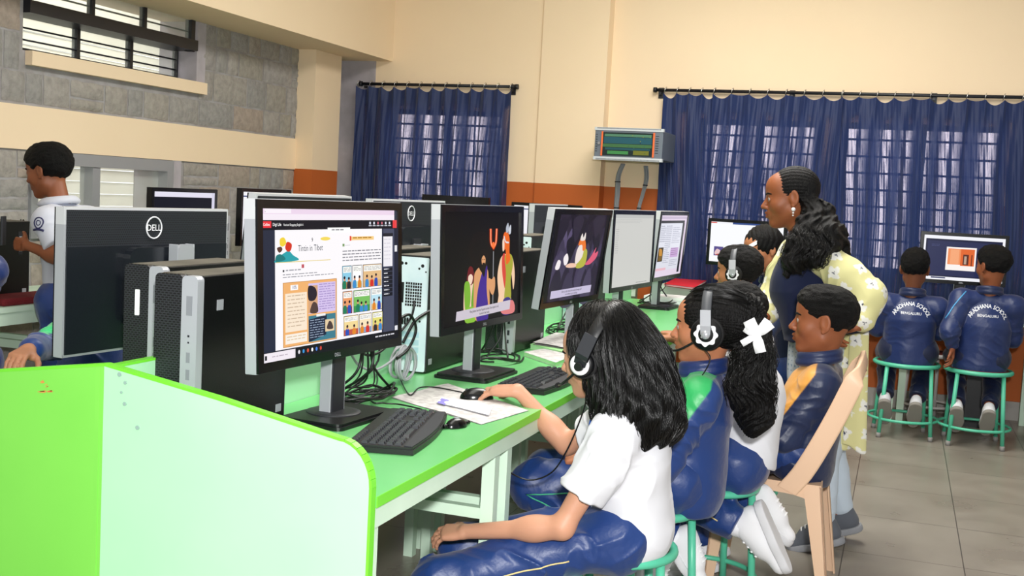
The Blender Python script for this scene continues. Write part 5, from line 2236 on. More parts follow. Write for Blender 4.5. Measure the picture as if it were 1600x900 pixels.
def strands(parent, fld, roots, n_steps=40, step=0.012, down=(0, 0, -1), lift=0.0015, seed=0, r=0.0011, stop=None, name='hair_strands', flow=None, wave=0.0, jitter=0.3):
    """fine locks that run down over the hair surface (drawn in the hair's own object)"""
    rng = np.random.RandomState(seed)
    P = np.array(roots, float)
    n = len(P)
    ofs = rng.randn(n, 3) * 0.15 * jitter
    path = []
    alive = np.ones(n, bool)
    dn = A(down)
    rnd_l = lift * rng.rand(n) * 2 - 0.0006
    for it in range(n_steps):
        g = fld.grad(P)
        d = fld.raw(P)
        P = P - g * (d - rnd_l)[:, None]
        path.append(P.copy())
        f = (flow(P) if flow is not None else np.tile(dn, (n, 1))) + ofs
        if wave:
            f = f + wave * np.stack([np.sin(it * 0.55 + ofs[:, 0] * 90), np.cos(it * 0.5 + ofs[:, 1] * 90), np.zeros(n)], 1)
        t = f - g * (f * g).sum(1)[:, None]
        t /= np.linalg.norm(t, axis=1)[:, None] + 1e-9
        t = 0.75 * t + 0.25 * unit(dn)
        P = P + t * step
    path = np.array(path)  # steps,n,3
    V, Fc = [], []
    K = 3
    for i in range(n):
        m_ = n_steps
        if stop is not None:
            bad = np.nonzero(stop(path[:, i]))[0]
            if len(bad):
                m_ = bad[0]
        m_ = int(m_ * (0.75 + 0.25 * rng.rand()))
        if m_ < 3:
            continue
        pts = path[:m_, i]
        tn = np.gradient(pts, axis=0)
        tn /= np.linalg.norm(tn, axis=1)[:, None] + 1e-9
        ref = A((0.3, 0.5, 0.81))
        u = np.cross(tn, ref)
        u /= np.linalg.norm(u, axis=1)[:, None] + 1e-9
        w_ = np.cross(tn, u)
        rr = r * np.sin(np.linspace(0.25, PI - 0.12, m_)) ** 0.5
        b0 = len(V) * 1
        for j in range(m_):
            for k in range(K):
                a = 2 * PI * k / K
                V.append(pts[j] + rr[j] * (math.cos(a) * u[j] + math.sin(a) * w_[j]))
        for j in range(m_ - 1):
            for k in range(K):
                k2 = (k + 1) % K
                Fc.append((b0 + j * K + k, b0 + j * K + k2, b0 + (j + 1) * K + k2, b0 + (j + 1) * K + k))
    if not V:
        return None
    return mesh_obj(name, np.array(V), np.array(Fc), M_strand, parent)


SKIN = {}


def skin_mat(name):
    return attr_mat('skin_' + name, 0.48, spec=0.4, sss=0.08, bump=(350, 0.06))


def cloth_mat(name, satin=False):
    if satin:
        return attr_mat('track_suit_satin', 0.43, spec=0.5, sheen=0.15, bump=(60, 0.13, (1, 1, 1)))
    return attr_mat(name, 0.8, spec=0.2, sheen=0.1, bump=(700, 0.1))


NAVY = '#163672'
NAVYD = '#142448'
# ------------------------------------------------------------------ people
def P_(x, y, Y):
    return A(ony(x, y, Y))


def hexcol(h):
    return A(rgb(h))


class Person:
    def __init__(s, label, base, skin, J, hc, hR, hs, h=0.0045, child=True, face=True):
        s.t = thing('person', label, 'person', tuple(base))
        s.J = {k: A(v) if not isinstance(v, dict) else v for k, v in J.items()}
        s.skin = skin
        s.hc, s.hR, s.hs = A(hc), hR, hs
        s.h = h
        s.child = child
        s.face = face
        s.sc = J.get('sc', 1.0)
        d = s.J['nek'] - s.J['pel']
        sh = s.J['shR'] - s.J['shL']
        s.rt = unit(A((sh[0], sh[1], 0)))
        s.fw = A((-s.rt[1], s.rt[0], 0))     # forward
        s.up = A((0, 0, 1))

    def loc(s, P, o):
        q = P - A(o)
        return q @ s.rt, q @ s.fw, q[:, 2]

    def body(s, hands):
        J, c = s.J, s.sc
        F_ = Field(0.03 * c)
        spd = s.fw
        F_.cap(J['pel'], J['che'], .105 * c, .105 * c, .03, 1, s.fw, .68)
        F_.cap(J['che'], J['nek'] - s.up * .03, .10 * c, .05 * c, .03, 1, s.fw, .75)
        nr = .042 * s.hs if s.child else .050 * s.hs
        F_.cap(J['nek'], s.hc + s.hR @ (A((0, -.026, -.05)) * s.hs), nr * 1.05, nr, .03)
        for q in 'LR':
            F_.limb([J['nek'] - s.up * .02, J['sh' + q], J['el' + q], J['wr' + q]], [.04 * c, .042 * c, .031 * c, .0215 * c], .025)
            m = J['el' + q] * 0.72 + J['wr' + q] * 0.28
            F_.ell(m, A((.034, .034, .05)) * c, frame(J['wr' + q] - J['el' + q], (0.1, 0.2, 1))[:, [0, 2, 1]], .03)
            F_.limb([J['pel'], J['hip' + q], J['kn' + q], J['an' + q]], [.08 * c, .072 * c, .048 * c, .03 * c], .03)
            F_.cap(J['an' + q], J['an' + q] + unit(J['to' + q] - J['an' + q]) * .05 * c, .024 * c, .016 * c, .02)
        add_head(F_, s.hc, s.hR, s.hs, s.child, s.face)
        for q in 'LR':
            hd = hands.get(q)
            if hd:
                add_hand(F_, J['wr' + q], hd['f'], hd['d'], .86 * c * hd.get('s', 1), hd.get('curl', (0.35, 0.5, 0.35)), hd.get('th', 1 if q == 'L' else -1), hd.get('spread', .08), hd.get('tcurl', .3), hd.get('tout', .75), hd.get('index'))
        V, Q = F_.mesh(s.h)
        base = hexcol(s.skin)
        col = np.tile(base, (len(V), 1))
        lm = lip_mask(V, s.hc, s.hR, s.hs)[:, None]
        lip = base * A((0.85, 0.5, 0.52, 1))
        col = col * (1 - 0.7 * lm) + lip * 0.7 * lm
        rs = np.random.RandomState(3)
        tone = 1 + 0.05 * np.sin(V @ A((21, 34, 17))) * np.sin(V @ A((-13, 27, 31)))
        col[:, :3] *= tone[:, None]
        o = mesh_obj('body', V, Q, skin_mat('a'), s.t, col)
        if s.face:
            add_eyes(o, lambda p: s.hc + s.hR @ (A(p) * s.hs), s.hR, s.hs, s.hc, fld=F_)
        s.bodyf = F_
        return o

    def top(s, kind='jacket', col=NAVY, panel=None, hem=0.10, name=None, fat=1.0, seed=1, colorfn=None, wr=0.0045, h=None, matname='polo_cotton', collar=None, nocollar=False):
        J, c = s.J, s.sc
        F_ = Field(0.035 * c)
        rT = .128 * c * fat
        dn = unit(J['pel'] - J['che'])
        F_.cap(J['pel'] + dn * hem * 0.4, J['che'], rT * (1.14 if kind == 'jacket' else 1.04), rT, .03, 1, s.fw, .80)
        F_.cap(J['che'], J['nek'] - s.up * .035, rT * .98, .06 * c, .04, 1, s.fw, .78)
        for q in 'LR':
            sf = Field(0.02 * c)
            a, b, e = J['sh' + q], J['el' + q], J['wr' + q]
            if kind == 'jacket':
                sf.limb([J['nek'] - s.up * .035, a, b, b * 0.12 + e * 0.88], [.052 * c, .060 * c * fat, .048 * c * fat, .034 * c], .03)
                sf.disp.append(limb_folds(a, b, wr, 6, seed + 3, .09 * c))
                sf.disp.append(limb_folds(b, e, wr, 6, seed + 4, .08 * c))
            else:
                m = a * 0.35 + b * 0.65
                if kind == 'polo':
                    sf.limb([J['nek'] - s.up * .035, a, m + (m - a) * 0.2], [.05 * c, .062 * c * fat, .060 * c * fat], .03)
                    sf.plane(m, m - a, .006)
                    sf.disp.append(limb_folds(a, m, wr * 0.6, 4, seed + 3, .09 * c))
                elif kind == 'vest':
                    sf.cap(J['nek'] - s.up * .035, a * 0.8 + J['nek'] * 0.2, .05 * c, .05 * c)
            F_.p.append(('g', sf, None, None, None, (.014 if kind == 'jacket' else .03) * c, 1, None, 1))
            F_.lo = np.minimum(F_.lo, sf.lo)
            F_.hi = np.maximum(F_.hi, sf.hi)
        F_.plane(J['pel'] + dn * hem, dn, .01)
        F_.disp.append(wrinkle(wr * (0.8 if kind == 'jacket' else 0.55), 26 / c, seed))
        # opening for the neck
        V, Q = F_.mesh(h or s.h)
        if colorfn is None:
            def colorfn(V):
                C = np.tile(hexcol(col), (len(V), 1))
                if panel:
                    r_, f_, u_ = s.loc(V, J['nek'])
                    lim = -.045 + getattr(s, 'poff', 0) + 0.62 * np.maximum(0, -u_ - .03)
                    m = np.clip((f_ - lim) / .004 + .5, 0, 1) * np.clip((u_ + .21) / .004 + .5, 0, 1) * np.clip((.26 - np.abs(r_)) / .004 + .5, 0, 1)
                    C = C * (1 - m[:, None]) + hexcol(panel) * m[:, None]
                return C
        nm = name or {'jacket': 'jacket', 'polo': 'polo_shirt', 'vest': 'waistcoat'}[kind]
        o = mesh_obj(nm, V, Q, cloth_mat('satin', True) if kind == 'jacket' else cloth_mat(matname), s.t, colorfn(V))
        s.topf = F_
        if not nocollar:
            # standing collar / polo collar around the neck
            cf = Field(0.014)
            n = 30
            ctr = J['nek'] + s.up * 0.008
            ax = unit(s.hc - J['nek'])
            pts = []
            for i in range(n + 1):
                a = PI / 2 + 0.28 + (2 * PI - 0.56) * i / n
                rr = (.060 if s.child else .058) * s.hs
                p = ctr + s.rt * rr * 1.05 * math.cos(a) + s.fw * (rr * 1.12 * math.sin(a) + .004) + s.up * (-.012 * math.sin(a) + .006)
                pts.append(p)
            if kind == 'jacket':
                cf.limb([p - s.up * .012 for p in pts], [.011] * (n + 1))
                cf.limb([p + s.up * .012 for p in pts], [.008] * (n + 1))
            else:
                cf.limb(pts, [.010] * (n + 1))
                cf.limb([ctr + (p - ctr) * 1.2 - s.up * .012 for p in pts], [.008] * (n + 1))
            V, Q = cf.mesh(min(s.h, .004))
            mesh_obj('collar', V, Q, cloth_mat('satin', True) if kind == 'jacket' else cloth_mat(matname), o, np.tile(hexcol(collar or col), (len(V), 1)))
        return o

    def trousers(s, col=NAVY, stripe=None, seed=5, wr=.005, cuff=0.9, h=None, sides='LR', fat=1.0, fold_hip=True):
        J, c = s.J, s.sc
        F_ = Field(0.04 * c)
        F_.cap(J['hipL'], J['hipR'], .104 * c, .104 * c, .04)
        F_.cap(J['pel'], J['pel'] + unit(J['che'] - J['pel']) * .04, .115 * c, .11 * c, .03, 1, s.fw, .8)
        for q in 'LR':
            sf = Field(0.025 * c)
            hp, kn, an = J['hip' + q], J['kn' + q], J['an' + q]
            end = kn * (1 - cuff) + an * cuff
            sf.limb([hp, kn, end + (an - kn) * .12], [.088 * c * fat, .066 * c * fat, .052 * c * fat], .03)
            sf.plane(end, an - kn, .005)
            sf.disp.append(limb_folds(hp, kn, wr * 1.2, 8, seed, .12 * c))
            sf.disp.append(limb_folds(kn, an, wr, 6, seed + 1, .1 * c))
            F_.p.append(('g', sf, None, None, None, .04 * c, 1, None, 1))
            F_.lo = np.minimum(F_.lo, sf.lo)
            F_.hi = np.maximum(F_.hi, sf.hi)
        F_.disp.append(wrinkle(wr * 0.8, 24 / c, seed + 2))
        V, Q = F_.mesh(h or s.h)
        o = mesh_obj('trousers', V, Q, cloth_mat('satin', True), s.t, np.tile(hexcol(col), (len(V), 1)))
        s.trf = F_
        if stripe:
            for q in sides:
                out = -s.rt if q == 'L' else s.rt
                out = out + A((0, 0, -0.12))
                pts = []
                for a, b, n in ((J['hip' + q] * .7 + J['kn' + q] * .3, J['kn' + q], 22), (J['kn' + q], J['kn' + q] * .15 + J['an' + q] * .85, 16)):
                    for i in range(n):
                        p = a + (b - a) * i / n
                        d = unit(out - unit(b - a) * (out @ unit(b - a)))
                        x = np.array([p + d * .2 * c])
                        for _ in range(14):
                            dd = F_.raw(x)
                            x = x - d * dd[:, None] * 0.8
                        pts.append(Vector(x[0] + d * .0016))
                L = parent_loc(s.t)
                b = MB()
                b.tube([p - L for p in pts], .0022, 6)
                b.build('piping', mat('piping_' + stripe.strip('#'), stripe, 0.6), o)
        return o

    def shoe(s, q, col='#e9e9ec', sole='#d5d5d8', sock='#f0f0f4', h=None, down=None, sockh=.09, big=1.0):
        J, c = s.J, s.sc * big
        an, to = J['an' + q], J['to' + q]
        f = unit(to - an)
        sh = unit(J['kn' + q] - an)
        u0 = sh if down is None else unit(-A(down))
        up = unit(u0 - f * (u0 @ f))
        r = np.cross(f, up)
        L = np.linalg.norm(to - an) + .05 * c
        heel = an - f * .045 * c
        b0 = an - up * .045 * c
        F_ = Field(0.02 * c)

        def T(a, b, z):
            return an + (f * a + r * b + up * z) * c
        F_.cap(T(-.035, 0, -.02), T(-.03, 0, .012), .033 * c, .032 * c)
        F_.cap(T(-.02, 0, -.025), T(.05, 0, -.028), .037 * c, .038 * c, None, 1, r, .88)
        F_.cap(T(.05, 0, -.028), T(.115, 0, -.04), .038 * c, .030 * c, .02, 1, up, .8)
        F_.cap(T(0, 0, .0), T(.055, 0, -.018), .036 * c, .032 * c)
        F_.plane(T(0, 0, -.058), -up, .004)
        hh = h or s.h
        V, Q = F_.mesh(hh)
        o = mesh_obj('shoe', V, Q, cloth_mat('shoe_leather'), s.t, np.tile(hexcol(col), (len(V), 1)))
        G = Field(0.01)
        G.cap(T(-.035, 0, -.056), T(.05, 0, -.056), .040 * c, .042 * c, .02)
        G.cap(T(.05, 0, -.056), T(.115, 0, -.056), .042 * c, .034 * c, .02)
        G.plane(T(0, 0, -.042), up, .003)
        G.plane(T(0, 0, -.068), -up, .003)
        V, Q = G.mesh(min(hh, .004))
        mesh_obj('sole', V, Q, cloth_mat('shoe_leather'), o, np.tile(hexcol(sole), (len(V), 1)))
        if s.h < .0046:
            b = MB()
            Lp = parent_loc(s.t)
            for i in range(4):
                x = .022 + i * .016
                z = .030 - i * .0072
                pp = []
                for k in range(7):
                    a = -1 + 2 * k / 6
                    y0 = T(x, a * .021, z + .06)
                    X = np.array([y0])
                    for _ in range(12):
                        X = X - up * F_.raw(X)[:, None] * .8
                    pp.append(Vector(X[0] + up * .0015) - Lp)
                b.tube(pp, .0028 * c, 6)
            b.build('laces', M_white, o)
        if sock:
            K = Field(0.01)
            K.cap(an, an + sh * sockh * c, .034 * c, .038 * c)
            K.disp.append(limb_folds(an, an + sh * sockh * c, .003, 5, 3, .07))
            V, Q = K.mesh(hh)
            mesh_obj('sock', V, Q, cloth_mat('polo_cotton'), s.t, np.tile(hexcol(sock), (len(V), 1)))
        return o

    def hT(s, p):
        return s.hc + s.hR @ (A(p) * s.hs)

    def short_hair(s, h=None, fringe=True, seed=1, vol=1.0, low=True):
        F_ = Field(0.02)
        F_.ell(s.hT((0, -.018, .036)), A((.083 * vol, .104 * vol, .090 * vol)) * s.hs, s.hR)
        F_.ell(s.hT((0, .02, .062)), A((.070, .076, .062)) * s.hs, s.hR)
        # face, ears and nape kept free
        F_.ell(s.hT((0, .085, -.035)), A((.085, .075, .085)) * s.hs, s.hR, .008, -1)
        F_.ell(s.hT((0, .10, .005)), A((.052, .040, .052)) * s.hs, s.hR, .012, -1)
        for q in (-1, 1):
            F_.ell(s.hT((q * .088, .002, -.022)), A((.03, .028, .046)) * s.hs, s.hR, .006, -1)
        F_.plane(s.hT((0, -.08, -.065)), s.hR @ A((0, .25, -1)), .012)
        F_.plane(s.hT((0, -.02, -.035)), s.hR @ A((0, .9, -1)), .012)
        hR, hc, hs = s.hR, s.hc, s.hs

        def dsp(P):
            q = (P - hc) @ hR / hs
            return -.006 * (noise3(q * A((95, 60, 110)) + seed) - .5) - .005 * (noise3(q * 30 + seed) - .5)
        F_.disp.append(dsp)
        V, Q = F_.mesh(h or s.h * .8)
        o = mesh_obj('hair', V, Q, M_hair2, s.t)
        return o

    def lanyard(s, col='#2b62c9', side=1, drop=.3):
        J = s.J
        L = parent_loc(s.t)
        pts = []
        for i in range(15):
            a = i / 14
            ang = PI * a
            r_ = (.072 if s.child else .07)
            p = J['nek'] + s.up * (.02 if .2 < a < .8 else .0) - s.fw * (r_ * math.sin(ang)) * .95 + s.rt * r_ * math.cos(ang)
            pts.append(p)
        fr = []
        for i in range(1, 10):
            t_ = i / 9
            fr.append(J['nek'] + s.rt * r_ * (1 - t_) * 1.0 + s.fw * (.05 + .06 * t_) - s.up * (.02 + drop * t_))
        fl = [p - s.rt * (2 * ((p - J['nek']) @ s.rt)) for p in fr]
        full = fr[::-1] + pts + fl
        X = np.array(full)
        fld = s.topf
        for _ in range(10):
            d = fld.raw(X)
            g = fld.grad(X)
            X = X - g * (np.minimum(d - .006, 0.0) + np.maximum(np.minimum(d - .006, .05), 0) * .8)[:, None]
        b = MB()
        b.tube([Vector(p) - L for p in X], .0075, 6, flat=.25)
        return b.build('lanyard', mat('blue_lanyard', col, 0.5), s.t)


def seat_default(base, pel, face, sc, knee_z=.43, spread=.10, thigh=.36, shin_back=0.05, foot=.13):
    f = unit(A((face[0], face[1], 0)))
    r = A((f[1], -f[0], 0))
    J = {}
    for q, sg in (('L', -1), ('R', 1)):
        hip = A(pel) + r * sg * .075 * sc
        kn = A((pel[0], pel[1], 0)) + f * thigh * sc + r * sg * spread + A((0, 0, knee_z))
        an = kn + A((0, 0, -knee_z + .085)) - f * shin_back
        to = an + f * foot * sc + A((0, 0, -.035))
        J['hip' + q], J['kn' + q], J['an' + q], J['to' + q] = hip, kn, an, to
    return J


def stool(label, x, y, zt, R=.17, rot=0.0, m='teal', group=None):
    cm = mat('teal_stool_paint', '#5cc6a2', 0.35, vary=(12, '#54bf9b', .3, .7)) if m == 'teal' else mat('white_stool_paint', '#cfcbc8', 0.4)
    t = thing('stool', label, 'stool', (x, y, 0), rot, group)
    b = MB()
    b.lathe([(0.001, zt - .018), (R * .93, zt - .018), (R * .93, zt - .006), (R * .90, zt), (.001, zt)], 36)
    b.build('seat', mat('dark_red_seat', '#5e2420', 0.5), t)
    b = MB()
    b.tube([(R * math.cos(a), R * math.sin(a), zt - .014) for a in [2 * PI * k / 40 for k in range(40)]], .0135, 10, closed=True)
    b.build('seat_rim', cm, t)
    for k in range(4):
        a = PI / 4 + k * PI / 2
        c_, s_ = math.cos(a), math.sin(a)
        b = MB()
        b.cyl((c_ * R * .96, s_ * R * .96, zt - .02), (c_ * R * 1.13, s_ * R * 1.13, .02), .0125, n=12)
        o = b.build('leg', cm, t)
        b = MB()
        b.cyl((c_ * R * 1.128, s_ * R * 1.128, .03), (c_ * R * 1.14, s_ * R * 1.14, 0.0), .0145, n=12)
        b.build('rubber_foot', mat('grey_rubber', '#8d8b88', 0.7), o)
    rr = R * 1.10
    b = MB()
    b.tube([(rr * math.cos(a), rr * math.sin(a), .115) for a in [2 * PI * k / 40 for k in range(40)]], .009, 8, closed=True)
    b.build('foot_ring', cm, t)
    return t


def headset(label, T, R, s, hs, style='black', mic=True, out=None, cable_to=None, tiltback=.5, rad=(.088, .108), vol=.014, bw=.0155):
    """T maps head coordinates to the room; the band runs ear to ear over the crown"""
    t = thing('headset', label, 'headset', tuple(T((0, -.02, .1))))
    L = parent_loc(t)
    mb = M_black if style == 'black' else mat('grey_headband', '#4a4d52', .4)
    ms = mat('headset_silver', '#b9bcc1', .3, metal=.4)
    mw = mat('headset_white', '#e6e7ea', .4)
    ca, sa = math.cos(-tiltback), math.sin(-tiltback)

    def B(a, r1=0., w_=0.):
        # angle a from -pi/2 (left ear) over the crown to +pi/2
        x = (rad[0] + vol + r1) * math.sin(a)
        z = (rad[1] + vol + r1) * math.cos(a)
        y = w_
        # tilt back about the ear axis
        return T((x, -.008 + y * ca + z * sa * 1.0, -.008 + z * ca - y * sa))
    n = 26
    V, Fc = [], []
    w = bw
    for i in range(n + 1):
        a = -PI * .47 + PI * .94 * i / n
        for (r1, ww) in ((0, -w), (0, w), (.005, w * .8), (.005, -w * .8)):
            V.append(Vector(B(a, r1, ww)) - L)
    for i in range(n):
        for k in range(4):
            k2 = (k + 1) % 4
            Fc.append((i * 4 + k, i * 4 + k2, (i + 1) * 4 + k2, (i + 1) * 4 + k))
    b = MB()
    b.add(V, Fc, True)
    b.build('headband', mb, t)
    for q in (-1, 1):
        c = A(T((q * (.083 + vol * .6), -.006, -.008)))
        ax = unit(A(T((q, 0, 0))) - A(T((0, 0, 0))))
        tq = Vector(ax).to_track_quat('Z', 'Y').to_matrix().to_4x4()
        M = Matrix.Translation(Vector(c) - L) @ tq
        k = s
        MB().lathe([(.001, -.014 * k), (.036 * k, -.014 * k), (.040 * k, -.006 * k), (.038 * k, .002 * k), (.001, .002 * k)], 28, M).build('ear_pad', mat('ear_pad', '#111113', .75), t)
        if style == 'black':
            cup = MB()
            cup.lathe([(.001, 0), (.034 * k, 0), (.033 * k, .010 * k), (.026 * k, .016 * k), (.001, .017 * k)], 28, M).build('ear_cup', M_black, t)
            MB().lathe([(.017 * k, .0162 * k), (.0265 * k, .0165 * k), (.0262 * k, .0195 * k), (.019 * k, .0205 * k), (.016 * k, .018 * k)], 28, M).build('ring', mw, t)
        else:
            MB().lathe([(.001, 0), (.036 * k, 0), (.036 * k, .008 * k), (.001, .009 * k)], 28, M).build('ear_cup', M_black, t)
            star = []
            for i in range(48):
                a = 2 * PI * i / 48
                star.append(((.0265 + .0025 * math.cos(8 * a)) * k * math.cos(a), (.0265 + .0025 * math.cos(8 * a)) * k * math.sin(a)))
            MB().prism(star, .009 * k, .013 * k, M).build('scalloped_ring', mw, t)
            MB().lathe([(.001, .013 * k), (.018 * k, .013 * k), (.017 * k, .015 * k), (.001, .015 * k)], 24, M).build('inner_disc', M_black, t)
            MB().lathe([(.001, .015 * k), (.011 * k, .015 * k), (.010 * k, .021 * k), (.001, .022 * k)], 20, M).build('hub', ms, t)
        # slider between band and cup
        p0 = A(B(q * PI * .44, .004))
        p1 = c + ax * .014 * k
        b = MB()
        dirv = unit(p1 - p0)
        wv = unit(np.cross(dirv, ax)) * bw * .95
        V = []
        for p, f_ in ((A(B(q * PI * .33, .006)), 1.0), (p0, 1.0), (p1, .9)):
            V += [Vector(p + wv * f_ + ax * .002) - L, Vector(p - wv * f_ + ax * .002) - L, Vector(p - wv * f_ + ax * .007) - L, Vector(p + wv * f_ + ax * .007) - L]
        Fc = [(0, 1, 2, 3), (11, 10, 9, 8)]
        for i in (0, 1):
            for kk in range(4):
                k2 = (kk + 1) % 4
                Fc.append((i * 4 + kk, i * 4 + k2, (i + 1) * 4 + k2, (i + 1) * 4 + kk))
        b.add(V, Fc)
        b.build('slider', ms if style != 'black' else M_dark, t)
    if mic:
        q = -1
        P0 = A(T((q * (.10 + vol * .6), -.004, -.012)))
        P1 = A(T((q * .088, .035, -.035)))
        P2 = A(T((q * .068, .085, -.062)))
        P3 = A(T((q * .03, .118, -.070)))
        if style != 'black':
            b = MB()
            b.tube([Vector(p) - L for p in (P0, P0 * .4 + P1 * .6, P1)], [.010, .009, .006], 10, flat=.6)
            b.build('mic_arm', mat('mic_arm_silver', '#c9ccd2', .3, metal=.2), t)
        else:
            b = MB()
            b.cyl(Vector(P0) - L, Vector(P0 + unit(P0 - A(T((0, -.004, -.012)))) * .012) - L, .014, .011, 16)
            b.build('mic_joint', M_black, t)
        b = MB()
        b.tube([p - L for p in smooth_path([Vector(P0), Vector(P1), Vector(P2), Vector(P3)], 6)], .0036, 8)
        b.build('mic_boom', M_black, t)
        b = MB()
        b.tube([Vector(P3) - L, Vector(P3 + (P3 - P2) * .35) - L], [.0075, .0065], 12)
        b.build('microphone', mat('foam', '#0c0c0e', .9), t)
    return t


def ring_pts(c, r, n, nrm):
    fr = frame(nrm)
    return [A(c) + fr[:, 0] * r * math.cos(2 * PI * i / n) + fr[:, 2] * r * math.sin(2 * PI * i / n) for i in range(n)]


# ================= 1. girl in the white polo, nearest =================
def girl_one():
    hc = A((-.758, 2.93, .955))
    hR = rot_head((-.985, .17), .20, -.04)
    hs = .97
    J = dict(sc=.93, pel=(-.64, 2.96, .53), che=(-.655, 2.945, .70), nek=(-.69, 2.94, .835),
             shL=(-.665, 2.815, .765), elL=(-.775, 2.745, .525), wrL=(-1.045, 2.755, .470),
             shR=(-.70, 3.07, .765), elR=(-.885, 3.13, .655), wrR=(-1.052, 3.155, .793))
    J.update(hipL=(-.66, 2.89, .475), hipR=(-.66, 3.03, .475), knL=(-1.09, 2.69, .345), knR=(-1.12, 2.93, .365),
             anL=(-1.02, 2.71, .09), anR=(-1.02, 2.93, .09), toL=(-1.15, 2.70, .05), toR=(-1.15, 2.93, .05))
    p = Person('girl with black shoulder-length hair in a white polo, seated nearest, right hand on the mouse', (-.62, 2.96, 0), '#b98364', J, hc, hR, hs, .0036)
    p.skin = '#c79276'
    p.body({'L': dict(f=(-1, .12, -.22), d=(.12, -.5, .9), curl=(.35, .35, .3), th=1),
            'R': dict(f=(-1, .10, -.10), d=(-.1, -.1, 1), curl=(.22, .32, .25), th=1, spread=.10, tout=.6, s=1.22)})
    p.top('polo', '#dcdde2', None, .10, fat=1.12, seed=4, wr=.009)
    p.trousers(NAVY, '#e0c98a', 11, .006, fat=1.0, sides='L')
    for q in 'LR':
        p.shoe(q, h=.005)
    p.lanyard(drop=.12)
    # thick bob
    F_ = Field(.04)
    F_.ell(p.hT((0, -.016, .034)), A((.090, .108, .096)) * hs, hR)
    F_.ell(hc + A((.04, -.005, .050)), (.105, .105, .100))
    F_.ell(hc + A((.106, -.01, -.035)), (.105, .115, .115), None, .05)
    F_.ell(hc + A((.122, -.015, -.115)), (.122, .13, .09), None, .05)
    F_.ell(hc + A((.130, -.01, -.165)), (.108, .125, .062), None, .04)
    # cut the face opening, keep a fringe
    F_.ell(p.hT((0, .105, -.050)), A((.140, .122, .100)) * hs, hR, .010, -1)
    F_.ell(p.hT((0, .130, .01)), A((.090, .066, .050)) * hs, hR, .010, -1)
    F_.ell(p.hT((0, .06, -.17)), A((.12, .11, .11)) * hs, hR, .02, -1)
    F_.plane(p.hT((0, .060, 0)), hR @ A((0, 1, .12)), .045)
    rs = np.random.RandomState(2)
    hc_ = hc + A((.03, 0, 0))

    def dsp(P):
        q = P - hc_
        th = np.arctan2(q[:, 1], q[:, 0])
        return -.0032 * np.sin(th * 34 + 4 * np.sin(q[:, 2] * 22) + 3 * np.sin(th * 5)) * np.clip((.12 - q[:, 2]) * 8, .2, 1) - .004 * np.sin(th * 11 + 5 * np.sin(q[:, 2] * 14 + 1)) * np.clip((.05 - q[:, 2]) * 7, 0, 1) - .006 * np.sin(th * 17 + 1) * np.clip((-q[:, 2] - .15) * 12, 0, 1)
    F_.disp.append(dsp)
    V, Q = F_.mesh(.0036)
    o = mesh_obj('hair', V, Q, M_hair, p.t)
    # strands from the crown outward and down
    top = p.hT((0, -.01, .12))
    n = 1500
    u = rs.rand(n) * 2 * PI
    rr = np.sqrt(rs.rand(n)) * .13
    X = np.stack([top[0] + .035 + rr * np.cos(u), top[1] - .005 + rr * np.sin(u), np.full(n, top[2] + .02)], 1)
    X2 = np.stack([hc[0] + .075 + .11 * np.cos(u), hc[1] + .12 * np.sin(u), hc[2] - .02 - .1 * rs.rand(n)], 1)[:900]
    X = np.concatenate([X, X2])
    c2 = A((top[0] + .01, top[1]))

    def flow(P):
        d = np.stack([P[:, 0] - c2[0] + .02, P[:, 1] - c2[1], np.full(len(P), -.10)], 1)
        d[:, 2] -= np.clip(hc[2] + .06 - P[:, 2], 0, .2) * 4
        return d / np.linalg.norm(d, axis=1)[:, None]
    s_ = strands(o, F_, X, 36, .011, flow=flow, lift=.005, seed=3, r=.0010, wave=.16, jitter=.8, stop=lambda P: (P[:, 2] < hc[2] - .242) | (np.abs(F_.raw(P)) > .010))
    # fly-away fringe
    headset('black headset with a white cup ring, on the girl in the white polo', p.hT, hR, 1.05, hs, 'black', tiltback=.52, rad=(.092, .125), vol=.042, bw=.020)
    return p


g1 = girl_one()
stool('teal stool under the girl in the white polo', -.685, 2.985, .435, .16, .35)
# headset cable down to the lap and back up over the desk edge
P = [onz(690, 652, .757), onz(713, 659, .757) + Vector((0, 0, .004)), onz(748, 668, .757)]
P = [Vector(ony(x, y, Y)) for x, y, Y in ((740, 665, 2.86), (765, 685, 2.86), (782, 722, 2.90), (800, 740, 2.94), (830, 750, 2.96), (862, 738, 2.96), (885, 705, 2.94), (905, 660, 2.90), (916, 625, 2.87), (921, 590, 2.85))]
cable('thin black headset cable drooping from the desk edge to the girl in the white polo', P, .0022, None, None, 8)


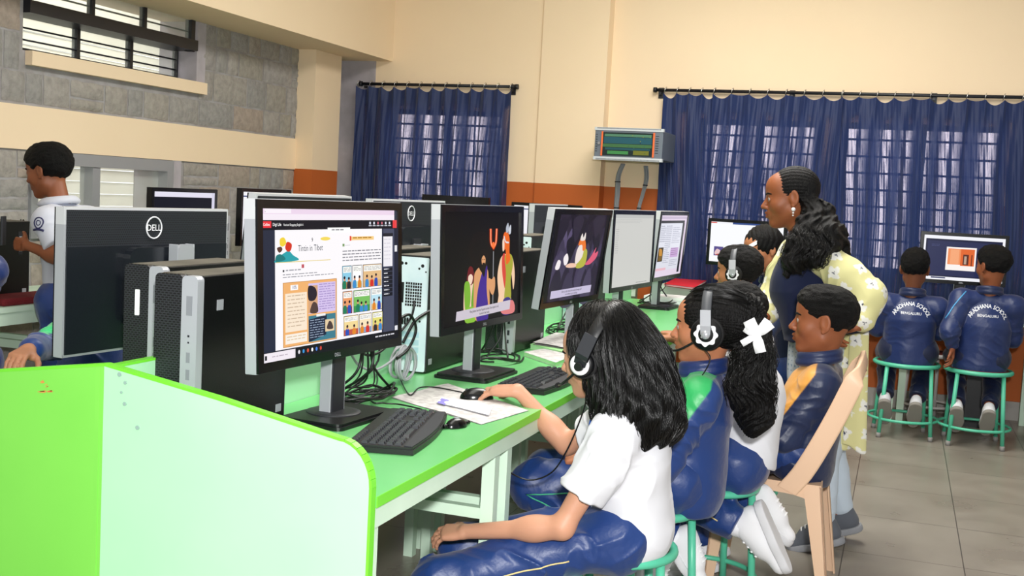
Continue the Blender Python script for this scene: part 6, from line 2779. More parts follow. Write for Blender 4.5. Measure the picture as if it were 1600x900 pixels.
# ================= 2. girl with ponytail, navy and green jacket =================
def girl_two():
    hc = A((-.548, 3.45, 1.003))
    hR = rot_head((-1, .02), .06)
    hs = 1.0
    J = dict(sc=.95, pel=(-.575, 3.46, .545), che=(-.56, 3.455, .74), nek=(-.55, 3.46, .865),
             shL=(-.535, 3.325, .80), elL=(-.63, 3.27, .59), wrL=(-.86, 3.30, .575),
             shR=(-.545, 3.595, .80), elR=(-.66, 3.62, .60), wrR=(-.87, 3.5, .57),
             hipL=(-.60, 3.385, .525), hipR=(-.60, 3.535, .525), knL=(-1.03, 3.29, .475), knR=(-1.04, 3.47, .475),
             anL=(-.625, 3.33, .28), anR=(-.56, 3.47, .31), toL=(-.615, 3.31, .165), toR=(-.47, 3.47, .20))
    p = Person('girl in a navy and green track jacket with a grey headset, second from the camera', (-.58, 3.46, 0), '#b27453', J, hc, hR, hs, .0036)
    p.body({'L': dict(f=(-1, .1, -.1), d=(0, -.3, 1), curl=(.9, 1.0, .6), th=1), 'R': dict(f=(-1, -.35, 0), d=(0, .1, 1), curl=(.8, .9, .5))})
    p.top('jacket', NAVY, '#27a85a', .12, fat=1.05, seed=14, wr=.006, collar='#142a60')
    p.trousers(NAVY, '#3fae80', 21, .006, fat=1.12, sides='L')
    p.shoe('L', down=(-.75, 0, -.6), sockh=.10)
    p.shoe('R', down=(-.6, 0, -.8), sockh=.10)
    F_ = Field(.03)
    F_.ell(p.hT((0, -.022, .036)), A((.088, .108, .095)) * hs, hR)
    F_.ell(p.hT((0, -.06, .02)), A((.078, .085, .085)) * hs, hR)
    F_.ell(p.hT((0, .09, -.05)), A((.088, .085, .095)) * hs, hR, .008, -1)
    F_.ell(p.hT((0, .112, .012)), A((.058, .052, .056)) * hs, hR, .014, -1)
    F_.ell(p.hT((0, .0, -.12)), A((.09, .10, .07)) * hs, hR, .012, -1)
    # ponytail
    K = [P_(1172, 478, 3.46), P_(1186, 520, 3.44), P_(1180, 560, 3.42), P_(1176, 610, 3.40), P_(1182, 650, 3.40), P_(1176, 672, 3.40)]
    T_ = Field(.03)
    T_.limb(K, [.036, .030, .050, .058, .046, .022])
    T_.limb([K[2] + A((-.02, .02, 0)), K[3] + A((-.025, .01, 0)), K[4] + A((-.03, 0, 0))], [.045, .045, .03])

    def dsp(P):
        q = P - K[3]
        th = np.arctan2(q[:, 1], q[:, 0] + .02 * np.sin(q[:, 2] * 40))
        return -.005 * np.sin(th * 9 + 5 * np.sin(q[:, 2] * 38)) * np.sin(q[:, 2] * 30 + 1) - .003 * np.sin(th * 21 + 6 * np.sin(q[:, 2] * 26))
    T_.disp.append(dsp)

    def dsp2(P):
        q = (P - hc) @ hR
        return -.0016 * np.sin(np.arctan2(q[:, 2] - .01, q[:, 0] * .5 + .0) * 40 + 3 * np.sin(q[:, 1] * 20))
    F_.disp.append(dsp2)
    F_.p.append(('g', T_, None, None, None, .02, 1, None, 1))
    F_.lo = np.minimum(F_.lo, T_.lo)
    F_.hi = np.maximum(F_.hi, T_.hi)
    V, Q = F_.mesh(.0036)
    o = mesh_obj('hair', V, Q, M_hair, p.t)
    rs = np.random.RandomState(5)
    n = 800
    q = np.stack([rs.uniform(-.09, .09, n), rs.uniform(-.05, .06, n), np.full(n, .12)], 1)
    X = hc + (q * hs) @ hR.T
    bk = K[0]

    def flow(P):
        d = bk - P
        return d / np.linalg.norm(d, axis=1)[:, None]
    strands(o, F_, X, 16, .011, flow=flow, lift=.003, seed=7, r=.0009, jitter=.25, down=(.6, 0, -.7), stop=lambda P: np.linalg.norm(P - bk, axis=1) < .03)
    m = 500
    X = np.array([K[1] + A((rs.uniform(-.035, .035), rs.uniform(-.05, .05), rs.uniform(-.12, -.005))) for _ in range(m)])
    strands(o, T_, X, 14, .012, lift=.006, seed=9, r=.0010, wave=.5, jitter=.8, stop=lambda P: P[:, 2] < K[5][2] - .035)
    # white ribbon bow
    c = P_(1183, 523, 3.36)
    b = MB()
    L = parent_loc(p.t)

    def loop(a, b_, w, curve=.01):
        a, b_ = A(a), A(b_)
        d = unit(b_ - a)
        nrm = unit(np.cross(d, (0, 1, 0)))
        V = []
        n = 8
        for i in range(n + 1):
            t_ = i / n
            pt = a + (b_ - a) * t_ + A((0, -1, 0)) * curve * math.sin(PI * t_)
            ww = w * (0.55 + 0.45 * min(1, t_ * 2.5))
            for sgn in (-1, 1):
                for off in (0, .002):
                    V.append(Vector(pt + nrm * ww * sgn + A((0, -off, 0))) - L)
        Fc = []
        for i in range(n):
            o0 = i * 4
            Fc += [(o0 + 1, o0 + 3, o0 + 7, o0 + 5), (o0, o0 + 4, o0 + 6, o0 + 2), (o0, o0 + 1, o0 + 5, o0 + 4), (o0 + 2, o0 + 6, o0 + 7, o0 + 3)]
        b.add(V, Fc, True)
    for (x, y, w) in ((1206, 506, .013), (1200, 500, .012), (1159, 537, .010), (1189, 551, .016), (1170, 500, .018), (1164, 512, .012)):
        loop(c, P_(x, y, 3.35), w, .012)
    b.grid(lambda u, v: tuple(Vector(c) - L + Vector((.012 * math.cos(u * 2 * PI) * math.sin(v * PI), -.006 + .01 * math.sin(u * 2 * PI) * math.sin(v * PI), .011 * math.cos(v * PI)))), 14, 8)
    b.build('hair_ribbon', mat('white_ribbon', '#f3f4f7', .5), p.t)
    headset('silver grey headset with a scalloped ring on the girl with the ponytail', lambda q: p.hT((q[0], q[1] - .012, q[2] - .004)), hR, 1.28, hs, 'silver', tiltback=-.06, vol=.030, bw=.0165)
    P = [Vector(p.hT((-.10, .0, -.05))), Vector(P_(1110, 560, 3.33)), Vector(P_(1095, 590, 3.33)), Vector(P_(1085, 600, 3.32)), Vector(P_(1080, 640, 3.3)), Vector(P_(1050, 700, 3.22))]
    cable('thin black cable hanging from the silver grey headset', P, .0018)
    return p


g2 = girl_two()
stool('teal stool under the girl in the navy and green jacket', -.70, 3.42, .44, .155, .8)


# ================= 3. white shirt pupil behind the ponytail =================
def pupil_three():
    hc = A((-.53, 3.93, 1.0))
    hR = rot_head((-1, .1), .1)
    J = dict(sc=.95, pel=(-.45, 3.80, .535), che=(-.44, 3.83, .74), nek=(-.49, 3.90, .86),
             shL=(-.44, 3.745, .79), elL=(-.60, 3.72, .62), wrL=(-.80, 3.76, .62),
             shR=(-.48, 4.0, .79), elR=(-.62, 4.02, .64), wrR=(-.82, 3.95, .62),
             hipL=(-.47, 3.74, .52), hipR=(-.47, 3.87, .52), knL=(-.85, 3.75, .48), knR=(-.88, 3.92, .48),
             anL=(-.40, 3.69, .315), anR=(-.37, 3.88, .37), toL=(-.335, 3.69, .19), toR=(-.27, 3.88, .30))
    p = Person('child in a white shirt and navy trousers, mostly hidden behind the long ponytail', (-.47, 3.80, 0), '#8a5238', J, hc, hR, .95, .0045, face=False)
    p.body({'L': dict(f=(-1, .1, 0), d=(0, 0, 1)), 'R': dict(f=(-1, 0, 0), d=(0, 0, 1))})
    p.top('polo', '#dfe0e5', None, .025, fat=1.05, seed=24, wr=.007)
    p.trousers(NAVY, '#e0c98a', 31, .006, fat=1.15, sides='L')
    p.shoe('L', down=(.75, 0, -.6), sockh=.10, big=1.2)
    p.shoe('R', down=(.55, 0, -.8), sockh=.10, big=1.1)
    p.short_hair(seed=3)
    return p


pupil_three()
stool('teal stool under the child in the white shirt, beside the plastic chair', -.555, 3.80, .445, .155, .55)


# ================= plastic chair and the boy on it =================
def plastic_chair():
    m = mat('peach_plastic', '#e3bf9f', .42, spec=.4)
    x0, x1, y0, y1, zs = -.56, -.20, 3.985, 4.385, .42
    t = thing('plastic_chair', 'peach plastic chair with an open ring back, under the boy with the amber collar', 'chair', (-.38, 4.185, 0))
    L = Vector((.38, -4.185, 0))

    def bld(b, n):
        o = b.build(n, m, t)
        o.location = L
        return o
    b = MB()
    n = 10

    def seat(u, v):
        x = x0 + (x1 - x0) * u
        y = y0 + (y1 - y0) * v
        d = .018 * math.sin(PI * v) * math.sin(PI * min(1, u * 1.1))
        return (x, y, zs - d)
    b.grid(seat, 14, 14)
    b.grid(lambda u, v: (seat(u, 1 - v)[0], seat(u, 1 - v)[1], seat(u, 1 - v)[2] - .006), 14, 14)
    for (a, c) in (((x0, y0), (x1, y0)), ((x0, y1), (x1, y1)), ((x0, y0), (x0, y1)), ((x1, y0), (x1, y1))):
        nn = 12
        V = []
        for i in range(nn + 1):
            t_ = i / nn
            h_ = .035 + .035 * abs(2 * t_ - 1) ** 3
            px, py = a[0] + (c[0] - a[0]) * t_, a[1] + (c[1] - a[1]) * t_
            V += [(px, py, zs + .004), (px, py, zs - h_), (px + (.005 if px == x0 else -.005), py + (.005 if py == y0 else -.005), zs - h_), (px + (.005 if px == x0 else -.005), py + (.005 if py == y0 else -.005), zs + .004)]
        Fc = []
        for i in range(nn):
            for k in range(4):
                k2 = (k + 1) % 4
                Fc.append((i * 4 + k, i * 4 + k2, (i + 1) * 4 + k2, (i + 1) * 4 + k))
        b.add(V, Fc, False)
    bld(b, 'seat')
    for (x, sx) in ((x0, -1), (x1, 1)):
        for (y, sy) in ((y0, -1), (y1, 1)):
            b = MB()
            # flared L-section legs
            for (wx, wy) in ((1, 0), (0, 1)):
                top_, bot = .062, .032
                ex, ey = x + sx * .055 * (1 if sx > 0 else .45), y + sy * .02
                if wx:
                    V = [(x, y, zs), (x - sx * top_, y, zs), (ex - sx * bot, ey, 0), (ex, ey, 0)]
                    off_ = (0, -sy * .006, 0)
                else:
                    V = [(x, y, zs), (x, y - sy * top_, zs), (ex, ey - sy * bot, 0), (ex, ey, 0)]
                    off_ = (-sx * .006, 0, 0)
                V2 = [tuple(a_ + o_ for a_, o_ in zip(v, off_)) for v in V]
                b.add(V + V2, [(0, 1, 2, 3), (7, 6, 5, 4), (0, 3, 7, 4), (1, 5, 6, 2), (0, 4, 5, 1), (2, 6, 7, 3)])
            bld(b, 'leg')
    # back: two broad stiles joined by a rounded top
    yc, hw = (y0 + y1) / 2, (y1 - y0) / 2
    prof = [(-.315, .395), (-.268, .46), (-.215, .565), (-.165, .68), (-.122, .79)]
    path = [A((x, y0, z)) for x, z in prof]
    for i in range(1, 12):
        a = PI * i / 12
        path.append(A((-.118 + .022 * math.sin(a) ** .7, yc - hw * math.copysign(abs(math.cos(a)) ** .7, math.cos(a)), .79 + .066 * math.sin(a) ** .7)))
    path += [A((x, y1, z)) for x, z in prof[::-1]]
    path = [A(v) for v in smooth_path([Vector(v) for v in path], 3)]
    V, Fc = [], []
    nP = len(path)
    for i, c in enumerate(path):
        tn = unit(path[min(i + 1, nP - 1)] - path[max(i - 1, 0)])
        wd = unit(np.cross(tn, unit(c * A((0, 1, 0)) - A((0, yc, 0)) + A((0, 0, 1)) * max(0, (c[2] - .80) * 8)) if True else 0))
        wd = unit(A((1, 0, -.42)) * (1 if True else -1)) if abs(tn[1]) < .5 else unit(A((-.35, 0, -1)))
        t_ = min(1, abs(tn[1]) * 1.2)
        wd = unit(A((1, 0, -.42)) * (1 - t_) + A((.30, 0, -1)) * t_)
        th = unit(np.cross(tn, wd))
        hw_, ht = .036 - .010 * t_ - .006 * max(0, (c[2] - .5)), .0065
        for (a_, b_) in ((-1, -1), (-1, 1), (-.8, 1.2), (.8, 1.2), (1, 1), (1, -1), (.8, -1.2), (-.8, -1.2)):
            V.append(c + wd * hw_ * a_ + th * ht * b_)
    for i in range(nP - 1):
        for k in range(8):
            k2 = (k + 1) % 8
            Fc.append((i * 8 + k, i * 8 + k2, (i + 1) * 8 + k2, (i + 1) * 8 + k))
    b = MB()
    b.add(V, Fc, True)
    bld(b, 'back_frame')
    F_ = Field(.008)
    for i in range(5):
        y = y0 + .075 + i * (y1 - y0 - .15) / 4
        for dy in (-.008, .008):
            F_.limb([(-.112, y + dy, .835), (-.15, y + dy, .72), (-.18, y + dy, .64)], [.004, .004, .004], .006)
    F_.limb([(-.19, y0 + .01, .63), (-.175, (y0 + y1) / 2, .62), (-.19, y1 - .01, .63)], [.009, .009, .009])
    V, Q = F_.mesh(.004)
    mesh_obj('back_splats', V, Q, m, t)


plastic_chair()


def boy_four():
    hc = A((-.245, 4.16, .985))
    hR = rot_head((-1, -.02), .02)
    J = dict(sc=1.02, pel=(-.285, 4.17, .51), che=(-.255, 4.17, .69), nek=(-.25, 4.17, .84),
             shL=(-.235, 4.06, .765), elL=(-.34, 4.045, .57), wrL=(-.52, 4.09, .56),
             shR=(-.235, 4.31, .765), elR=(-.34, 4.34, .56), wrR=(-.52, 4.24, .54),
             hipL=(-.30, 4.125, .515), hipR=(-.30, 4.235, .515), knL=(-.68, 4.08, .50), knR=(-.68, 4.26, .50),
             anL=(-.62, 4.08, .09), anR=(-.62, 4.27, .09), toL=(-.76, 4.08, .05), toR=(-.76, 4.27, .05))
    p = Person('boy in a navy track jacket with an amber front panel, seated on the plastic chair', (-.3, 4.17, 0), '#8f5435', J, hc, hR, 1.06, .0036)
    p.body({'L': dict(f=(-1, .3, -.1), d=(0, -.2, 1), curl=(.7, .8, .5)), 'R': dict(f=(-1, -.3, 0), d=(0, .1, 1), curl=(.7, .8, .5))})
    p.poff = .045
    p.top('jacket', NAVYD, '#e0a048', .10, fat=1.05, seed=34, wr=.005, collar='#15264f')
    p.trousers(NAVY, None, 41, .006, fat=1.1)
    for q in 'LR':
        p.shoe(q)
    p.short_hair(seed=8, vol=.96)
    b = MB()
    L = parent_loc(p.t)
    c = P_(1218, 594, 4.08)
    for i in range(5):
        a = i * 1.3
        b.tube([Vector(c + A((.008 * math.cos(a + j), -.012, .010 * math.sin(a + j * 1.2)))) - L for j in range(3)], .0012, 5)
    b.build('crest', mat('gold_thread', '#8a6a1c', .5), p.t)
    return p


boy_four()


# ================= the woman =================
def floral(V):
    C = np.tile(hexcol('#d3cf96'), (len(V), 1))
    rs = np.random.RandomState(6)
    lo, hi = V.min(0), V.max(0)
    n = int(np.prod(hi - lo) ** (1 / 3) * 0) + 420
    pts = V[rs.choice(len(V), 1400)]
    keep = []
    for q in pts:
        if all(((q - k) ** 2).sum() > .062 ** 2 for k in keep):
            keep.append(q)
    for q in keep:
        d = V - q
        r = np.sqrt((d ** 2).sum(1))
        th = np.arctan2(d[:, 2], d[:, 0])
        ph = rs.rand() * 6
        m = r < .024 * (1 + .22 * np.sin(4 * th + ph) + .12 * np.sin(7 * th))
        C[m] = hexcol('#e2e2da')
        m = r < .0045 * (1 + .8 * np.sin(3 * th + ph))
        C[m] = hexcol('#20284a')
        q2 = q + A((.012, 0, .012)) * rs.choice([-1, 1])
        m = np.sqrt(((V - q2) ** 2).sum(1)) < .0035
        C[m] = hexcol('#20284a')
    return C


def woman():
    hc = A((-.44, 4.65, 1.425))
    hR = rot_head((-1, -.16), .14, .0)
    hs = 1.03
    J = dict(sc=1.08, pel=(-.28, 4.70, .86), che=(-.345, 4.67, 1.08), nek=(-.375, 4.655, 1.255),
             shL=(-.275, 4.535, 1.185), elL=(-.105, 4.50, 1.065), wrL=(-.125, 4.44, .955),
             shR=(-.42, 4.80, 1.20), elR=(-.49, 4.80, 1.00), wrR=(-.50, 4.62, .94),
             hipL=(-.27, 4.63, .82), hipR=(-.27, 4.79, .82), knL=(-.24, 4.62, .46), knR=(-.24, 4.80, .46),
             anL=(-.22, 4.62, .10), anR=(-.16, 4.84, .10), toL=(-.37, 4.62, .05), toR=(-.30, 4.84, .05))
    p = Person('woman in a navy waistcoat over a pale floral tunic, leaning over the pupils', (-.24, 4.70, 0), '#8d5130', J, hc, hR, hs, .0036, child=False)
    p.body({'L': dict(f=(-1, -.1, -.35), d=(0, -.2, 1), curl=(.9, 1.0, .5)), 'R': dict(f=(-.6, -.2, -.6), d=(0, .2, 1), curl=(.5, .6, .4))})
    # sleeves and skirt of the tunic
    J_ = p.J
    F_ = Field(.03)
    for q in 'LR':
        a, b_, e = J_['sh' + q], J_['el' + q], J_['wr' + q]
        F_.limb([a, a * .5 + b_ * .5, b_, b_ * .2 + e * .8], [.066, .066, .060, .050], .04)
        F_.disp.append(limb_folds(a, e, .005, 7, 3, .11))
    V, Q = F_.mesh(.004)
    o = mesh_obj('tunic_sleeves', V, Q, cloth_mat('printed_cotton'), p.t, floral(V))
    F_ = Field(.04)
    F_.cap((-.28, 4.70, .90), (-.235, 4.70, .44), .13, .145, .03, 1, (0, 1, 0), .8)
    F_.plane((-.2, 4.7, .44), (0, 0, -1), .005)
    F_.disp.append(lambda P: -.012 * np.abs(np.sin(P[:, 0] * 32 + 2 * np.sin(P[:, 2] * 5) + P[:, 1] * 12)) + .004)
    V, Q = F_.mesh(.0045)
    C = floral(V)
    m = (V[:, 0] < -.155 - .05 * np.sin((V[:, 2] - .4) * 4)) & (V[:, 1] < 4.75)
    C[m] = hexcol('#ced8df')
    rs = np.random.RandomState(2)
    dots = m & ((np.sin(V[:, 2] * 330) > .55) & (np.sin(V[:, 0] * 420) > .4)) & (V[:, 2] > .72)
    C[dots] = hexcol('#7f9bb5')
    mesh_obj('tunic_skirt', V, Q, cloth_mat('printed_cotton'), p.t, C)
    # flowing end of the floral scarf at the back
    F_ = Field(.02)
    F_.cap((-.135, 4.60, .90), (-.115, 4.58, .44), .042, .046, .02, 1, (0, 1, 0), .35)
    F_.plane((-.06, 4.6, .43), (-.3, 0, -1), .003)
    F_.disp.append(lambda P: -.006 * np.sin(P[:, 0] * 70 + P[:, 2] * 4))
    V, Q = F_.mesh(.004)
    mesh_obj('scarf', V, Q, cloth_mat('printed_cotton'), p.t, floral(V))
    # trousers
    F_ = Field(.03)
    for q in 'LR':
        F_.limb([J_['hip' + q], J_['kn' + q], J_['an' + q] + A((0, 0, .05))], [.085, .07, .05])
    F_.disp.append(wrinkle(.005, 26, 3))
    V, Q = F_.mesh(.006)
    mesh_obj('trousers', V, Q, cloth_mat('printed_cotton'), p.t, np.tile(hexcol('#c3d0dc'), (len(V), 1)))
    # long waistcoat
    F_ = Field(.04)
    F_.cap((-.275, 4.69, .86), J_['che'], .150, .146, .03, 1, (0, 1, 0), 1.0)
    F_.cap(J_['che'], J_['nek'] - A((0, 0, .04)), .142, .07, .05)
    F_.cap(J_['shL'] * .75 + J_['nek'] * .25, J_['shR'] * .75 + J_['nek'] * .25, .052, .052, .04)
    F_.ell(J_['shL'] + A((.035, -.05, -.02)), (.075, .06, .115), None, .012, -1)
    F_.cap((-.30, 4.62, .80), (-.17, 4.60, .90), .11, .10, .04)
    F_.cap((-.25, 4.615, 1.02), (-.15, 4.60, .96), .085, .05, .04)
    F_.plane((-.17, 4.6, .905), (.25, 0, -1), .006)
    F_.disp.append(wrinkle(.004, 18, 13))
    V, Q = F_.mesh(.004)
    mesh_obj('waistcoat', V, Q, cloth_mat('wool_cloth'), p.t, np.tile(hexcol('#171f3c'), (len(V), 1)))
    for q in 'LR':
        p.shoe(q, '#5c6068', '#8d8f94', None, h=.005)
    # hair: drawn back, long wavy tail over the near shoulder
    F_ = Field(.03)
    F_.ell(p.hT((0, -.020, .034)), A((.079, .098, .087)) * hs, hR)
    F_.ell(p.hT((0, .098, -.052)), A((.090, .090, .100)) * hs, hR, .008, -1)
    F_.ell(p.hT((0, .125, .004)), A((.060, .052, .056)) * hs, hR, .010, -1)
    for q in (-1, 1):
        F_.ell(p.hT((q * .09, .006, -.035)), A((.03, .030, .040)) * hs, hR, .006, -1)
    F_.ell(p.hT((0, .0, -.12)), A((.09, .08, .06)) * hs, hR, .012, -1)

    def dsp(P):
        q = (P - hc) @ hR
        return -.0014 * np.sin(np.arctan2(q[:, 2], q[:, 0]) * 44 + 3 * np.sin(q[:, 1] * 18))
    F_.disp.append(dsp)
    T_ = Field(.04)
    T_.limb([P_(1262, 315, 4.63), P_(1278, 342, 4.60), P_(1284, 372, 4.52), P_(1270, 400, 4.45)], [.042, .055, .070, .050])
    T_.limb([P_(1280, 342, 4.62), P_(1300, 372, 4.60), P_(1318, 400, 4.62)], [.055, .050, .025])
    T_.limb([P_(1262, 350, 4.52), P_(1248, 385, 4.46), P_(1238, 412, 4.44), P_(1234, 424, 4.44)], [.048, .045, .036, .018])

    def d3(P):
        q = P - A(P_(1270, 370, 4.5))
        return -.007 * np.sin(q[:, 0] * 75 + 3 * np.sin(q[:, 2] * 42)) * np.sin(q[:, 2] * 40 + q[:, 1] * 30) - .0025 * np.sin(q[:, 0] * 230 + 5 * np.sin(q[:, 2] * 50))
    T_.disp.append(d3)
    F_.p.append(('g', T_, None, None, None, .02, 1, None, 1))
    F_.lo = np.minimum(F_.lo, T_.lo)
    F_.hi = np.maximum(F_.hi, T_.hi)
    V, Q = F_.mesh(.004)
    o = mesh_obj('hair', V, Q, M_hair, p.t)
    rs = np.random.RandomState(8)
    X = np.array([A(P_(rs.uniform(1240, 1300), rs.uniform(345, 400), 4.45)) for _ in range(260)])
    strands(o, T_, X, 12, .012, lift=.006, seed=2, r=.0011, wave=.6, jitter=1.0, stop=lambda P: P[:, 2] < 1.07)
    # earring
    e = p.hT((-.080, -.004, -.047))
    L = parent_loc(p.t)
    b = MB()
    for (dz, r_) in ((0, .0085), (-.014, .004), (-.024, .0035)):
        c = Vector(e) + Vector((0, -.006, dz)) - L
        b.grid(lambda u, v, c=c, r_=r_: (c.x + r_ * math.cos(u * 2 * PI) * math.sin(v * PI), c.y + r_ * math.sin(u * 2 * PI) * math.sin(v * PI), c.z + r_ * math.cos(v * PI)), 12, 8)
    b.build('earring', mat('pearl', '#e9e6e4', .2), p.t)
    return p


woman()


# ================= two more girls farther along the row =================
def girl_far():
    hc = A((-.675, 4.98, 1.09))
    hR = rot_head((-1, .12), .08)
    J = dict(sc=.93, pel=(-.62, 5.03, .54), che=(-.60, 5.01, .77), nek=(-.635, 4.99, .945),
             shL=(-.615, 4.88, .87), elL=(-.735, 4.86, .70), wrL=(-.92, 4.9, .78),
             shR=(-.625, 5.11, .87), elR=(-.755, 5.13, .72), wrR=(-.94, 5.08, .78))
    J.update(seat_default(None, (-.62, 5.03, .52), (-1, 0), .93, shin_back=.0))
    p = Person('child in white with a black and silver headset, small head just left of the woman', (-.62, 5.03, 0), '#a9704c', J, hc, hR, .92, .0045)
    p.body({'L': dict(f=(-1, .1, 0), d=(0, 0, 1)), 'R': dict(f=(-1, 0, 0), d=(0, 0, 1))})
    p.top('polo', '#dfe0e5', None, .09, seed=44, wr=.003)
    p.trousers(NAVY, None, 51, .004, h=.007)
    for q in 'LR':
        p.shoe(q, h=.007)
    p.short_hair(seed=5, vol=1.06)
    headset('black and silver headset on the small head left of the woman', p.hT, hR, .95, .92, 'silver', tiltback=-.05, vol=.022, mic=False)
    stool('teal stool under the far child with the black and silver headset', -.62, 5.03, .44, .16, .4)
    # girl with the ribbon, facing us
    hc = A((-.69, 6.0, 1.155))
    hR = rot_head((-.75, -.66), .25, .15)
    J = dict(sc=.93, pel=(-.50, 6.1, .54), che=(-.52, 6.08, .79), nek=(-.62, 6.05, 1.0),
             shL=(-.50, 5.93, .93), elL=(-.62, 5.80, .74), wrL=(-.82, 5.85, .76),
             shR=(-.66, 6.18, .93), elR=(-.80, 6.15, .76), wrR=(-.95, 6.0, .77))
    J.update(seat_default(None, (-.50, 6.1, .52), (-1, 0), .93, shin_back=0))
    p = Person('girl with a white hair ribbon, face peeping out below the woman\'s chin', (-.5, 6.1, 0), '#a86e4a', J, hc, hR, 1.0, .005)
    p.body({'L': dict(f=(-1, .1, 0), d=(0, 0, 1)), 'R': dict(f=(-1, 0, 0), d=(0, 0, 1))})
    p.top('jacket', NAVYD, None, .09, seed=54, wr=.003, h=.006)
    p.trousers(NAVY, None, 61, .004, h=.008)
    for q in 'LR':
        p.shoe(q, h=.007)
    F_ = Field(.03)
    F_.ell(p.hT((0, -.02, .036)), A((.088, .108, .098)), hR)
    F_.ell(p.hT((0, .10, -.04)), A((.075, .080, .085)), hR, .01, -1)
    F_.ell(p.hT((.085, -.02, -.03)), A((.045, .05, .07)))
    F_.disp.append(lambda P: -.002 * np.sin(P[:, 0] * 260 + 3 * np.sin(P[:, 2] * 40)))
    V, Q = F_.mesh(.0045)
    mesh_obj('hair', V, Q, M_hair, p.t)
    c = Vector(P_(1168, 387, 5.85)) - parent_loc(p.t)
    b = MB()
    for (dx, dz, w) in ((-.05, .0, .014), (.045, .03, .012), (-.02, -.045, .012), (.02, -.03, .01)):
        b.grid(lambda u, v, dx=dx, dz=dz, w=w: (c.x + dx * u + w * (v - .5) * (-dz) * 18 * .6, c.y - .012 * math.sin(PI * u), c.z + dz * u + w * 1.6 * (v - .5)), 6, 4)
        b.grid(lambda u, v, dx=dx, dz=dz, w=w: (c.x + dx * u + w * (v - .5) * (-dz) * 18 * .6, c.y + .003 - .012 * math.sin(PI * u), c.z + dz * u + w * 1.6 * (.5 - v)), 6, 4)
    b.build('hair_ribbon', mat('white_ribbon', '#f3f4f7', .5), p.t)
    stool('teal stool under the girl with the white hair ribbon', -.50, 6.1, .44, .17, .1)


girl_far()


# ================= the two boys from behind =================
def lettering(p, fld, o_par):
    """arched school name and city, laid on the back of the jacket"""
    L = parent_loc(p.t)
    J = p.J
    ctr = J['nek'] * .45 + J['che'] * .55 - p.up * .045
    V, Fc = [], []
    R = .098
    txt = 'ARADHANA SCHOOL'
    adv = []
    for ch in txt:
        gv, gf = glyphs(ch, .034, .010)
        wd = (max(v[0] for v in gv) - min(v[0] for v in gv)) if gv else .010
        adv.append((wd + .0035, gv, gf, wd))
    tot = sum(a[0] for a in adv)
    span = 2.45
    x = 0
    for a_, gv, gf, wd in adv:
        th = (x + a_ / 2) / tot * span - span / 2
        x += a_
        n0 = len(V)
        if not gv:
            continue
        cx = sum(v[0] for v in gv) / len(gv)
        mnx, mxx = min(v[0] for v in gv), max(v[0] for v in gv)
        for (gx, gy) in gv:
            gx = (gx - (mnx + mxx) / 2) * .85
            u_ = math.sin(th) * (R + gy) + math.cos(th) * gx
            v_ = math.cos(th) * (R + gy) - math.sin(th) * gx
            V.append((u_, v_))
        Fc += [tuple(i + n0 for i in f) for f in gf]
    gv, gf = glyphs('BENGALURU', .022, .008)
    n0 = len(V)
    V += [(a * .95, b_ + .045) for a, b_ in gv]
    Fc += [tuple(i + n0 for i in f) for f in gf]
    X = np.array([ctr + p.rt * a * 1.0 + p.up * (b_ - .03) - p.fw * .25 for a, b_ in V])
    for _ in range(26):
        d = fld.raw(X)
        X = X + p.fw * (d[:, None] - .0012) * .8
    tri = []
    for f in Fc:
        for i in range(1, len(f) - 1):
            tri.append((f[0], f[i], f[i + 1]))
    mesh_obj('lettering', X, np.array(tri), mat('white_print', '#eceff4', .6), o_par, smooth=False)


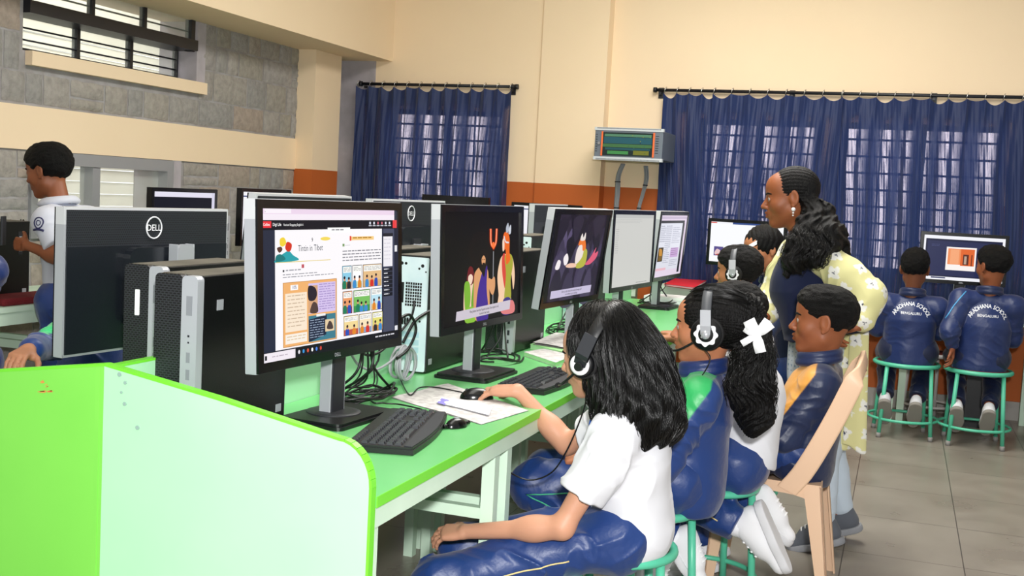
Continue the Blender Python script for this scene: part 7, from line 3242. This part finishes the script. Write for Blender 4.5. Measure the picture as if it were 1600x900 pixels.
def back_boy(label, x, y, face_head, lean, seed, skin, arm=None, blue=False, sc=.97, zh=1.06):
    f = (0, 1)
    hc = A((x + lean * .6, y - .02, zh))
    hR = rot_head(face_head, .05)
    pel = A((x, y + .02, .545))
    J = dict(sc=sc, pel=pel, che=(x + lean * .2, y - .0, .74), nek=(x + lean * .5, y, zh - .165),
             shL=(x - .135, y, zh - .235), elL=(x - .19, y + .06, .67), wrL=(x - .10, y + .28, .72),
             shR=(x + .15 + lean * .3, y, zh - .235), elR=(x + .175, y + .09, .67), wrR=(x + .10, y + .29, .72))
    if arm:
        J.update(arm)
    r = A((1, 0, 0))
    for q, sg in (('L', -1), ('R', 1)):
        J['hip' + q] = pel + r * sg * .075
        J['kn' + q] = A((x + sg * .12, y + .34, .50))
        J['an' + q] = A((x + sg * .09 - .02, y - .04, .22))
        J['to' + q] = A((x + sg * .085 - .02, y + .03, .13))
    p = Person(label, (x, y, 0), skin, J, hc, hR, 1.04, .0045)
    p.body({'L': dict(f=arm['fL'] if arm else (.2, 1, 0), d=(0, 0, 1)), 'R': dict(f=(-.2, 1, 0), d=(0, 0, 1))})
    o = p.top('jacket', '#162a5c', None, .10, fat=1.14, seed=seed, wr=.005, collar='#13224a')
    lettering(p, p.topf, o)
    p.trousers('#101c3c', None, seed + 2, .005, cuff=.88)
    for q in 'LR':
        p.shoe(q, '#c9c9cd' if not blue else '#dcdcdf', '#8b8780', None, down=(0, -.85, -.25))
    p.short_hair(seed=seed)
    L = parent_loc(p.t)
    if blue:
        # pale blue stripe down the left sleeve, blue neck ribbon
        pts = [P_(xx, yy, 7.1) for xx, yy in ((1512, 458), (1502, 468), (1492, 480), (1484, 492), (1478, 500))]
        X = np.array(pts)
        for _ in range(20):
            d = p.topf.raw(X)
            X = X + A((0, 1, 0)) * (d[:, None] - .001) * .8
        b = MB()
        b.tube([Vector(v) - L for v in X], .004, 6)
        b.build('sleeve_stripe', mat('sky_blue_stripe', '#58a8e0', .5), o)
        b = MB()
        b.tube([Vector(v) - L for v in [p.J['nek'] + A((math.sin(a) * .066, -math.cos(a) * .066, .03)) for a in [-1.4 + 2.8 * i / 12 for i in range(13)]]], .008, 6, flat=.3)
        b.build('lanyard', mat('blue_lanyard', '#2b62c9', .5), p.t)
    return p


back_boy('boy seen from behind on the left back stool, school name printed on his navy jacket', .085, 7.32, (.05, 1), .0, 70, '#7a4a33', zh=1.055)
back_boy('boy on the right back stool, head turned left, pale blue stripe on his sleeve', .50, 7.32, (-.62, .78), .04, 80, '#8a4f30',
         arm=dict(shL=(.365, 7.31, .88), elL=(.31, 7.22, .70), wrL=(.335, 7.24, .605), fL=(.1, .0, -1)), blue=True, zh=1.10)
stool('teal stool under the back boy on the left', .085, 7.40, .47, .19, .12)
stool('teal stool under the back boy on the right, with the blue-striped sleeve', .50, 7.38, .47, .19, .05)
stool('white stool standing under the back desk between the two teal stools', .25, 8.02, .47, .15, .5, 'white')


# pupil cut off by the right edge
def right_edge():
    hc = A((.99, 7.45, 1.12))
    hR = rot_head((0, 1), .05)
    J = dict(sc=.97, pel=(.98, 7.42, .545), che=(.96, 7.40, .76), nek=(.98, 7.42, .95),
             shL=(.85, 7.40, .87), elL=(.815, 7.40, .70), wrL=(.86, 7.66, .74),
             shR=(1.11, 7.40, .87), elR=(1.18, 7.5, .68), wrR=(1.06, 7.7, .75))
    J.update(seat_default(None, (.98, 7.42, .52), (0, 1), .97))
    p = Person('pupil in a navy jacket cut off by the right edge of the picture', (.98, 7.42, 0), '#a86a4c', J, hc, hR, 1.0, .006, face=False)
    p.body({'L': dict(f=(.2, 1, 0), d=(0, 0, 1)), 'R': dict(f=(-.2, 1, 0), d=(0, 0, 1))})
    p.top('jacket', '#162a5c', None, .10, seed=90, wr=.004)
    p.trousers('#101c3c', None, 92, .004)
    for q in 'LR':
        p.shoe(q, h=.008)
    p.short_hair(seed=90)
    stool('teal stool at the right edge of the picture', 1.0, 7.46, .47, .17, .3)


right_edge()


# ================= standing boy at the left =================
def boy_standing():
    hc = A((-3.745, 4.2, 1.372))
    hR = rot_head((-1, -.12), .22)
    J = dict(sc=.97, pel=(-3.60, 4.2, .82), che=(-3.625, 4.2, 1.03), nek=(-3.675, 4.2, 1.225),
             shL=(-3.62, 4.06, 1.145), elL=(-3.50, 4.03, .985), wrL=(-3.695, 4.02, 1.035),
             shR=(-3.63, 4.34, 1.145), elR=(-3.52, 4.36, .98), wrR=(-3.70, 4.24, 1.0),
             hipL=(-3.60, 4.12, .78), hipR=(-3.60, 4.28, .78), knL=(-3.61, 4.12, .44), knR=(-3.61, 4.28, .44),
             anL=(-3.58, 4.12, .09), anR=(-3.58, 4.28, .09), toL=(-3.70, 4.12, .05), toR=(-3.70, 4.28, .05))
    p = Person('boy standing at the left in a white shirt, looking down at his hands', (-3.60, 4.2, 0), '#8a5134', J, hc, hR, 1.03, .0042)
    p.body({'L': dict(f=(-1, .1, .05), d=(.1, -1, .2), curl=(.8, 1.1, .6), th=1), 'R': dict(f=(-1, -.3, 0), d=(0, 1, .2), curl=(.8, 1.0, .6))})
    o = p.top('polo', '#cfd2de', None, .07, fat=1.05, seed=64, wr=.005)
    p.trousers('#203a78', None, 66, .004)
    for q in 'LR':
        p.shoe(q, h=.007)
    p.short_hair(seed=12, vol=1.04)
    p.lanyard(drop=.25)
    # dark embroidered crest on the chest
    L = parent_loc(p.t)
    c = P_(76, 348, 4.05)
    b = MB()
    pts = [c + A((.022 * math.cos(a), 0, .024 * math.sin(a))) for a in [2 * PI * i / 20 for i in range(20)]]

    def press(X):
        X = np.array(X) + A((0, -.2, 0))
        for _ in range(24):
            X = X + A((0, 1, 0)) * (p.topf.raw(X)[:, None] - .002) * .8
        return [Vector(v) - L for v in X]
    b.tube(press(pts), .003, 6, closed=True)
    b.tube(press([c + A((.010 * math.cos(a), 0, .011 * math.sin(a))) for a in [2 * PI * i / 12 for i in range(12)]]), .002, 6, closed=True)
    b.tube(press([c + A((x, 0, -.033 + .004 * math.cos(x * 60))) for x in np.linspace(-.028, .028, 8)]), .0055, 6)
    b.build('chest_crest', mat('navy_thread', '#2b2b57', .7), o)
    return p


boy_standing()
t = thing('mobile_phone', 'dark slim phone held upright by the standing boy', 'phone', (-3.80, 3.99, 1.03))
MB().box(-.005, .005, -.03, .03, .0, .13, TR((0, 0, 0), (0, 0, .5)), bev=.002).build('body', M_dark, t)


def left_people():
    # pupil cut off by the left edge, at the stone-wall desk
    hc = A(P_(-60, 338, 3.2))
    hR = rot_head((-1, .1), .1)
    b0 = A(P_(-62, 500, 3.2))
    x, y = b0[0], b0[1]
    J = dict(sc=.97, pel=(x + .01, y, .66), che=(x + .0, y, .88), nek=(hc[0] + .01, y, 1.055),
             shL=(x + .0, y - .14, .985), elL=(x - .10, y - .16, .80), wrL=(x - .3, y - .1, .82),
             shR=(x + .0, y + .14, .985), elR=(x - .1, y + .16, .80), wrR=(x - .3, y + .1, .82),
             hipL=(x, y - .07, .64), hipR=(x, y + .07, .64), knL=(x - .25, y - .1, .50), knR=(x - .25, y + .1, .50),
             anL=(x - .15, y - .1, .12), anR=(x - .15, y + .1, .12), toL=(x - .28, y - .1, .06), toR=(x - .28, y + .1, .06))
    p = Person('pupil in a navy jacket cut off by the left edge of the picture', (x, y, 0), '#8a5134', J, hc, hR, 1.0, .005, face=False)
    p.body({'L': dict(f=(-1, .1, 0), d=(0, 0, 1)), 'R': dict(f=(-1, 0, 0), d=(0, 0, 1))})
    p.top('jacket', '#152c66', None, .11, fat=1.0, seed=94, wr=.005)
    p.trousers('#13265a', None, 96, .005)
    for q in 'LR':
        p.shoe(q, h=.008)
    p.short_hair(seed=90)
    headset('grey headset of the pupil at the left edge, its cup just in the picture', p.hT, hR, 1.0, 1.0, 'silver', mic=False, tiltback=.3)
    stool('teal stool at the left edge of the picture', x + .01, y, .54, .17, .3)
    # pupil hidden behind the black monitor, hand resting by the divider
    hc = A((-2.62, 3.45, 1.06))
    hR = rot_head((1, -.1), .25)
    J = dict(sc=.95, pel=(-2.72, 3.22, .55), che=(-2.66, 3.22, .74), nek=(-2.60, 3.24, .93),
             shR=(-2.50, 3.06, .90), elR=(-2.45, 2.78, .845), wrR=(-2.315, 2.53, .865),
             shL=(-2.60, 3.40, .85), elL=(-2.45, 3.45, .72), wrL=(-2.28, 3.30, .79))
    J.update(seat_default(None, (-2.72, 3.22, .52), (1, 0), .95, thigh=.25, shin_back=.0))
    hc = A((-2.50, 3.26, 1.08))
    p = Person('pupil hidden behind the black monitor, only a hand and green-topped sleeve showing', (-2.72, 3.22, 0), '#b07a5c', J, hc, hR, .95, .0045, face=False)
    p.body({'R': dict(f=(.35, -1, -.12), d=(0, 0, 1), curl=(.45, .55, .35), th=-1), 'L': dict(f=(1, 0, -.1), d=(0, 0, 1))})

    def cf(V):
        C = np.tile(hexcol(NAVY), (len(V), 1))
        r_ = V[:, 1]
        m = (V[:, 2] > .885 + (V[:, 1] - 2.8) * -.05) & (V[:, 1] > 2.66)
        C[m] = hexcol('#2bbf74')
        return C
    p.top('jacket', NAVY, None, .10, seed=98, wr=.006, colorfn=cf)
    p.trousers(NAVY, None, 99, .005, h=.008)
    for q in 'LR':
        p.shoe(q, h=.008)
    p.short_hair(seed=44)
    stool('teal stool under the pupil hidden behind the black monitor', -2.72, 3.22, .44, .16, .3)


left_people()
